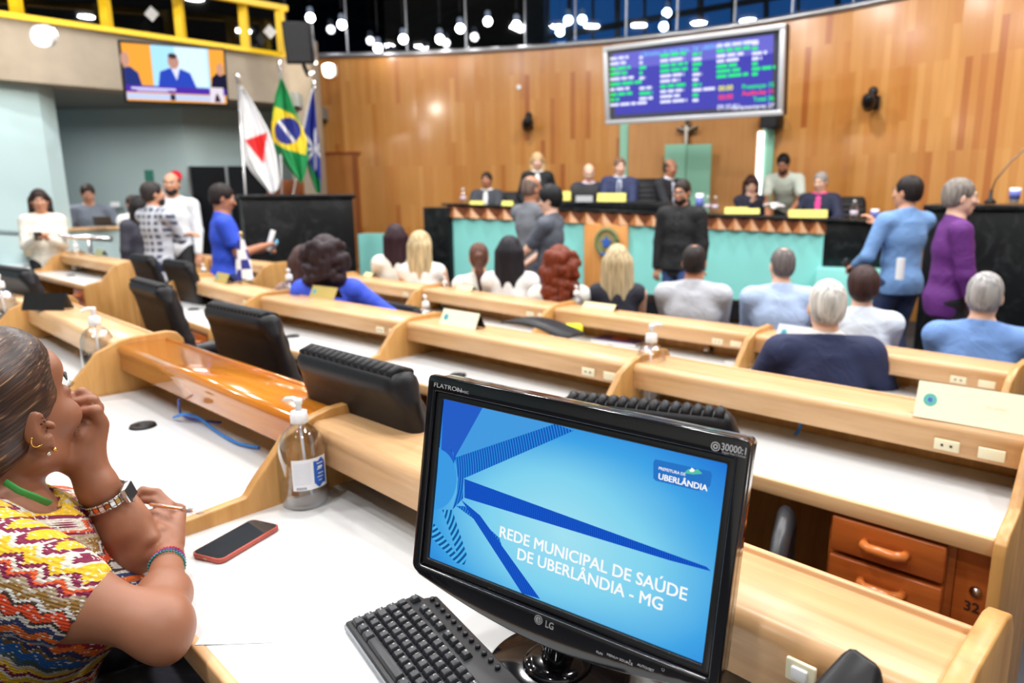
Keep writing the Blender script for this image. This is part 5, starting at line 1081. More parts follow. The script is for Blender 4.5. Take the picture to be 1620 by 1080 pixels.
t = thing('laptop', 'dark laptop on the podium in front of the bald man', 'laptop', AY(925, 318, PD(925)+.3)); g = G(); g.box((0, 0, .11), (.36, .02, .22), Rx(-.2)); g.mk('lid', BLACK, t, bev=.006); g = G(); g.box((0, .12, .01), (.36, .24, .02)); g.mk('keyboard_base', BLACK, t)
g = G(); g.box((0, -.03, .03), (.22, .06, .08)); t = g.mk('document_box', M('grey_white', (.5, .52, .54), .5)); t.location = AY(924, 318, PD(924)-.02); tag(t, 'small pale grey box in front of the laptop on the podium', 'box')
t = thing('laptop', 'brown backed laptop on the counter sill before the man in grey', 'laptop', AY(163, 357, 8.85)); g = G(); g.box((0, 0, .06), (.22, .015, .11), Rx(.15)); g.mk('lid', M('laptop_brown', (.06, .045, .035), .4), t, bev=.004); g = G(); g.box((0, .08, .008), (.22, .15, .015)); g.mk('keyboard_base', BLACK, t)
# ------------------------------------------------------------------ office chairs
def chair_proto(loc, rz, lab, z=0, group='black office chairs at the desks'):
    t = thing('office_chair', lab, 'chair', loc, rz, group)          # local: sitter faces +y
    def sheet_back(nm, m):
        s = SDF((-.34, -.46, .40), (.34, .05, 1.22), .012)
        for k in range(10):
            zz_ = .48+.068*k; y = -.20-.014*k; w_ = .236-.004*abs(k-4)-.006*max(0, k-6)
            s.box((0, y+.016, zz_), (w_-.012, .026, .048), Rx(.2), .022, .03)
        s.box((0, -.275, .79), (.225, .022, .33), Rx(.2), .02, .03)
        s.box((0, -.345, 1.135), (.205, .036, .028), rnd=.026, k=.04)
        return s.mk(nm, m, t)
    sheet_back('backrest', LEATH)
    for k in range(15):
        x = -.175+.35*k/14; g = G(); g.tube([(x, -.310, 1.15), (x, -.345, 1.165), (x, -.372, 1.155)], .0115, 8)
        if k == 0: gg = g
        else: gg.add(g.V, g.F)
    gg.mk('head_roll_piping', LEATH, t, True)
    s = SDF((-.3, -.25, .36), (.3, .3, .52), .012); s.box((0, .02, .45), (.245, .235, .045), rnd=.04, k=0); s.ell((0, .02, .47), (.22, .2, .04), k=.03); s.mk('seat', LEATH, t)
    AR = M('armrest_plastic', (.035, .036, .042), .35)
    for sx in (-1, 1):
        g = G(); g.tube([(sx*.23, .06, .42), (sx*.30, .08, .47), (sx*.32, .10, .60), (sx*.32, .06, .74), (sx*.315, .0, .775), (sx*.31, -.14, .765), (sx*.30, -.22, .68), (sx*.265, -.25, .58)], [.022, .024, .026, .030, .032, .030, .025, .02], 12, flat=(1.1, .75)); g.mk('armrest', AR, t, True)
    g = G(); g.tube([(0, 0, .42), (0, 0, .12)], [.03, .025], 12); g.mk('gas_column', CHROME, t, True)
    g = G(); 
    for k in range(5):
        a = 2*math.pi*k/5+.3; g.tube([(0, 0, .13), (.28*math.cos(a), .28*math.sin(a), .075)], [.028, .016], 8); g.ell((.28*math.cos(a), .28*math.sin(a), .03), (.03, .03, .03), 10, 8)
    g.mk('star_base', BLACK, t, True)
    return t
def chairpos(px, py, ztop, off=-.34, back=1.09):
    """place a chair from the pixel of the middle of its backrest top"""
    return AZ(px, py, ztop)
CH = []
def addchair(px, py, z, row, lab, turn=0.0, drop=0.0):
    p = AZ(px, py, z+1.165-drop); a = RA(row)+turn; f = np.array([-math.sin(a), math.cos(a)]); loc = (p[0]+f[0]*.345, p[1]+f[1]*.345, z-drop)
    if not CH: c_ = chair_proto(loc, a, lab)
    else: c_ = dup(CH[0], loc, a, lab)
    CH.append(c_)
addchair(378, 487, -.1, 'b1', 'black leather office chair, middle one of the three behind the varnished desk')
addchair(236, 446, -.1, 'b0', 'black leather office chair at the aisle, next to the tall wooden end panel')
addchair(556, 566, -.1, 'b2', 'black leather office chair just left of the monitor, back half hidden by the shelf')
addchair(1003, 655, -.1, 'b3', 'black office chair behind the monitor, ribbed head roll showing above its top edge', .35)
_a = RA('b3')+.35; _p = AZ(1245, 800, .605)-np.array([math.cos(_a), math.sin(_a), 0])*.315; CH[-1].location = (_p[0], _p[1], -.205)
addchair(18, 424, -.1, 'd2', 'black office chair at the left frame edge, behind the far left block', .1)
addchair(280, 413, -.2, 'e3', 'black office chair in the front row left block, below the man in the white shirt')
addchair(224, 404, -.2, 'e2', 'low black chair back in the far left front block, below the checked shirt')
addchair(632, 482, -.2, 'c1', 'black chair whose top edge shows above the middle shelf, right of the woman in blue', 0, .26)
# ------------------------------------------------------------------ people
SK = {'light': hx(232, 188, 164), 'mid': hx(206, 150, 120), 'tan': hx(178, 120, 90), 'brown': hx(140, 92, 68)}
def skinmat(k):
    nm = 'skin_'+k
    if nm in _mc: return _mc[nm]
    m = M(nm, SK[k], .48, var=.08, scale=9, bump=.04); b = m.node_tree.nodes['Principled BSDF']; b.inputs['Subsurface Weight'].default_value = .12; b.inputs['Subsurface Radius'].default_value = (.012, .005, .003); b.inputs['Subsurface Scale'].default_value = .6
    return m
def hairmat(col):
    nm = 'hair_%02x%02x%02x' % col
    if nm in _mc: return _mc[nm]
    m, nt, b, L = base(nm); b.inputs['Roughness'].default_value = .55; b.inputs['Specular IOR Level'].default_value = .3
    tc = nd(nt, 'ShaderNodeTexCoord'); mp = nd(nt, 'ShaderNodeMapping'); mp.inputs['Scale'].default_value = (70, 70, 6); L(tc.outputs['Object'], mp.inputs[0])
    n = nd(nt, 'ShaderNodeTexNoise', Scale=1., Detail=4.); L(mp.outputs[0], n.inputs[0]); c = hx(*col)
    r = nd(nt, 'ShaderNodeValToRGB'); r.color_ramp.elements[0].position = .3; r.color_ramp.elements[1].position = .7; r.color_ramp.elements[0].color = c4([v*.55 for v in c]); r.color_ramp.elements[1].color = c4([min(1, v*1.5) for v in c])
    L(n.outputs['Fac'], r.inputs[0]); L(r.outputs[0], b.inputs['Base Color']); bp = nd(nt, 'ShaderNodeBump', Strength=.5, Distance=.004); L(n.outputs['Fac'], bp.inputs['Height']); L(bp.outputs[0], b.inputs['Normal'])
    _mc[nm] = m; return m
def cloth(name, col, var=.07, stripes=None, rough=.75):
    if name in _mc: return _mc[name]
    m = M(name, hx(*col), rough, var=var, scale=14, bump=.15)
    nt = m.node_tree; L = nt.links.new; b = nt.nodes['Principled BSDF']
    tc = nd(nt, 'ShaderNodeTexCoord'); n = nd(nt, 'ShaderNodeTexNoise', Scale=7., Detail=3., Distortion=1.2); L(tc.outputs['Object'], n.inputs[0])
    bp = nd(nt, 'ShaderNodeBump', Strength=.55, Distance=.03); L(n.outputs['Fac'], bp.inputs['Height']); L(bp.outputs[0], b.inputs['Normal'])
    if stripes:                                      # woven checks: two sets of lines
        c2, fx, fz = stripes; sp = nd(nt, 'ShaderNodeSeparateXYZ'); L(tc.outputs['Object'], sp.inputs[0]); outs = []
        for ax, f in (('X', fx), ('Z', fz)):
            ml = nd(nt, 'ShaderNodeMath', _operation='MULTIPLY'); ml.inputs[1].default_value = f; L(sp.outputs[ax], ml.inputs[0]); s = nd(nt, 'ShaderNodeMath', _operation='SINE'); L(ml.outputs[0], s.inputs[0])
            gt = nd(nt, 'ShaderNodeMath', _operation='GREATER_THAN'); gt.inputs[1].default_value = .25; L(s.outputs[0], gt.inputs[0]); outs.append(gt)
        ad = nd(nt, 'ShaderNodeMath', _operation='MAXIMUM'); L(outs[0].outputs[0], ad.inputs[0]); L(outs[1].outputs[0], ad.inputs[1])
        mx = nd(nt, 'ShaderNodeMix', _data_type='RGBA'); mx.inputs['A'].default_value = c4(hx(*col)); mx.inputs['B'].default_value = c4(hx(*c2)); L(ad.outputs[0], mx.inputs['Factor']); L(mx.outputs['Result'], b.inputs['Base Color'])
    return m
def ik(a, t, l1, l2, pole):
    a = np.array(a, float); t = np.array(t, float); d = t-a; D_ = np.linalg.norm(d); D2 = min(D_, (l1+l2)*.995); d = d/(D_+1e-9); t = a+d*D2
    x = (l1*l1-l2*l2+D2*D2)/(2*D2); h_ = math.sqrt(max(0, l1*l1-x*x)); p = np.array(pole, float); p = p-d*(p@d); p = unit(p)
    return a+d*x+p*h_, t
class Sk: pass
def skeleton(s=1., sit=False, lean=0, head=(0, 0), hands=None, female=False, seat=.46, feet=None, side=0, bulk=1.):
    k = Sk(); k.s = s; hz = (seat+.10*s) if sit else .92*s
    k.hip = np.array([0, 0, hz]); ln_ = math.radians(lean); R = Ry(math.radians(side))@Rx(-ln_); k.R = R
    k.chest = k.hip+R@np.array([0, 0, .32*s]); k.sh = k.hip+R@np.array([0, 0, .462*s]); k.neck = k.hip+R@np.array([0, .0, .53*s])
    sw = (.165 if female else .190)*s*(.5+.5*bulk); k.sw = sw; k.shL = k.sh+R@np.array([-sw, 0, 0]); k.shR = k.sh+R@np.array([sw, 0, 0])
    nk = Rx(-ln_*.55); k.hc = k.neck+nk@np.array([0, .015*s, .155*s])
    k.HR = nk@Rz(math.radians(head[0]))@Rx(math.radians(head[1]))      # yaw + = to the left, pitch + = up
    hands = hands or {}
    dl = [(-sw-.05*s, .04*s, hz-.12*s), (sw+.05*s, .04*s, hz-.12*s)] if not sit else [(-.13*s, .34*s, hz+.06), (.13*s, .34*s, hz+.06)]
    k.hL, k.hR = hands.get('L', dl[0]), hands.get('R', dl[1])
    k.eL, k.wL = ik(k.shL, k.hL, .285*s, .25*s, hands.get('poleL', (-.5, -.6, -.6))); k.eR, k.wR = ik(k.shR, k.hR, .285*s, .25*s, hands.get('poleR', (.5, -.6, -.6)))
    hw = .085*s; k.legs = []
    for i, sx in enumerate((-1, 1)):
        hp = k.hip+np.array([sx*hw, 0, -.02*s]); f = (feet[i] if feet else ((sx*hw*1.15, 0, 0) if not sit else (sx*hw*1.3, .42*s, 0)))
        an = np.array(f, float)+np.array([0, 0, .085*s]); kn, an = ik(hp, an, .43*s, .42*s, (0, 1, .15) if not sit else (0, .4, 1)); k.legs.append((hp, kn, an))
    k.bulk = bulk; k.female = female; return k
def bbox(k, pad=.22):
    P = np.array([k.hip, k.chest, k.sh, k.neck, k.hc, k.eL, k.wL, k.eR, k.wR, k.shL, k.shR]+[q for l in k.legs for q in l]); return P.min(0)-pad, P.max(0)+pad
def torso(S, k, inf=0., kk=.05, hem=None):
    s, R, b = k.s, k.R, k.bulk; f = k.female
    S.ell(k.hip+R@np.array([0, -.01*s, .0]), (.165*s*b+inf, .12*s*b+inf, .13*s+inf), R, k=kk)
    S.ell(k.hip+R@np.array([0, .01*s*b, .16*s]), ((.135 if f else .15)*s*b+inf, .105*s*b**1.5+inf, .16*s), R, k=kk)
    S.ell(k.hip+R@np.array([0, .0, .34*s]), ((.145 if f else .172)*s*(.4+.6*b)+inf, .11*s*(.4+.6*b)+inf, .17*s), R, k=kk)
    if f:
        for sx in (-1, 1): S.ell(k.hip+R@np.array([sx*.075*s, .085*s, .32*s]), (.06*s+inf, .055*s+inf, .06*s+inf), R, k=.04)
    S.cap(k.shL*.86+k.sh*.14, k.shR*.86+k.sh*.14, .058*s+inf, k=kk, flat=None)
    for q in (k.shL, k.shR): S.cap(q*.8+k.sh*.2+R@np.array([0, 0, .012*s]), k.neck+R@np.array([0, -.01*s, .0]), .045*s+inf*.8, .045*s+inf*.3, k=.04)
    S.cap(k.sh+R@np.array([0, -.01*s, .0]), k.neck+R@np.array([0, -.005*s, .01*s]), .085*s+inf*.6, .052*s+inf*.4, k=.05)
def arm(S, sh, el, wr, s, inf=0., upto=1.0, kk=.03, b=1.):
    """upto: 1 = to the wrist, .5 = short sleeve"""
    b = .5+.5*b
    if upto < .5:
        m = sh+(el-sh)*upto*2; S.cap(sh, m, .056*s*b+inf*1.3, .050*s*b+inf*1.6, k=kk); return
    S.cap(sh, el, .054*s*b+inf, .042*s*b+inf, k=kk); e = el+(wr-el)*min(1, (upto-.5)*2); S.cap(el, e, .043*s*b+inf, .030*s*b+inf*.9, k=.02)
def hand(S, el, wr, s, curl=.6, palm=None, k=.006):
    d = unit(wr-el); p = np.array(palm if palm is not None else (0, 0, -1), float); p = unit(p-d*(p@d)); w = np.cross(d, p)
    c0 = wr+d*.02*s; c1 = wr+d*.085*s
    S.cap(c0+w*.012*s, c1+w*.022*s, .017*s, .016*s, k=.015); S.cap(c0-w*.012*s, c1-w*.022*s, .017*s, .015*s, k=.015); S.cap(c0, c1, .018*s, .017*s, k=.015)
    for i, (off, l) in enumerate(((.030, .068), (.010, .076), (-.010, .071), (-.029, .056))):
        q = c1+w*off*s; a = .25
        for j, f in enumerate((.45, .32, .25)):
            dd = d*math.cos(a)+p*math.sin(a); q2 = q+dd*l*f*s; S.cap(q, q2, (.0092-.0008*j)*s, (.0086-.0009*j)*s, k=k); q = q2; a += curl*.9
    q = c0+w*.022*s; dd = unit(d*.6+w*.75+p*.35)
    q2 = q+dd*.035*s; S.cap(q, q2, .013*s, .0105*s, k=.01); q3 = q2+unit(d*.9+w*.25+p*.5)*.03*s; S.cap(q2, q3, .0105*s, .0085*s, k=k)
def headsdf(S, k, inf=0.):
    s, H, c = k.s, k.HR, k.hc
    A = lambda x, y, z: c+H@(np.array([x, y, z])*s)
    S.cap(k.neck-np.array([0, 0, .02*s]), A(0, -.025, -.055), .052*s*(.5+.5*k.bulk), .050*s, k=.03)
    S.ell(A(0, -.018, .030), (.074*s, .094*s, .088*s), H, k=.02); S.ell(A(0, .028, -.028), (.057*s, .062*s, .082*s), H, k=.03)
    S.ell(A(0, .062, -.094), (.026*s, .020*s, .018*s), H, k=.03); S.ell(A(0, .012, -.06), (.057*s, .05*s, .04*s), H, k=.03)
    for sx in (-1, 1):
        S.ell(A(sx*.032, .086, .012), (.017*s, .010*s, .012*s), H, k=.012, op='sub'); S.ell(A(sx*.036, .070, -.022), (.022*s, .018*s, .018*s), H, k=.02)
        S.ell(A(sx*.076, -.008, -.012), (.009*s, .020*s, .032*s), H@Rz(sx*-.35), k=.008)
    S.cap(A(0, .086, .012), A(0, .106, -.026), .008*s, .012*s, k=.012); S.ell(A(0, .104, -.029), (.016*s, .010*s, .009*s), H, k=.008)
    S.ell(A(0, .080, .030), (.045*s, .014*s, .010*s), H, k=.015); S.ell(A(0, .085, -.060), (.024*s, .010*s, .006*s), H, k=.008); S.ell(A(0, .083, -.069), (.021*s, .010*s, .007*s), H, k=.008)
def haircap(S, k, g=.010, line=.045, low=-.055, k_=.01, fringe=0.):
    s, H, c = k.s, k.HR, k.hc; A = lambda x, y, z: c+H@(np.array([x, y, z])*s)
    S.ell(A(0, -.020, .034), ((.076+g)*s, (.096+g)*s, (.090+g)*s), H, k=.01); S.ell(A(0, -.045, -.02), ((.066+g*.7)*s, (.062+g*.6)*s, .07*s), H, k=.03)
    return A
def trimface(S, k, line=.055, side=.01, low=-.075, kk=.012):
    """take the face, the ears and the nape out of a hair cap"""
    s, H, c = k.s, k.HR, k.hc; A = lambda x, y, z: c+H@(np.array([x, y, z])*s)
    S.ell(A(0, .100, -.030), (.068*s, .075*s, (.030+line)*s), H, k=kk*s, op='sub')
    for sx in (-1, 1): S.ell(A(sx*.085, .022, -.035), (.03*s, .040*s, .04*s), H, k=kk*s, op='sub')
def person(label, px, py, D, face=0, H=None, floor=FZ, vox=None, skin='mid', hair=None, top=None, legs=(40, 42, 52), topcol=None, sleeve=1., sit=False, lean=0, head=(0, 0), hands=None, female=False, seat=None, feet=None, side=0, bulk=1.,
           hairkind='short', haircol=(40, 30, 25), hairlen=.3, jacket=None, tie=None, glasses=False, beard=False, name='person', hem=-.16, collar=True, eyes=None, group=None, tops=None, curl=.6, lanyard=None, shoes=(25, 22, 22)):
    """px, py: pixel of the crown of the head; D: distance. Size follows from the floor (standing) or is normal with the seat adjusted (sitting)."""
    crown = AY(px, py, D); floor = crown[2]-(H or 1.7) if floor == 'auto' else floor
    if not sit: s = (crown[2]-floor)/1.735 if H is None else H/1.735
    else: s = (H or 1.70)/1.735
    k = skeleton(s, sit, lean, head, hands, female, .46, feet, side, bulk)
    topz = (k.hc+k.HR@np.array([0, -.018*s, .125*s]))
    if sit: dz_ = crown[2]-topz[2]-floor; k = skeleton(s, sit, lean, head, hands, female, .46+dz_, feet, side, bulk); topz = (k.hc+k.HR@np.array([0, -.018*s, .125*s]))
    fa = math.radians(face)-math.atan2(px-CX, F_PX)*(0 if sit and floor == PFZ else 1); off = Rz(fa)@np.array([topz[0], topz[1], 0]); loc = (crown[0]-off[0], crown[1]-off[1], floor)
    t = thing(name, label, 'person', loc, fa, group)
    vox = vox or max(.0065, D*.00125); lo, hi = bbox(k); SKM = skinmat(skin)
    S = SDF(lo, hi, vox); torso(S, k, -.012); arm(S, k.shL, k.eL, k.wL, s, b=bulk); arm(S, k.shR, k.eR, k.wR, s, b=bulk)
    pl = (hands or {}).get('palm'); hand(S, k.eL, k.wL, s, curl, pl, k=vox*.8); hand(S, k.eR, k.wR, s, curl, pl, k=vox*.8)
    for hp, kn, an in k.legs:
        S.cap(hp, kn, .082*s*bulk, .055*s, k=.04); S.cap(kn, an, .052*s, .036*s, k=.02); f = np.array([0, .10*s, -.05*s]); S.cap(an+np.array([0, -.02, -.05*s]), an+f, .034*s, .026*s, k=.02)
    headsdf(S, k); body = S.mk('body', SKM, t)
    # clothes
    tm = top
    S = SDF(lo, hi, vox*1.15); inf = .012*s
    torso(S, k, inf); 
    if not sit: S.cap(k.hip+k.R@np.array([-.06*s, 0, hem*s+.03]), k.hip+k.R@np.array([.06*s, 0, hem*s+.03]), .10*s*bulk+inf, k=.05)
    if sleeve > 0: arm(S, k.shL, k.eL, k.wL, s, inf, sleeve, b=bulk); arm(S, k.shR, k.eR, k.wR, s, inf, sleeve, b=bulk)
    else: S.ell(k.shL, (.035, .04, .04), k=0, op='sub'); S.ell(k.shR, (.035, .04, .04), k=0, op='sub')
    S.cut(k.hip+k.R@np.array([0, 0, hem*s]), -k.R[:, 2]); nb = k.R@np.array([0, .03*s, (.085 if jacket is None else .100)*s]); S.cut(k.sh+nb, unit(k.R@np.array([0, .35, 1]))) 
    if jacket is not None:                            # shirt first, then the open jacket
        S.mk('shirt', tm, t); S = SDF(lo, hi, vox*1.15); inf = .024*s; torso(S, k, inf); S.cap(k.hip+np.array([-.07*s, 0, -.1*s]), k.hip+np.array([.07*s, 0, -.1*s]), .11*s+inf, k=.05) if not sit else None
        arm(S, k.shL, k.eL, k.wL, s, inf, .98, b=bulk); arm(S, k.shR, k.eR, k.wR, s, inf, .98, b=bulk); S.cut(k.hip+k.R@np.array([0, 0, -.09*s]), -k.R[:, 2]); S.cut(k.sh+k.R@np.array([0, .0*s, .092*s]), unit(k.R@np.array([0, .25, 1])))
        for q in np.linspace(0, 1, 7): S.ell(k.hip+k.R@np.array([0, .16*s*bulk**1.5, (.16+.40*q)*s]), ((.012+.052*q)*s, .09*s, .05*s), k.R, k=.008, op='sub')
        S.mk('jacket', jacket, t)
        if tie is not None:
            g = G(); z0 = .50; P = [k.hip+k.R@np.array([x*s, y*s, z*s]) for x, y, z in ((-.016, .125, .49), (.016, .125, .49), (.013, .137, .46), (.03, .15, .2), (0, .152, .15), (-.03, .15, .2), (-.013, .137, .46))]; g.prism(P, k.R@np.array([0, .012, 0])); g.mk('tie', tie, t)
    else: S.mk('top', tm, t)
    if collar and jacket is None:
        S = SDF(k.neck-.13, k.neck+.13, vox); a = k.neck+k.R@np.array([0, -.005*s, -.015*s]); S.ell(a, (.066*s, .066*s, .035*s), k.R, k=0); S.cap(a-k.R[:, 2]*.1, a+k.R[:, 2]*.1, .053*s, k=.0, op='sub'); S.ell(a+k.R@np.array([0, .08*s, .01*s]), (.03*s, .05*s, .05*s), k=.005, op='sub')
        try: S.mk('collar', tm, t)
        except Exception: pass
    if lanyard is not None:
        g = G(); g.tube([k.neck+k.R@(np.array(q)*s) for q in ((-.07, .05, -.04), (-.066, -.03, .0), (0, -.068, .012), (.066, -.03, .0), (.07, .05, -.04))], .008, 6); g.mk('lanyard', lanyard, t, True)
    LG = legs if not isinstance(legs, tuple) else cloth('cloth_%02x%02x%02x' % legs, legs)
    S = SDF(lo, hi, vox*1.3); inf = .012*s; S.ell(k.hip+np.array([0, -.01*s, -.01*s]), (.168*s*bulk+inf*.4, .122*s*bulk+inf*.4, .12*s), k=.05)
    for hp, kn, an in k.legs: S.cap(hp, kn, .084*s*bulk+inf, .062*s+inf, k=.03); S.cap(kn, an+np.array([0, 0, -.02]), .062*s+inf, .052*s+inf, k=.03)
    S.mk('trousers', LG, t)
    for hp, kn, an in k.legs:
        S = SDF(an-.2, an+.25, .012); S.cap(an+np.array([0, -.03, -.05*s]), an+np.array([0, .13*s, -.058*s]), .038*s, .030*s, k=0); S.cap(an+np.array([0, -.02, -.04*s]), an, .04*s, k=.02); S.cut(an+np.array([0, 0, -.084*s]), (0, 0, -1)); S.mk('shoe', cloth('shoe_%02x%02x%02x' % shoes, shoes, rough=.4), t)
    # hair
    A = lambda x, y, z: k.hc+k.HR@(np.array([x, y, z])*s)
    HM = hairmat(haircol); S = SDF(k.hc-np.array([.24, .24, .22+(hairlen if hairkind in ('long', 'curly', 'pony') else .0)])*1.0, k.hc+.24, vox)
    dn = lambda v, z: np.array([v[0], v[1], v[2]-z])
    if hairkind in ('short', 'fringe', 'thin'):
        haircap(S, k, .008 if hairkind == 'short' else .004); trimface(S, k, .062 if hairkind == 'short' else .07)
        S.cut(A(0, -.03, -.07), -k.HR[:, 2])
        if hairkind == 'fringe': S.cut(A(0, .015, 0), k.HR[:, 1]); S.ell(A(0, .0, .105), (.088*s, .105*s, .075*s), k.HR, k=.012, op='sub')
        if hairkind == 'thin': S.ell(A(0, -.035, .135), (.042*s, .05*s, .025*s), k.HR, k=.012, op='sub')
    elif hairkind == 'full':
        haircap(S, k, .020); trimface(S, k, .055); S.cut(A(0, -.03, -.085), -k.HR[:, 2])
    elif hairkind in ('long', 'curly'):
        v = .016 if hairkind == 'long' else .030; haircap(S, k, v*.8)
        for sx in (-1, -.4, .4, 1):
            a = A(sx*.062, -.035 if abs(sx) > .5 else -.075, .0); b_ = dn(A(sx*.085, -.045 if abs(sx) > .5 else -.085, -.05), hairlen*s*(.75 if abs(sx) > .5 else 1)); S.cap(a, b_, (.038+v)*s, (.030+v*.6)*s, k=.03)
        if hairkind == 'curly':
            rr_ = random.Random(int(px)); 
            for q in range(70):
                u1, u2 = rr_.uniform(-1, 1), rr_.uniform(0, 1); zz_ = .09-(hairlen+.08)*u2; w_ = .075+.045*math.sin(min(1, u2*1.3)*math.pi*.8); S.ell(A(u1*w_*1.25, -.03-.105*math.sqrt(max(0, 1-u1*u1)), zz_), (.030*s,)*3, k=.016)
        trimface(S, k, .05, kk=.01); S.ell(A(0, .09, -.10), (.055*s, .07*s, .12*s), k.HR, k=.01, op='sub')
    elif hairkind == 'pony':
        haircap(S, k, .006); trimface(S, k, .058); S.cut(A(0, -.03, -.085), -k.HR[:, 2])
        S.ell(A(0, -.125, .025), (.028*s, .028*s, .026*s), k.HR, k=.01); S.cap(A(0, -.13, .02), dn(A(.0, -.145, 0), .10*s), .027*s, .034*s, k=.02); S.cap(dn(A(.0, -.145, 0), .10*s), dn(A(.01, -.135, 0), hairlen*s), .034*s, .016*s, k=.02)
    if hairkind != 'bald': S.mk('hair', HM, t)
    if beard:
        S = SDF(k.hc-.17, k.hc+.17, vox); S.ell(A(0, .030, -.070), (.062*s, .064*s, .052*s), k.HR, k=.02); S.ell(A(0, .055, -.10), (.032*s, .03*s, .025*s), k.HR, k=.02); S.ell(A(0, .10, -.028), (.05*s, .04*s, .030*s), k.HR, k=.01, op='sub'); S.ell(A(0, .10, -.064), (.02*s, .02*s, .006*s), k.HR, k=.005, op='sub'); S.cut(A(0, 0, -.03), k.HR[:, 2]); S.cut(A(0, -.005, -.03), -k.HR[:, 1]); S.mk('beard', HM, t)
    if eyes is None: eyes = True
    if eyes:
        EYW = M('eye_white', (.75, .74, .72), .2); EYD = M('eye_dark', (.02, .012, .01), .15); BR = hairmat(haircol) if hairkind != 'bald' else M('brow', (.08, .05, .04), .6)
        for sx in (-1, 1):
            g = G(); g.ell(A(sx*.031, .0745, .010), (.0125*s,)*3, 12, 8); e = g.mk('eye', EYW, t, True); g = G(); g.ell(A(sx*.031, .0850, .009), (.0055*s, .004*s, .0055*s), 10, 6); g.mk('iris', EYD, e, True)
            g = G(); g.tube([A(sx*.014, .094, .030), A(sx*.032, .094, .036), A(sx*.050, .083, .030)], .0040*s, 6); g.mk('eyebrow', BR, t, True)
        g = G(); g.tube([A(-.022, .089, -.064), A(0, .095, -.063), A(.022, .089, -.064)], .0045*s, 6); g.mk('mouth', M('lips', hx(170, 90, 84), .4), t, True)
    if glasses:
        g = G()
        for sx in (-1, 1):
            g.tube([A(sx*.032+.024*math.cos(a), .104, .008+.018*math.sin(a)) for a in np.linspace(0, 2*math.pi, 15)], .0022, 6); g.tube([A(sx*.056, .102, .012), A(sx*.08, -.0, .0)], .002, 6)
        g.tube([A(-.008, .106, .012), A(.008, .106, .012)], .002, 6); g.mk('glasses', BLACK, t, True)
    t['_k'] = 0; del t['_k']; PK[label] = (k, t); return t, k
PK = {}
def held(t, k, name, lab, cat, which, size, m, off=(0, .05, .0), rot=None, screen=None):
    """a thing held in a hand: its own top-level object at the hand's place"""
    w = k.wR if which == 'R' else k.wL; e = k.eR if which == 'R' else k.eL; p = w+unit(w-e)*.09+np.array(off)
    R = Rz(t.rotation_euler.z); q = R@p+np.array(t.location); o = thing(name, lab, cat, q, t.rotation_euler.z)
    g = G(); g.box((0, 0, 0), size, rot); g.mk('body' if not screen else 'case', m, o, bev=.004)
    if screen is not None:
        g = G(); hh = np.array(size)*np.array([.86, 1, .9]); g.box((0, -size[1]*.6, 0) if rot is None else tuple(np.asarray(rot)@np.array([0, -size[1]*.6, 0])), (hh[0], .002, hh[2]), rot); g.mk('screen', screen, o)
    return o
C_ = cloth
WHT = C_('cloth_white', (238, 238, 236)); OFFW = C_('cloth_offwhite', (236, 232, 220)); NAVY = C_('suit_navy', (30, 36, 62)); DKS = C_('suit_dark', (24, 26, 34)); BLK = C_('cloth_black', (20, 20, 24)); GRY = C_('cloth_grey', (112, 116, 124)); JEAN = (38, 52, 88)
PHB = M('phone_black', (.02, .02, .022), .3)
# --- far left, standing by the wall
fr = lambda z: (z,)
t, k = person('long haired woman in a white sweater standing at the far left, holding a phone', 60, 299, 7.6, H=1.60, floor='auto', face=178, female=True, skin='mid', top=OFFW, legs=(22, 22, 26), sleeve=.97, hairkind='long', haircol=(40, 26, 22), hairlen=.26, hands={'L': (-.03, .24, 1.10), 'R': (.05, .25, 1.12)}, head=(0, -5), collar=False)
held(t, k, 'phone', 'dark phone in the hands of the woman in the white sweater', 'phone', 'L', (.07, .012, .14), PHB, (.03, .02, .0), Rx(-.9))
t, k = person('man in a grey t-shirt leaning on the counter behind a laptop at the far left', 137, 290, 9.75, face=182, H=1.76, floor='auto', skin='mid', top=C_('cloth_grey2', (112, 120, 134)), sleeve=.30, hairkind='short', haircol=(40, 28, 24), hands={'L': (-.24, .30, 1.14), 'R': (.20, .30, 1.14)}, lean=6, head=(0, -14), bulk=1.15, collar=False)
t, k = person('person in white at the counter, half hidden behind the dark haired one', 208, 308, 9.7, face=200, female=True, H=1.62, floor='auto', skin='mid', top=WHT, sleeve=.3, hairkind='pony', haircol=(60, 34, 30), hairlen=.1, collar=False)
t, k = person('person with dark hair and dark clothes, mostly hidden behind the man in the checked shirt', 217, 309, 8.0, H=1.6, floor='auto', face=20, female=True, skin='mid', top=C_('cloth_charcoal', (62, 62, 76)), legs=(40, 42, 60), sleeve=.97, hairkind='long', haircol=(28, 24, 26), hairlen=.22, collar=False)
t, k = person('man in a blue and white checked shirt standing with folded arms, seen from behind', 236, 286, 7.3, H=1.72, floor='auto', face=-55, skin='mid', top=C_('cloth_check', (78, 88, 112), stripes=((196, 200, 210), 95, 95)), legs=JEAN, sleeve=.97, hairkind='short', haircol=(52, 46, 46), hands={'L': (.12, .24, 1.18), 'R': (-.10, .22, 1.14), 'poleL': (-1, 0, -.4), 'poleR': (1, 0, -.4)}, head=(-22, 4), beard=True, hem=-.2)
t, k = person('bearded man in a white shirt standing beside the man in the checked shirt', 270, 272, 8.1, H=1.76, floor='auto', face=165, skin='mid', top=C_('cloth_white2', (226, 230, 236)), legs=(28, 28, 32), sleeve=.97, hairkind='fringe', haircol=(44, 30, 26), beard=True, hands={'L': (-.22, .1, .86), 'R': (.16, .16, .98)}, hem=-.26)
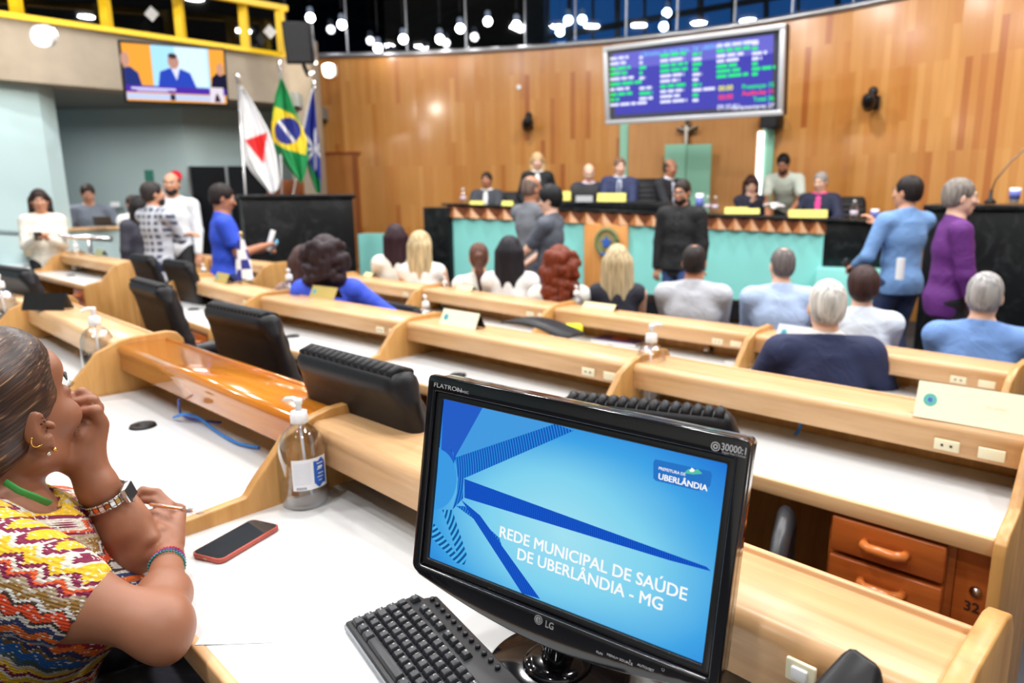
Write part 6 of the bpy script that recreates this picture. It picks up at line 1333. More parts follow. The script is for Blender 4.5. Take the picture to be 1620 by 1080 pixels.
t, k = person('man in a royal blue polo shirt standing in profile and looking at a phone', 353, 290, 6.5, H=1.72, floor='auto', face=-88, skin='tan', top=C_('cloth_royal', (46, 82, 214)), legs=(40, 60, 120), sleeve=.30, hairkind='short', haircol=(36, 28, 28), hands={'L': (-.05, .30, 1.12), 'R': (.10, .30, 1.16)}, head=(0, -14), hem=-.22, bulk=1.12, curl=1.1)
held(t, k, 'phone', 'light blue phone held by the man in the royal blue polo shirt', 'phone', 'L', (.07, .012, .14), M('phone_blue', hx(110, 190, 225), .3), (0, .03, .02), Ry(.4)@Rx(-.5)); held(t, k, 'paper_roll', 'white rolled paper in the hand of the man in the blue polo shirt', 'paper', 'R', (.05, .04, .19), WPL, (0, .0, .03), Rx(-.35))
# --- standing before the podium
t, k = person('man with a shaved head in a grey t-shirt, standing before the podium', 843, 277, 7.2, face=-50, skin='tan', top=GRY, legs=(90, 110, 150), sleeve=.30, hairkind='fringe', haircol=(110, 92, 84), hands={'L': (-.05, .3, 1.0), 'R': (.2, .28, 1.02)}, head=(-5, -12), collar=False, bulk=1.1)
t, k = person('black haired person with glasses and a grey jacket, facing left before the podium', 868, 303, 6.6, face=72, H=1.70, skin='light', top=C_('cloth_jacket_grey', (86, 92, 104)), legs=JEAN, sleeve=.36, hairkind='full', haircol=(16, 16, 20), glasses=True, hands={'L': (-.05, .34, .98), 'R': (.12, .3, .96)}, head=(12, -10), lanyard=WPL)
pp = AY(880, 378, 6.35); g = G(); g.box((0, 0, 0), (.045, .006, .06)); o = g.mk('name_badge', M('badge_blue', hx(90, 190, 210), .5)); o.parent = t; o.location = k.chest+np.array([.06, .145, .03]); o.rotation_euler = (0, 0, 0)
t, k = person('bearded man with glasses in a black blazer and jeans, standing before the podium', 1079, 283, 7.3, H=1.74, floor='auto', face=158, skin='mid', top=C_('cloth_blacktee', (28, 28, 32)), jacket=BLK, legs=(44, 66, 116), hairkind='short', haircol=(44, 34, 30), glasses=True, beard=True, head=(0, -9), feet=((-.12, .16, 0), (.12, -.1, 0)))
t, k = person('man in a light blue long-sleeved shirt and jeans, seen from behind, on the right', 1441, 277, 5.7, face=38, skin='mid', top=C_('cloth_skyblue', (112, 152, 204)), legs=JEAN, sleeve=.97, hairkind='short', haircol=(30, 22, 22), hands={'L': (-.24, .24, 1.04), 'R': (-.06, .26, 1.36)}, hem=-.10, head=(25, 0))
held(t, k, 'phone', 'phone in the hand of the man in the light blue shirt', 'phone', 'L', (.07, .012, .12), PHB, (-.02, .02, .02), Ry(-.8)); p = AY(1424, 425, 5.45); g = G(); g.tube([(0, 0, -.08), (0, 0, .08)], .03, 16); o = g.mk('paper_roll', WPL, smooth=False); o.location = p; tag(o, 'white paper roll hanging at the hip of the man in the light blue shirt', 'paper')
t, k = person('grey haired man in a purple shirt and black trousers, standing in profile at the right', 1521, 281, 4.9, face=-78, skin='light', top=C_('cloth_purple', (96, 34, 118)), legs=(24, 24, 28), sleeve=.95, hairkind='short', haircol=(130, 122, 116), hands={'L': (-.20, .0, .80), 'R': (.22, .14, .84)}, hem=-.12, head=(4, -4), bulk=1.12)
# --- at the podium
PFZ = .30
def pod_person(label, px, py, **kw):
    D = PD(px)+kw.pop('dd', .70); kw.setdefault('face', 180); kw.setdefault('floor', PFZ); return person(label, px, py, D, sit=True, **kw)
HT = {'L': (-.16, .36, .74), 'R': (.16, .36, .74), 'poleL': (-.8, -.4, -.5), 'poleR': (.8, -.4, -.5)}
def HH(k): return HT
pod_person('man in a dark grey suit seated at the left end of the podium', 770, 272, skin='tan', top=WHT, jacket=C_('suit_grey', (60, 64, 72)), haircol=(38, 28, 26), H=1.66, face=170, hands=HT)
person('blonde woman in a black blazer standing behind the podium', 850, 241, 10.75, face=180, floor=PFZ-.02, female=True, skin='light', top=WHT, jacket=BLK, hairkind='long', haircol=(206, 174, 128), hairlen=.26, head=(0, -6), hands={'L': (-.16, .12, .95), 'R': (.16, .12, .95)})
pod_person('bald man in a navy suit reading at the podium, behind the laptop', 932, 259, skin='light', top=C_('shirt_lilac', (222, 205, 226)), jacket=NAVY, hairkind='fringe', haircol=(150, 130, 120), head=(0, -18), hands=HT, lean=6)
pod_person('man in a blue suit with a tie, seated at the middle of the podium', 981, 249, skin='light', top=C_('shirt_pale', (205, 212, 230)), jacket=C_('suit_blue', (40, 50, 88)), tie=C_('tie_grey', (80, 90, 120)), haircol=(120, 92, 76), head=(12, -6), hands=HT, side=-3, face=172)
pod_person('bald man in a black suit at the podium, his head turned to the left', 1062, 251, skin='tan', top=C_('shirt_pale', (205, 212, 230)), jacket=DKS, hairkind='fringe', haircol=(60, 50, 46), face=218, head=(8, -8), hands=HT, lean=6)
pod_person('woman with long brown hair and a dark blouse, hand at her chin, at the podium', 1190, 278, female=True, skin='light', top=C_('cloth_midnight', (34, 36, 56)), sleeve=.97, hairkind='long', haircol=(62, 32, 28), hairlen=.24, head=(-8, -20), hands={'L': (-.12, .3, .80), 'R': (.02, .22, 1.0)}, lean=8, dd=.66, H=1.6)
person('bearded dark haired man in a white t-shirt bending over papers at the podium', 1238, 258, PD(1238)+.75, face=168, floor=PFZ, H=1.74, skin='tan', top=C_('cloth_cream', (214, 222, 208)), sleeve=.33, hairkind='short', haircol=(20, 18, 20), beard=True, lean=38, head=(0, -6), hands={'L': (-.20, .62, .92), 'R': (.12, .62, .92)}, collar=False, feet=((-.1, -.1, 0), (.1, -.1, 0)))
pod_person('grey haired man in a navy jacket over a bright pink shirt, seated at the podium', 1299, 272, skin='light', top=C_('shirt_pink', (240, 70, 150)), jacket=NAVY, haircol=(150, 146, 142), face=150, head=(-14, -10), hands=HT, dd=.66)
# crumpled papers on the podium
p = AY(1222, 332, PD(1222)+.12); s = SDF((-.2, -.1, -.03), (.2, .1, .16), .008); rr_ = random.Random(5)
for q in range(9): s.box((rr_.uniform(-.09, .09), rr_.uniform(-.03, .03), rr_.uniform(.02, .07)), (.06, .03, .012), Rz(rr_.uniform(0, 3))@Rx(rr_.uniform(-.6, .6)), .008, .01)
o = s.mk('crumpled_paper', WPL); o.location = p; tag(o, 'crumpled white papers on the podium between the woman and the bearded man', 'paper')
# podium chairs
for px, py, lab in ((800, 304, 'dark chair back beside the man at the left end of the podium'), (1022, 283, 'dark chair back right of the man in the blue suit'), (963, 300, 'dark chair back between the bald man and the man in the blue suit'), (1338, 312, 'dark chair back right of the man with the pink shirt')):
    p = AY(px, py, PD(px)+.9); o = dup(CH[0], (p[0], p[1]-.34, p[2]-1.165), math.pi-.1, lab, 'black chairs at the podium')
# --- audience seen from behind
AUD = []
def aud(label, px, py, D, **kw):
    kw.setdefault('H', 1.66); kw.setdefault('face', 4); kw.setdefault('eyes', True); r_ = person(label, px, py, D, sit=True, floor=kw.pop('floor', FZ), **kw); AUD.append(r_); return r_
def low_chair(pt, pk, lab='low dark chair under a spectator of the front audience rows', rz=None):
    z0 = pt.location.z; zs = (pk.hip[2]-.10*pk.s)/.46; q = Rz(pt.rotation_euler.z)@np.array([pk.hip[0], pk.hip[1], 0]); loc = (pt.location.x+q[0], pt.location.y+q[1], z0)
    if not LC:
        t = thing('audience_chair', lab, 'chair', loc, pt.rotation_euler.z, 'low chairs under the spectators')
        g = G(); g.box((0, .03, .43), (.44, .42, .05)); g.mk('seat', LEATH, t, bev=.015)
        g = G(); g.box((0, -.235, .58), (.40, .03, .20), Rx(.1)); g.mk('backrest', LEATH, t, bev=.012)
        for sx in (-.19, .19):
            for sy in (-.17, .21): g = G(); g.tube([(sx, sy, .41), (sx*1.05, sy*1.05, 0)], .014, 8); g.mk('leg', CHROME, t, True)
            g = G(); g.tube([(sx*.8, -.17, .43), (sx*.8, -.23, .52)], .012, 8); g.mk('back_support', CHROME, t, True)
        LC.append(t); c_ = t
    else: c_ = dup(LC[0], loc, pt.rotation_euler.z, lab)
    c_.scale = (1, 1, zs); return c_
LC = []
LAP = {'L': (-.14, .36, .62), 'R': (.14, .36, .62)}
t, k = aud('woman in a bright blue jacket with dark wavy hair, seated at the left front desk', 513, 375, 4.45, floor=-.2, female=True, skin='mid', top=C_('cloth_brightblue', (58, 88, 224)), sleeve=.97, hairkind='curly', haircol=(44, 30, 36), hairlen=.16, hands={'L': (-.2, .3, .66), 'R': (.30, .22, .72), 'poleR': (1, -.2, -.4)}, face=-12, collar=False, bulk=1.08)
aud('woman with straight brown hair, half hidden behind the woman in the blue jacket', 478, 389, 5.0, floor=-.2, female=True, skin='mid', top=C_('cloth_beige', (150, 120, 110)), hairkind='long', haircol=(72, 50, 48), hairlen=.22, face=-4, collar=False, H=1.6)
aud('woman in white with very long straight dark hair, leftmost in the front audience row', 625, 355, 6.3, female=True, skin='light', top=OFFW, sleeve=.97, hairkind='long', haircol=(46, 24, 32), hairlen=.30, face=4, collar=False)
aud('woman in a sleeveless white top with long blonde hair, beside the dark haired woman', 664, 366, 5.9, female=True, skin='light', top=WHT, sleeve=0., hairkind='long', haircol=(192, 172, 132), hairlen=.27, face=-16, head=(-18, 0), collar=False)
aud('woman in white with a brown ponytail', 757, 384, 5.5, female=True, skin='light', top=OFFW, sleeve=.5, hairkind='pony', haircol=(96, 62, 50), hairlen=.26, face=0, collar=False, H=1.6)
aud('woman in white with long straight black hair, right of the ponytailed woman', 806, 374, 5.3, female=True, skin='light', top=WHT, sleeve=.5, hairkind='long', haircol=(26, 24, 32), hairlen=.30, face=-10, collar=False)
aud('woman in white with curly red hair', 885, 391, 4.9, female=True, skin='light', top=WHT, sleeve=.5, hairkind='curly', haircol=(112, 46, 24), hairlen=.26, face=0, collar=False)
aud('blonde woman in a sleeveless dark navy dress', 977, 388, 4.9, female=True, skin='light', top=C_('cloth_darknavy', (36, 38, 52)), sleeve=0., hairkind='long', haircol=(190, 172, 136), hairlen=.22, face=2, collar=False)
aud('balding man in a pale grey shirt with a lanyard, seated in the front audience row', 1099, 386, 4.75, skin='tan', top=C_('cloth_palegrey', (192, 196, 206)), sleeve=.5, hairkind='thin', haircol=(40, 34, 34), face=-6, bulk=1.15, lanyard=M('lanyard_blue', hx(80, 110, 150), .6))
aud('grey haired man in a light blue shirt, second man of the front audience row', 1240, 391, 4.7, skin='light', top=C_('cloth_lightblue', (182, 204, 240)), sleeve=.5, hairkind='thin', haircol=(104, 98, 98), face=10, head=(12, 0), bulk=1.15)
aud('person with thick dark brown hair in a white shirt, right of the white haired man', 1368, 423, 4.1, skin='light', top=C_('cloth_bluewhite', (222, 232, 246)), sleeve=.5, hairkind='full', haircol=(58, 38, 36), face=8, bulk=1.05, H=1.6)
aud('man in a blue shirt with short silver hair, seated at the right edge', 1562, 431, 3.55, skin='light', top=C_('cloth_blueshirt', (108, 146, 206)), sleeve=.5, hairkind='short', haircol=(158, 156, 156), face=-4, bulk=1.15, H=1.68)
t, k = aud('white haired man in a dark navy suit, seated in front of the right middle-row desk', 1312, 443, 3.15, floor=-.2, skin='light', top=WHT, jacket=C_('suit_navy2', (30, 40, 78)), hairkind='short', haircol=(200, 198, 194), face=12, bulk=1.12, H=1.66, hands={'L': (-.22, .34, .66), 'R': (.26, .30, .66)})

for pt, pk in AUD: low_chair(pt, pk)
# ------------------------------------------------------------------ the woman at the nearest desk
def knitmat():
    m, nt, b, L = base('knit_pattern'); b.inputs['Roughness'].default_value = .85
    tc = nd(nt, 'ShaderNodeTexCoord')
    def dot(v, off=0):
        n = nd(nt, 'ShaderNodeVectorMath', _operation='DOT_PRODUCT'); n.inputs[1].default_value = v; L(tc.outputs['Object'], n.inputs[0]); return n.outputs['Value']
    def mth(op, a, b_=None, c_=None, cl=False):
        n = nd(nt, 'ShaderNodeMath', _operation=op); n.use_clamp = cl
        for i, q in enumerate((a, b_, c_)):
            if q is None: continue
            if isinstance(q, (int, float)): n.inputs[i].default_value = q
            else: L(q, n.inputs[i])
        return n.outputs[0]
    s0 = dot((-.50, -.30, -.80)); t0 = dot((.70, -.30, -.50))
    q = lambda v, c: mth('MULTIPLY', mth('FLOOR', mth('DIVIDE', v, c)), c)
    s = q(s0, .0022); t = q(t0, .0030)
    tri = mth('PINGPONG', t, .013)
    sw = mth('MULTIPLY_ADD', tri, .8, s)             # zigzag rows
    fr = mth('FRACT', mth('DIVIDE', mth('ADD', sw, 10.0), .212))
    r = nd(nt, 'ShaderNodeValToRGB'); r.color_ramp.interpolation = 'CONSTANT'; e = r.color_ramp.elements
    cols = [(0, (196, 184, 170)), (.03, (236, 190, 34)), (.07, (128, 24, 66)), (.10, (222, 218, 202)), (.125, (236, 190, 34)), (.165, (128, 24, 66)), (.195, (222, 216, 200)), (.215, (226, 90, 40)), (.24, (128, 24, 66)), (.265, (180, 160, 130)), (.30, (150, 110, 50)), (.345, (225, 224, 220)),
            (.37, (70, 50, 40)), (.385, (226, 74, 34)), (.455, (60, 48, 44)), (.47, (214, 206, 196)), (.50, (44, 58, 104)), (.54, (226, 104, 26)), (.60, (44, 58, 104)), (.63, (140, 150, 165)), (.66, (40, 46, 96)), (.71, (150, 24, 40)), (.76, (224, 104, 30)), (.81, (40, 46, 96)), (.85, (120, 90, 50)), (.88, (24, 96, 176)), (.95, (60, 80, 84))]
    e[0].position = 0; e[0].color = c4(hx(*cols[0][1])); e[1].position = cols[1][0]; e[1].color = c4(hx(*cols[1][1]))
    for p_, c_ in cols[2:]: x = e.new(p_); x.color = c4(hx(*c_))
    L(fr, r.inputs[0])
    # woven speckle per stitch
    cmb = nd(nt, 'ShaderNodeCombineXYZ'); L(s, cmb.inputs[0]); L(t, cmb.inputs[1]); L(q(dot((-.3, .8, -.2)), .003), cmb.inputs[2]); wn = nd(nt, 'ShaderNodeTexWhiteNoise'); L(cmb.outputs[0], wn.inputs['Vector'])
    mx = nd(nt, 'ShaderNodeMix', _data_type='RGBA'); L(r.outputs[0], mx.inputs['A']); mx.inputs['B'].default_value = c4(hx(226, 222, 214))
    f = mth('GREATER_THAN', wn.outputs['Value'], .90); L(mth('MULTIPLY', f, .75), mx.inputs['Factor'])
    mx2 = nd(nt, 'ShaderNodeMix', _data_type='RGBA', _blend_type='MULTIPLY'); mx2.inputs['Factor'].default_value = .5; L(mx.outputs['Result'], mx2.inputs['A']); cr = nd(nt, 'ShaderNodeValToRGB'); cr.color_ramp.elements[0].color = (.45, .45, .5, 1); L(wn.outputs['Value'], cr.inputs[0]); L(cr.outputs[0], mx2.inputs['B'])
    L(mx2.outputs['Result'], b.inputs['Base Color'])
    st = mth('SINE', mth('MULTIPLY', s0, 1400.0)); bp = nd(nt, 'ShaderNodeBump', Strength=.35, Distance=.001); L(st, bp.inputs['Height']); L(bp.outputs[0], b.inputs['Normal'])
    return m
KNIT = knitmat()
SKH = M('skin_hero', hx(150, 98, 72), .5, var=.10, scale=22, bump=.05); _b = SKH.node_tree.nodes['Principled BSDF']; _b.inputs['Subsurface Weight'].default_value = .15; _b.inputs['Subsurface Radius'].default_value = (.012, .005, .003); _b.inputs['Subsurface Scale'].default_value = .5
P_ = lambda x, y, D: np.array(AY(x, y, D))
fb = math.radians(16); HS_ = 1.06; HRm = Rz(-fb)@Ry(math.radians(3))@Rx(math.radians(9))
ear = P_(62, 683, 1.045); hcw = ear-HRm@np.array([.078, -.008, -.012])*HS_
A = lambda x, y, z: hcw+HRm@np.array([x, y, z], float)*HS_
shR, shL = P_(-75, 862, .90), P_(88, 828, 1.20); nb = P_(5, 800, 1.06)
elR, wrR = P_(254, 990, .935), AZ(266, 878, .812); elL = AZ(212, 868, .815); 
wrL = P_(155, 770, 1.15)
S = SDF((-1.32, .62, .50), (-.46, 1.50, 1.30), .0034)
# head
S.cap(A(0, -.030, -.05), nb+np.array([-.03, 0, -.04]), .052, .060, k=.03)
S.ell(A(0, -.018, .032), HS_*np.array((.073, .094, .088)), HRm, k=.02); S.ell(A(0, .026, -.030), HS_*np.array((.058, .060, .080)), HRm, k=.03)
S.ell(A(0, .062, -.098), HS_*np.array((.024, .018, .016)), HRm, k=.03); S.cap(A(.052, -.004, -.060), A(.020, .055, -.098), .020, .016, k=.03); S.cap(A(-.052, -.004, -.060), A(-.020, .055, -.098), .020, .016, k=.03)
S.ell(A(0, .058, .055), HS_*np.array((.056, .030, .034)), HRm, k=.03)
for sx in (-1, 1):
    S.ell(A(sx*.033, .090, .010), HS_*np.array((.017, .010, .012)), HRm, k=.014, op='sub'); S.ell(A(sx*.040, .060, -.026), HS_*np.array((.023, .026, .022)), HRm, k=.03); S.ell(A(sx*.033, .076, .010), HS_*np.array((.013, .010, .009)), HRm, k=.008)
    R_e = HRm@Rz(sx*-.45)@Rx(.12)
    S.ell(A(sx*.080, -.012, -.006), HS_*np.array((.007, .019, .030)), R_e, k=.006); S.ell(A(sx*.078, -.004, -.034), HS_*np.array((.007, .012, .014)), R_e, k=.008)
    S.ell(A(sx*.089, -.004, -.004), HS_*np.array((.007, .010, .017)), R_e, k=.005, op='sub'); S.ell(A(sx*.086, .004, -.008), HS_*np.array((.006, .007, .008)), R_e, k=.004); S.ell(A(sx*.088, .0, -.013), HS_*np.array((.006, .006, .007)), R_e, k=.003, op='sub')
S.cap(A(0, .086, .014), A(0, .108, -.026), .007, .011, k=.012); S.ell(A(0, .105, -.030), HS_*np.array((.015, .010, .008)), HRm, k=.008)
S.ell(A(0, .086, -.058), HS_*np.array((.022, .010, .006)), HRm, k=.006); S.ell(A(0, .084, -.067), HS_*np.array((.020, .010, .0065)), HRm, k=.006)
# torso
ctr = (shR+shL)/2; hipc = ctr+np.array([-.10, -.03, -.44]); fwd = unit(np.cross(shL-shR, (0, 0, 1))); fwd = fwd if fwd[0] > 0 else -fwd
S.cap(shR*.8+ctr*.2, shL*.8+ctr*.2, .055, k=.05); S.cap(ctr+np.array([-.02, 0, -.02]), nb+np.array([-.02, 0, -.01]), .075, .055, k=.05); S.cap(ctr+np.array([-.03, 0, -.10]), hipc, .125, .13, k=.06)
# near (right) arm
m1 = P_(112, 950, .93); S.cap(shR, m1, .054, .050, k=.03); S.cap(m1, elR, .049, .036, k=.03); S.ell(elR+np.array([.006, -.008, -.010]), (.029, .030, .030), k=.03); S.cap(elR, elR+np.array([.020, -.022, -.020]), .026, .018, k=.025)
mf = elR*.62+wrR*.38; S.cap(elR, mf, .035, .034, k=.035); S.cap(mf, wrR, .034, .0225, k=.035, flat=((0, 0, 1), .92))
kn = AZ(262, 812, .845); S.cap(wrR, wrR*.5+kn*.5, .022, .024, k=.015); dH = unit(kn-wrR); wH = unit(np.cross(dH, (0, 0, 1)))
for o_ in (-.020, -.004, .012, .024): S.cap(wrR*.75+kn*.25+wH*o_*.4, kn+wH*o_, .0165, .0125, k=.012)
def chain(pts, r0, r1, k=.0035):
    for i in range(len(pts)-1):
        a = r0+(r1-r0)*i/(len(pts)-1); b_ = r0+(r1-r0)*(i+1)/(len(pts)-1); S.cap(pts[i], pts[i+1], a, b_, k=k if i else .008)
aY = lambda x, y, z: AZ(x, y, z)
chain([AZ(240, 852, .842), AZ(226, 822, .870), AZ(213, 795, .892), AZ(207, 784, .900)], .0135, .0085)          # thumb over the forearm
chain([kn+wH*.022, AZ(268, 800, .862), AZ(248, 780, .882), AZ(226, 776, .886), AZ(216, 784, .880)], .0110, .0078)
chain([kn+wH*.006, AZ(266, 808, .858), AZ(246, 792, .872), AZ(228, 790, .872)], .0110, .0080); chain([kn-wH*.010, AZ(262, 822, .852), AZ(246, 812, .858), AZ(236, 812, .850)], .0105, .0078); chain([kn-wH*.024, AZ(256, 838, .846), AZ(244, 830, .846)], .0095, .0075)
# far (left) arm: elbow on the desk, hand at the mouth
S.cap(shL, P_(150, 868, 1.22), .052, .047, k=.03); S.cap(P_(150, 868, 1.22), elL, .046, .040, k=.03); S.ell(elL, (.042, .042, .038), k=.02)
mfl = elL*.62+wrL*.38; S.cap(elL, mfl, .041, .040, k=.02); S.cap(mfl, wrL, .039, .0265, k=.02)
hL0, hL1 = P_(136, 730, 1.155), P_(148, 672, 1.175); S.cap(wrL, hL0, .030, .029, k=.02)
rt = np.array(unit(P_(1, 0, 1)-P_(0, 0, 1)))
for o_, dd in ((-.022, .0), (-.005, -.004), (.010, .0)): S.cap(hL0+rt*o_*.9, hL1+rt*o_+np.array([0, dd, 0]), .019, .0150, k=.014)
chain([P_(154, 688, 1.175), P_(157, 664, 1.170), P_(151, 650, 1.165), P_(130, 653, 1.170), P_(116, 664, 1.180)], .0118, .0090)
chain([P_(152, 668, 1.190), P_(153, 645, 1.186), P_(146, 634, 1.182), P_(126, 637, 1.186), P_(112, 646, 1.190)], .0112, .0088)
chain([P_(145, 652, 1.205), P_(140, 629, 1.200), P_(130, 621, 1.198), P_(114, 626, 1.198)], .0104, .0082)
chain([P_(116, 735, 1.150), P_(120, 710, 1.145), P_(130, 690, 1.150), P_(137, 676, 1.160)], .0150, .0100, .006)
wl = thing('person', 'woman in a colourful patterned knit top resting her chin on her hand, nearest the camera', 'person', (hipc[0], hipc[1], 0))
V, Q = S.mesh(); mk('body', V, Q, SKH, wl, True, world=True)
# knit top
S = SDF((-1.36, .55, .42), (-.50, 1.50, 1.08), .0045)
S.cap(shR*.8+ctr*.2, shL*.8+ctr*.2, .064, k=.05); S.cap(ctr+np.array([-.02, 0, -.02]), nb+np.array([-.02, 0, -.02]), .088, .064, k=.05); S.cap(ctr+np.array([-.03, 0, -.10]), hipc, .145, .155, k=.06)
for q in (shR, shL): S.ell(ctr*.55+q*.45+fwd*.085+np.array([0, 0, -.15]), (.075, .075, .075), k=.05)
e1 = P_(108, 948, .93); S.cap(shR, shR*.3+e1*.7, .064, .066, k=.03); S.cap(shR*.5+e1*.5, e1, .064, .063, k=.03); ax = unit(e1-shR)
e2 = P_(128, 852, 1.215); S.cap(shL, e2, .062, .060, k=.03); ax2 = unit(elL-shL)
S.ell(e1+ax*.075, (.075, .075, .075), k=0, op='sub'); S.ell(e2+ax2*.072, (.072, .072, .072), k=0, op='sub')
S.ell(nb+fwd*.035+np.array([0, 0, .040]), (.082, .078, .060), k=.008, op='sub')
for q in range(8):                                   # soft folds
    a = q/7; c_ = P_(30+a*70, 870+a*120, .92); S.cap(c_, c_+np.array([.06, .02, -.10]), .006, .003, k=.012, op='sub')
V, Q = S.mesh(); o = mk('knit_top', V, Q, KNIT, wl, True, world=True)
g = G(); g.tube([P_(8, 762, 1.0), P_(30, 776, 1.0), P_(55, 786, 1.01), P_(78, 796, 1.04)], .006, 8, flat=(.5, 1)); g.mk('green_strap', M('strap_green', hx(60, 150, 70), .7), wl, True, world=True)
# hair: pulled back tightly into a low knot
S = SDF(hcw-.24, hcw+.16, .0034)
S.ell(A(0, -.022, .036), HS_*np.array((.082, .100, .095)), HRm, k=.01); S.ell(A(0, .018, .075), HS_*np.array((.060, .060, .055)), HRm, k=.02); S.ell(A(0, -.055, -.015), HS_*np.array((.072, .068, .068)), HRm, k=.03); S.ell(A(0, -.135, -.02), HS_*np.array((.045, .045, .045)), HRm, k=.02)
S.ell(A(0, .108, -.030), HS_*np.array((.075, .075, .098)), HRm, k=.010, op='sub'); S.ell(A(0, .112, .03), HS_*np.array((.050, .050, .055)), HRm, k=.010, op='sub')
for sx in (-1, 1):
    S.ell(A(sx*.090, -.006, -.030), HS_*np.array((.030, .028, .044)), HRm, k=.006, op='sub'); S.ell(A(sx*.075, .052, -.045), HS_*np.array((.030, .036, .055)), HRm, k=.012, op='sub'); S.ell(A(sx*.07, -.02, -.095), HS_*np.array((.05, .05, .045)), HRm, k=.01, op='sub')
S.cut(A(0, -.03, -.078), -HRm[:, 2])
def herohair():
    m, nt, b, L = base('hair_pulled_back'); b.inputs['Roughness'].default_value = .38; b.inputs['Specular IOR Level'].default_value = .45
    tc = nd(nt, 'ShaderNodeTexCoord'); mp = nd(nt, 'ShaderNodeMapping'); mp.vector_type = 'TEXTURE'; mp.inputs['Rotation'].default_value = (math.radians(24), 0, -fb); L(tc.outputs['Object'], mp.inputs[0])
    mp2 = nd(nt, 'ShaderNodeMapping'); mp2.inputs['Scale'].default_value = (160, 5, 260); L(mp.outputs[0], mp2.inputs[0]); n = nd(nt, 'ShaderNodeTexNoise', Scale=1., Detail=4., Distortion=.3); L(mp2.outputs[0], n.inputs[0])
    r = nd(nt, 'ShaderNodeValToRGB'); e = r.color_ramp.elements; e[0].position = .30; e[0].color = c4(hx(30, 20, 18)); e[1].position = .72; e[1].color = c4(hx(168, 132, 92)); x = e.new(.5); x.color = c4(hx(58, 38, 30)); x = e.new(.62); x.color = c4(hx(88, 62, 48))
    L(n.outputs['Fac'], r.inputs[0]); L(r.outputs[0], b.inputs['Base Color']); bp = nd(nt, 'ShaderNodeBump', Strength=.4, Distance=.002); L(n.outputs['Fac'], bp.inputs['Height']); L(bp.outputs[0], b.inputs['Normal']); return m
V, Q = S.mesh(); mk('hair', V, Q, herohair(), wl, True, world=True)
DK = M('eye_dark', (.02, .012, .01), .15)
for sx in (-1, 1):
    g = G(); g.ell(A(sx*.033, .0690, .010), (.0115, .0115, .0095)); e = g.mk('eye', M('eye_white', (.75, .74, .72), .2), wl, True, world=True); g = G(); g.ell(A(sx*.033, .0795, .009), (.005, .003, .005), 10, 6); g.mk('iris', DK, e, True, world=True)
    g = G(); g.tube([A(sx*.014, .089, .030), A(sx*.034, .085, .036), A(sx*.050, .074, .032)], [.003, .0035, .0015], 6); g.mk('eyebrow', M('brow_brown', (.03, .018, .012), .6), wl, True, world=True)
    g = G()
    for q in range(9): a = -.5+q/8; b0 = A(sx*(.033+a*.024), .0845-abs(a)*.012, .016); g.tube([b0, b0+HRm@np.array([sx*a*.005, .005, .002]), b0+HRm@np.array([sx*a*.008, .008, .006])], .0004, 4)
    g.mk('eyelashes', BLACK, wl, True, world=True)
g = G(); g.tube([A(-.020, .093, -.062), A(0, .099, -.0615), A(.020, .093, -.062)], .0035, 6); g.mk('mouth', M('lips', hx(170, 90, 84), .4), wl, True, world=True)
GOLD = M('gold', hx(225, 180, 95), .2, metal=1, var=.02)
g = G(); g.tube([ear+HRm@np.array([.010+.004*math.sin(a), -.010+.013*math.cos(a), -.004+.014*math.sin(a)]) for a in np.linspace(2.6, 6.0, 16)], .0013, 6); g.mk('hoop_earring', GOLD, wl, True, world=True)
for dy, dz in ((-.004, -.034), (.007, -.033)): g = G(); g.ell(ear+HRm@np.array([.012, dy, dz]), (.0035,)*3, 10, 8); g.mk('stud_earring', CHROME if dy < 0 else GOLD, wl, True, world=True)
g = G(); nt_ = AZ(206, 783, .908); g.ell(nt_, (.0085, .0085, .0075), 12, 8); g.mk('thumbnail', M('nail_red', hx(200, 30, 60), .2), wl, True, world=True)
# lower body
S = SDF((-1.75, .45, -.02), (-.35, 1.75, .70), .016); hp = hipc.copy(); hp[2] = .56; ff = unit([.64, .60, 0]); sd = unit(np.cross(ff, (0, 0, 1)))
S.ell(hp, (.18, .18, .13), k=.05)
for sg in (-1, 1): kne = hp+ff*.42+sd*sg*.10+np.array([0, 0, -.02]); S.cap(hp+sd*sg*.09, kne, .088, .062, k=.04); S.cap(kne, kne+np.array([.02, .02, -.42]), .060, .045, k=.02)
V, Q = S.mesh(); mk('trousers', V, Q, cloth('cloth_dark_trousers', (60, 60, 70)), wl, True, world=True)
for sg in (-1, 1): kne = hp+ff*.42+sd*sg*.10; s2 = SDF(kne+np.array([-.25, -.25, -.58]), kne+np.array([.3, .3, -.35]), .012); a = kne+np.array([.02, .02, -.50]); s2.cap(a-ff*.06, a+ff*.14, .038, .030, k=0); V, Q = s2.mesh(); mk('shoe', V, Q, BLACK, wl, True, world=True)
dup(CH[0], (hipc[0]-.0, hipc[1]-.0, 0), math.atan2(-ff[0], ff[1]), 'black office chair under the woman in the patterned top')
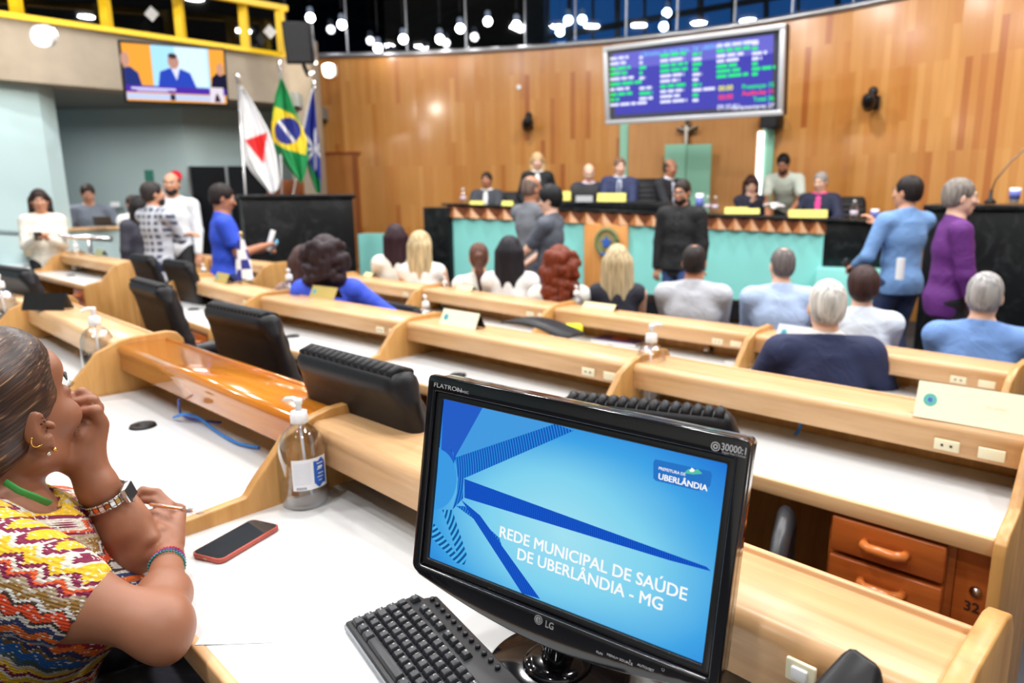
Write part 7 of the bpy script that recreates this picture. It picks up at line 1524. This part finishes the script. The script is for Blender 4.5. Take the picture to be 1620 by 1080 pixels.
# wristwatch: flat links round the left wrist
ax = unit(wrL-elL); wc = elL*.16+wrL*.84; u1 = unit(np.cross(ax, (0, 0, 1))); u2 = np.cross(ax, u1)
wt = thing('wristwatch', 'steel and gold link wristwatch on the left wrist of the woman in the patterned top', 'watch', wc)
SIL2 = M('steel_links', (.62, .62, .60), .22, metal=1); rW = .0385
camd = unit(_o-wc); a0 = math.atan2(camd@u2, camd@u1)
for q in range(26):
    a = a0+1.35+(2*math.pi-.75)*q/25; c_ = u1*math.cos(a)*rW+u2*math.sin(a)*rW; rad = unit(c_); tg = np.cross(ax, rad); R = np.stack([tg, ax, rad], 1)
    g = G(); g.box(c_+ax*.0062, (.0076, .0042, .0032), R); g.box(c_-ax*.0062, (.0076, .0042, .0032), R); lk = g.mk('link', SIL2, wt, bev=.0008)
    g = G(); g.box(c_, (.0070, .0072, .0036), R); g.mk('gold_link', GOLD if q % 2 == 0 else SIL2, lk)
a = a0+.95; c_ = u1*math.cos(a)*rW*1.03+u2*math.sin(a)*rW*1.03; rad = unit(c_); R = np.stack([np.cross(ax, rad), ax, rad], 1)
g = G(); g.box(c_+rad*.003, (.032, .030, .009), R); g.mk('watch_case', SIL2, wt, bev=.003); g = G(); g.box(c_+rad*.0082, (.026, .025, .001), R); g.mk('watch_face', M('phone_glass', (.03, .03, .03), .07), wt); g = G(); g.tube([c_+rad*.003-ax*.015, c_+rad*.003-ax*.020], .003, 10); g.mk('crown_knob', SIL2, wt, True)
# bead bracelets on the right wrist
ax = unit(wrR-elR); u1 = unit(np.cross(ax, (0, 0, 1))); u2 = np.cross(ax, u1)
for i, (nm, col) in enumerate((('red', (170, 24, 44)), ('purple and blue', (92, 56, 150)), ('green and turquoise', (40, 130, 120)))):
    c_ = elR*(.115+.035*i)+wrR*(.885-.035*i); g = G(); rr_ = .0262+.0008*i; tilt = (.25-.12*i)
    for q in range(34):
        a = 2*math.pi*q/34; p_ = (u1*math.cos(a)+u2*math.sin(a))*rr_+ax*math.cos(a)*rr_*tilt; g.ell(p_, (.0024,)*3, 8, 6)
    o = g.mk('bead_bracelet', M('beads_%d' % i, hx(*col), .2, var=.5, scale=260), None, True); o.location = c_; tag(o, nm+' bead bracelet on the right wrist of the woman in the patterned top', 'bracelet')
# pen
pa_, pb_ = AZ(238, 798, .880), AZ(322, 811, .868); ln_ = pb_-pa_; L_ = np.linalg.norm(ln_)
t = thing('ballpoint_pen', 'clear ballpoint pen with an orange ink tube, held by the woman in the patterned top', 'pen', pa_)
g = G(); g.tube([ln_*0, ln_*.62], .0040, 6); g.mk('barrel', Glass('pen_plastic', (.9, .85, .8), .25, .1), t); g = G(); g.tube([ln_*-.02, ln_*.80], .0020, 8); g.mk('ink_tube', M('pen_orange', hx(240, 140, 50), .4), t); g = G(); g.tube([ln_*.60, ln_*.72, ln_*.94, ln_*1.0], [.0042, .0052, .0050, .0012], 10); g.mk('cap', Glass('pen_cap', (.94, .94, .95), .3, .1), t, True); g = G(); g.tube([ln_*.70, ln_*.76], .0036, 8); g.mk('grip', M('pen_grey', (.35, .36, .42), .5), t, True)
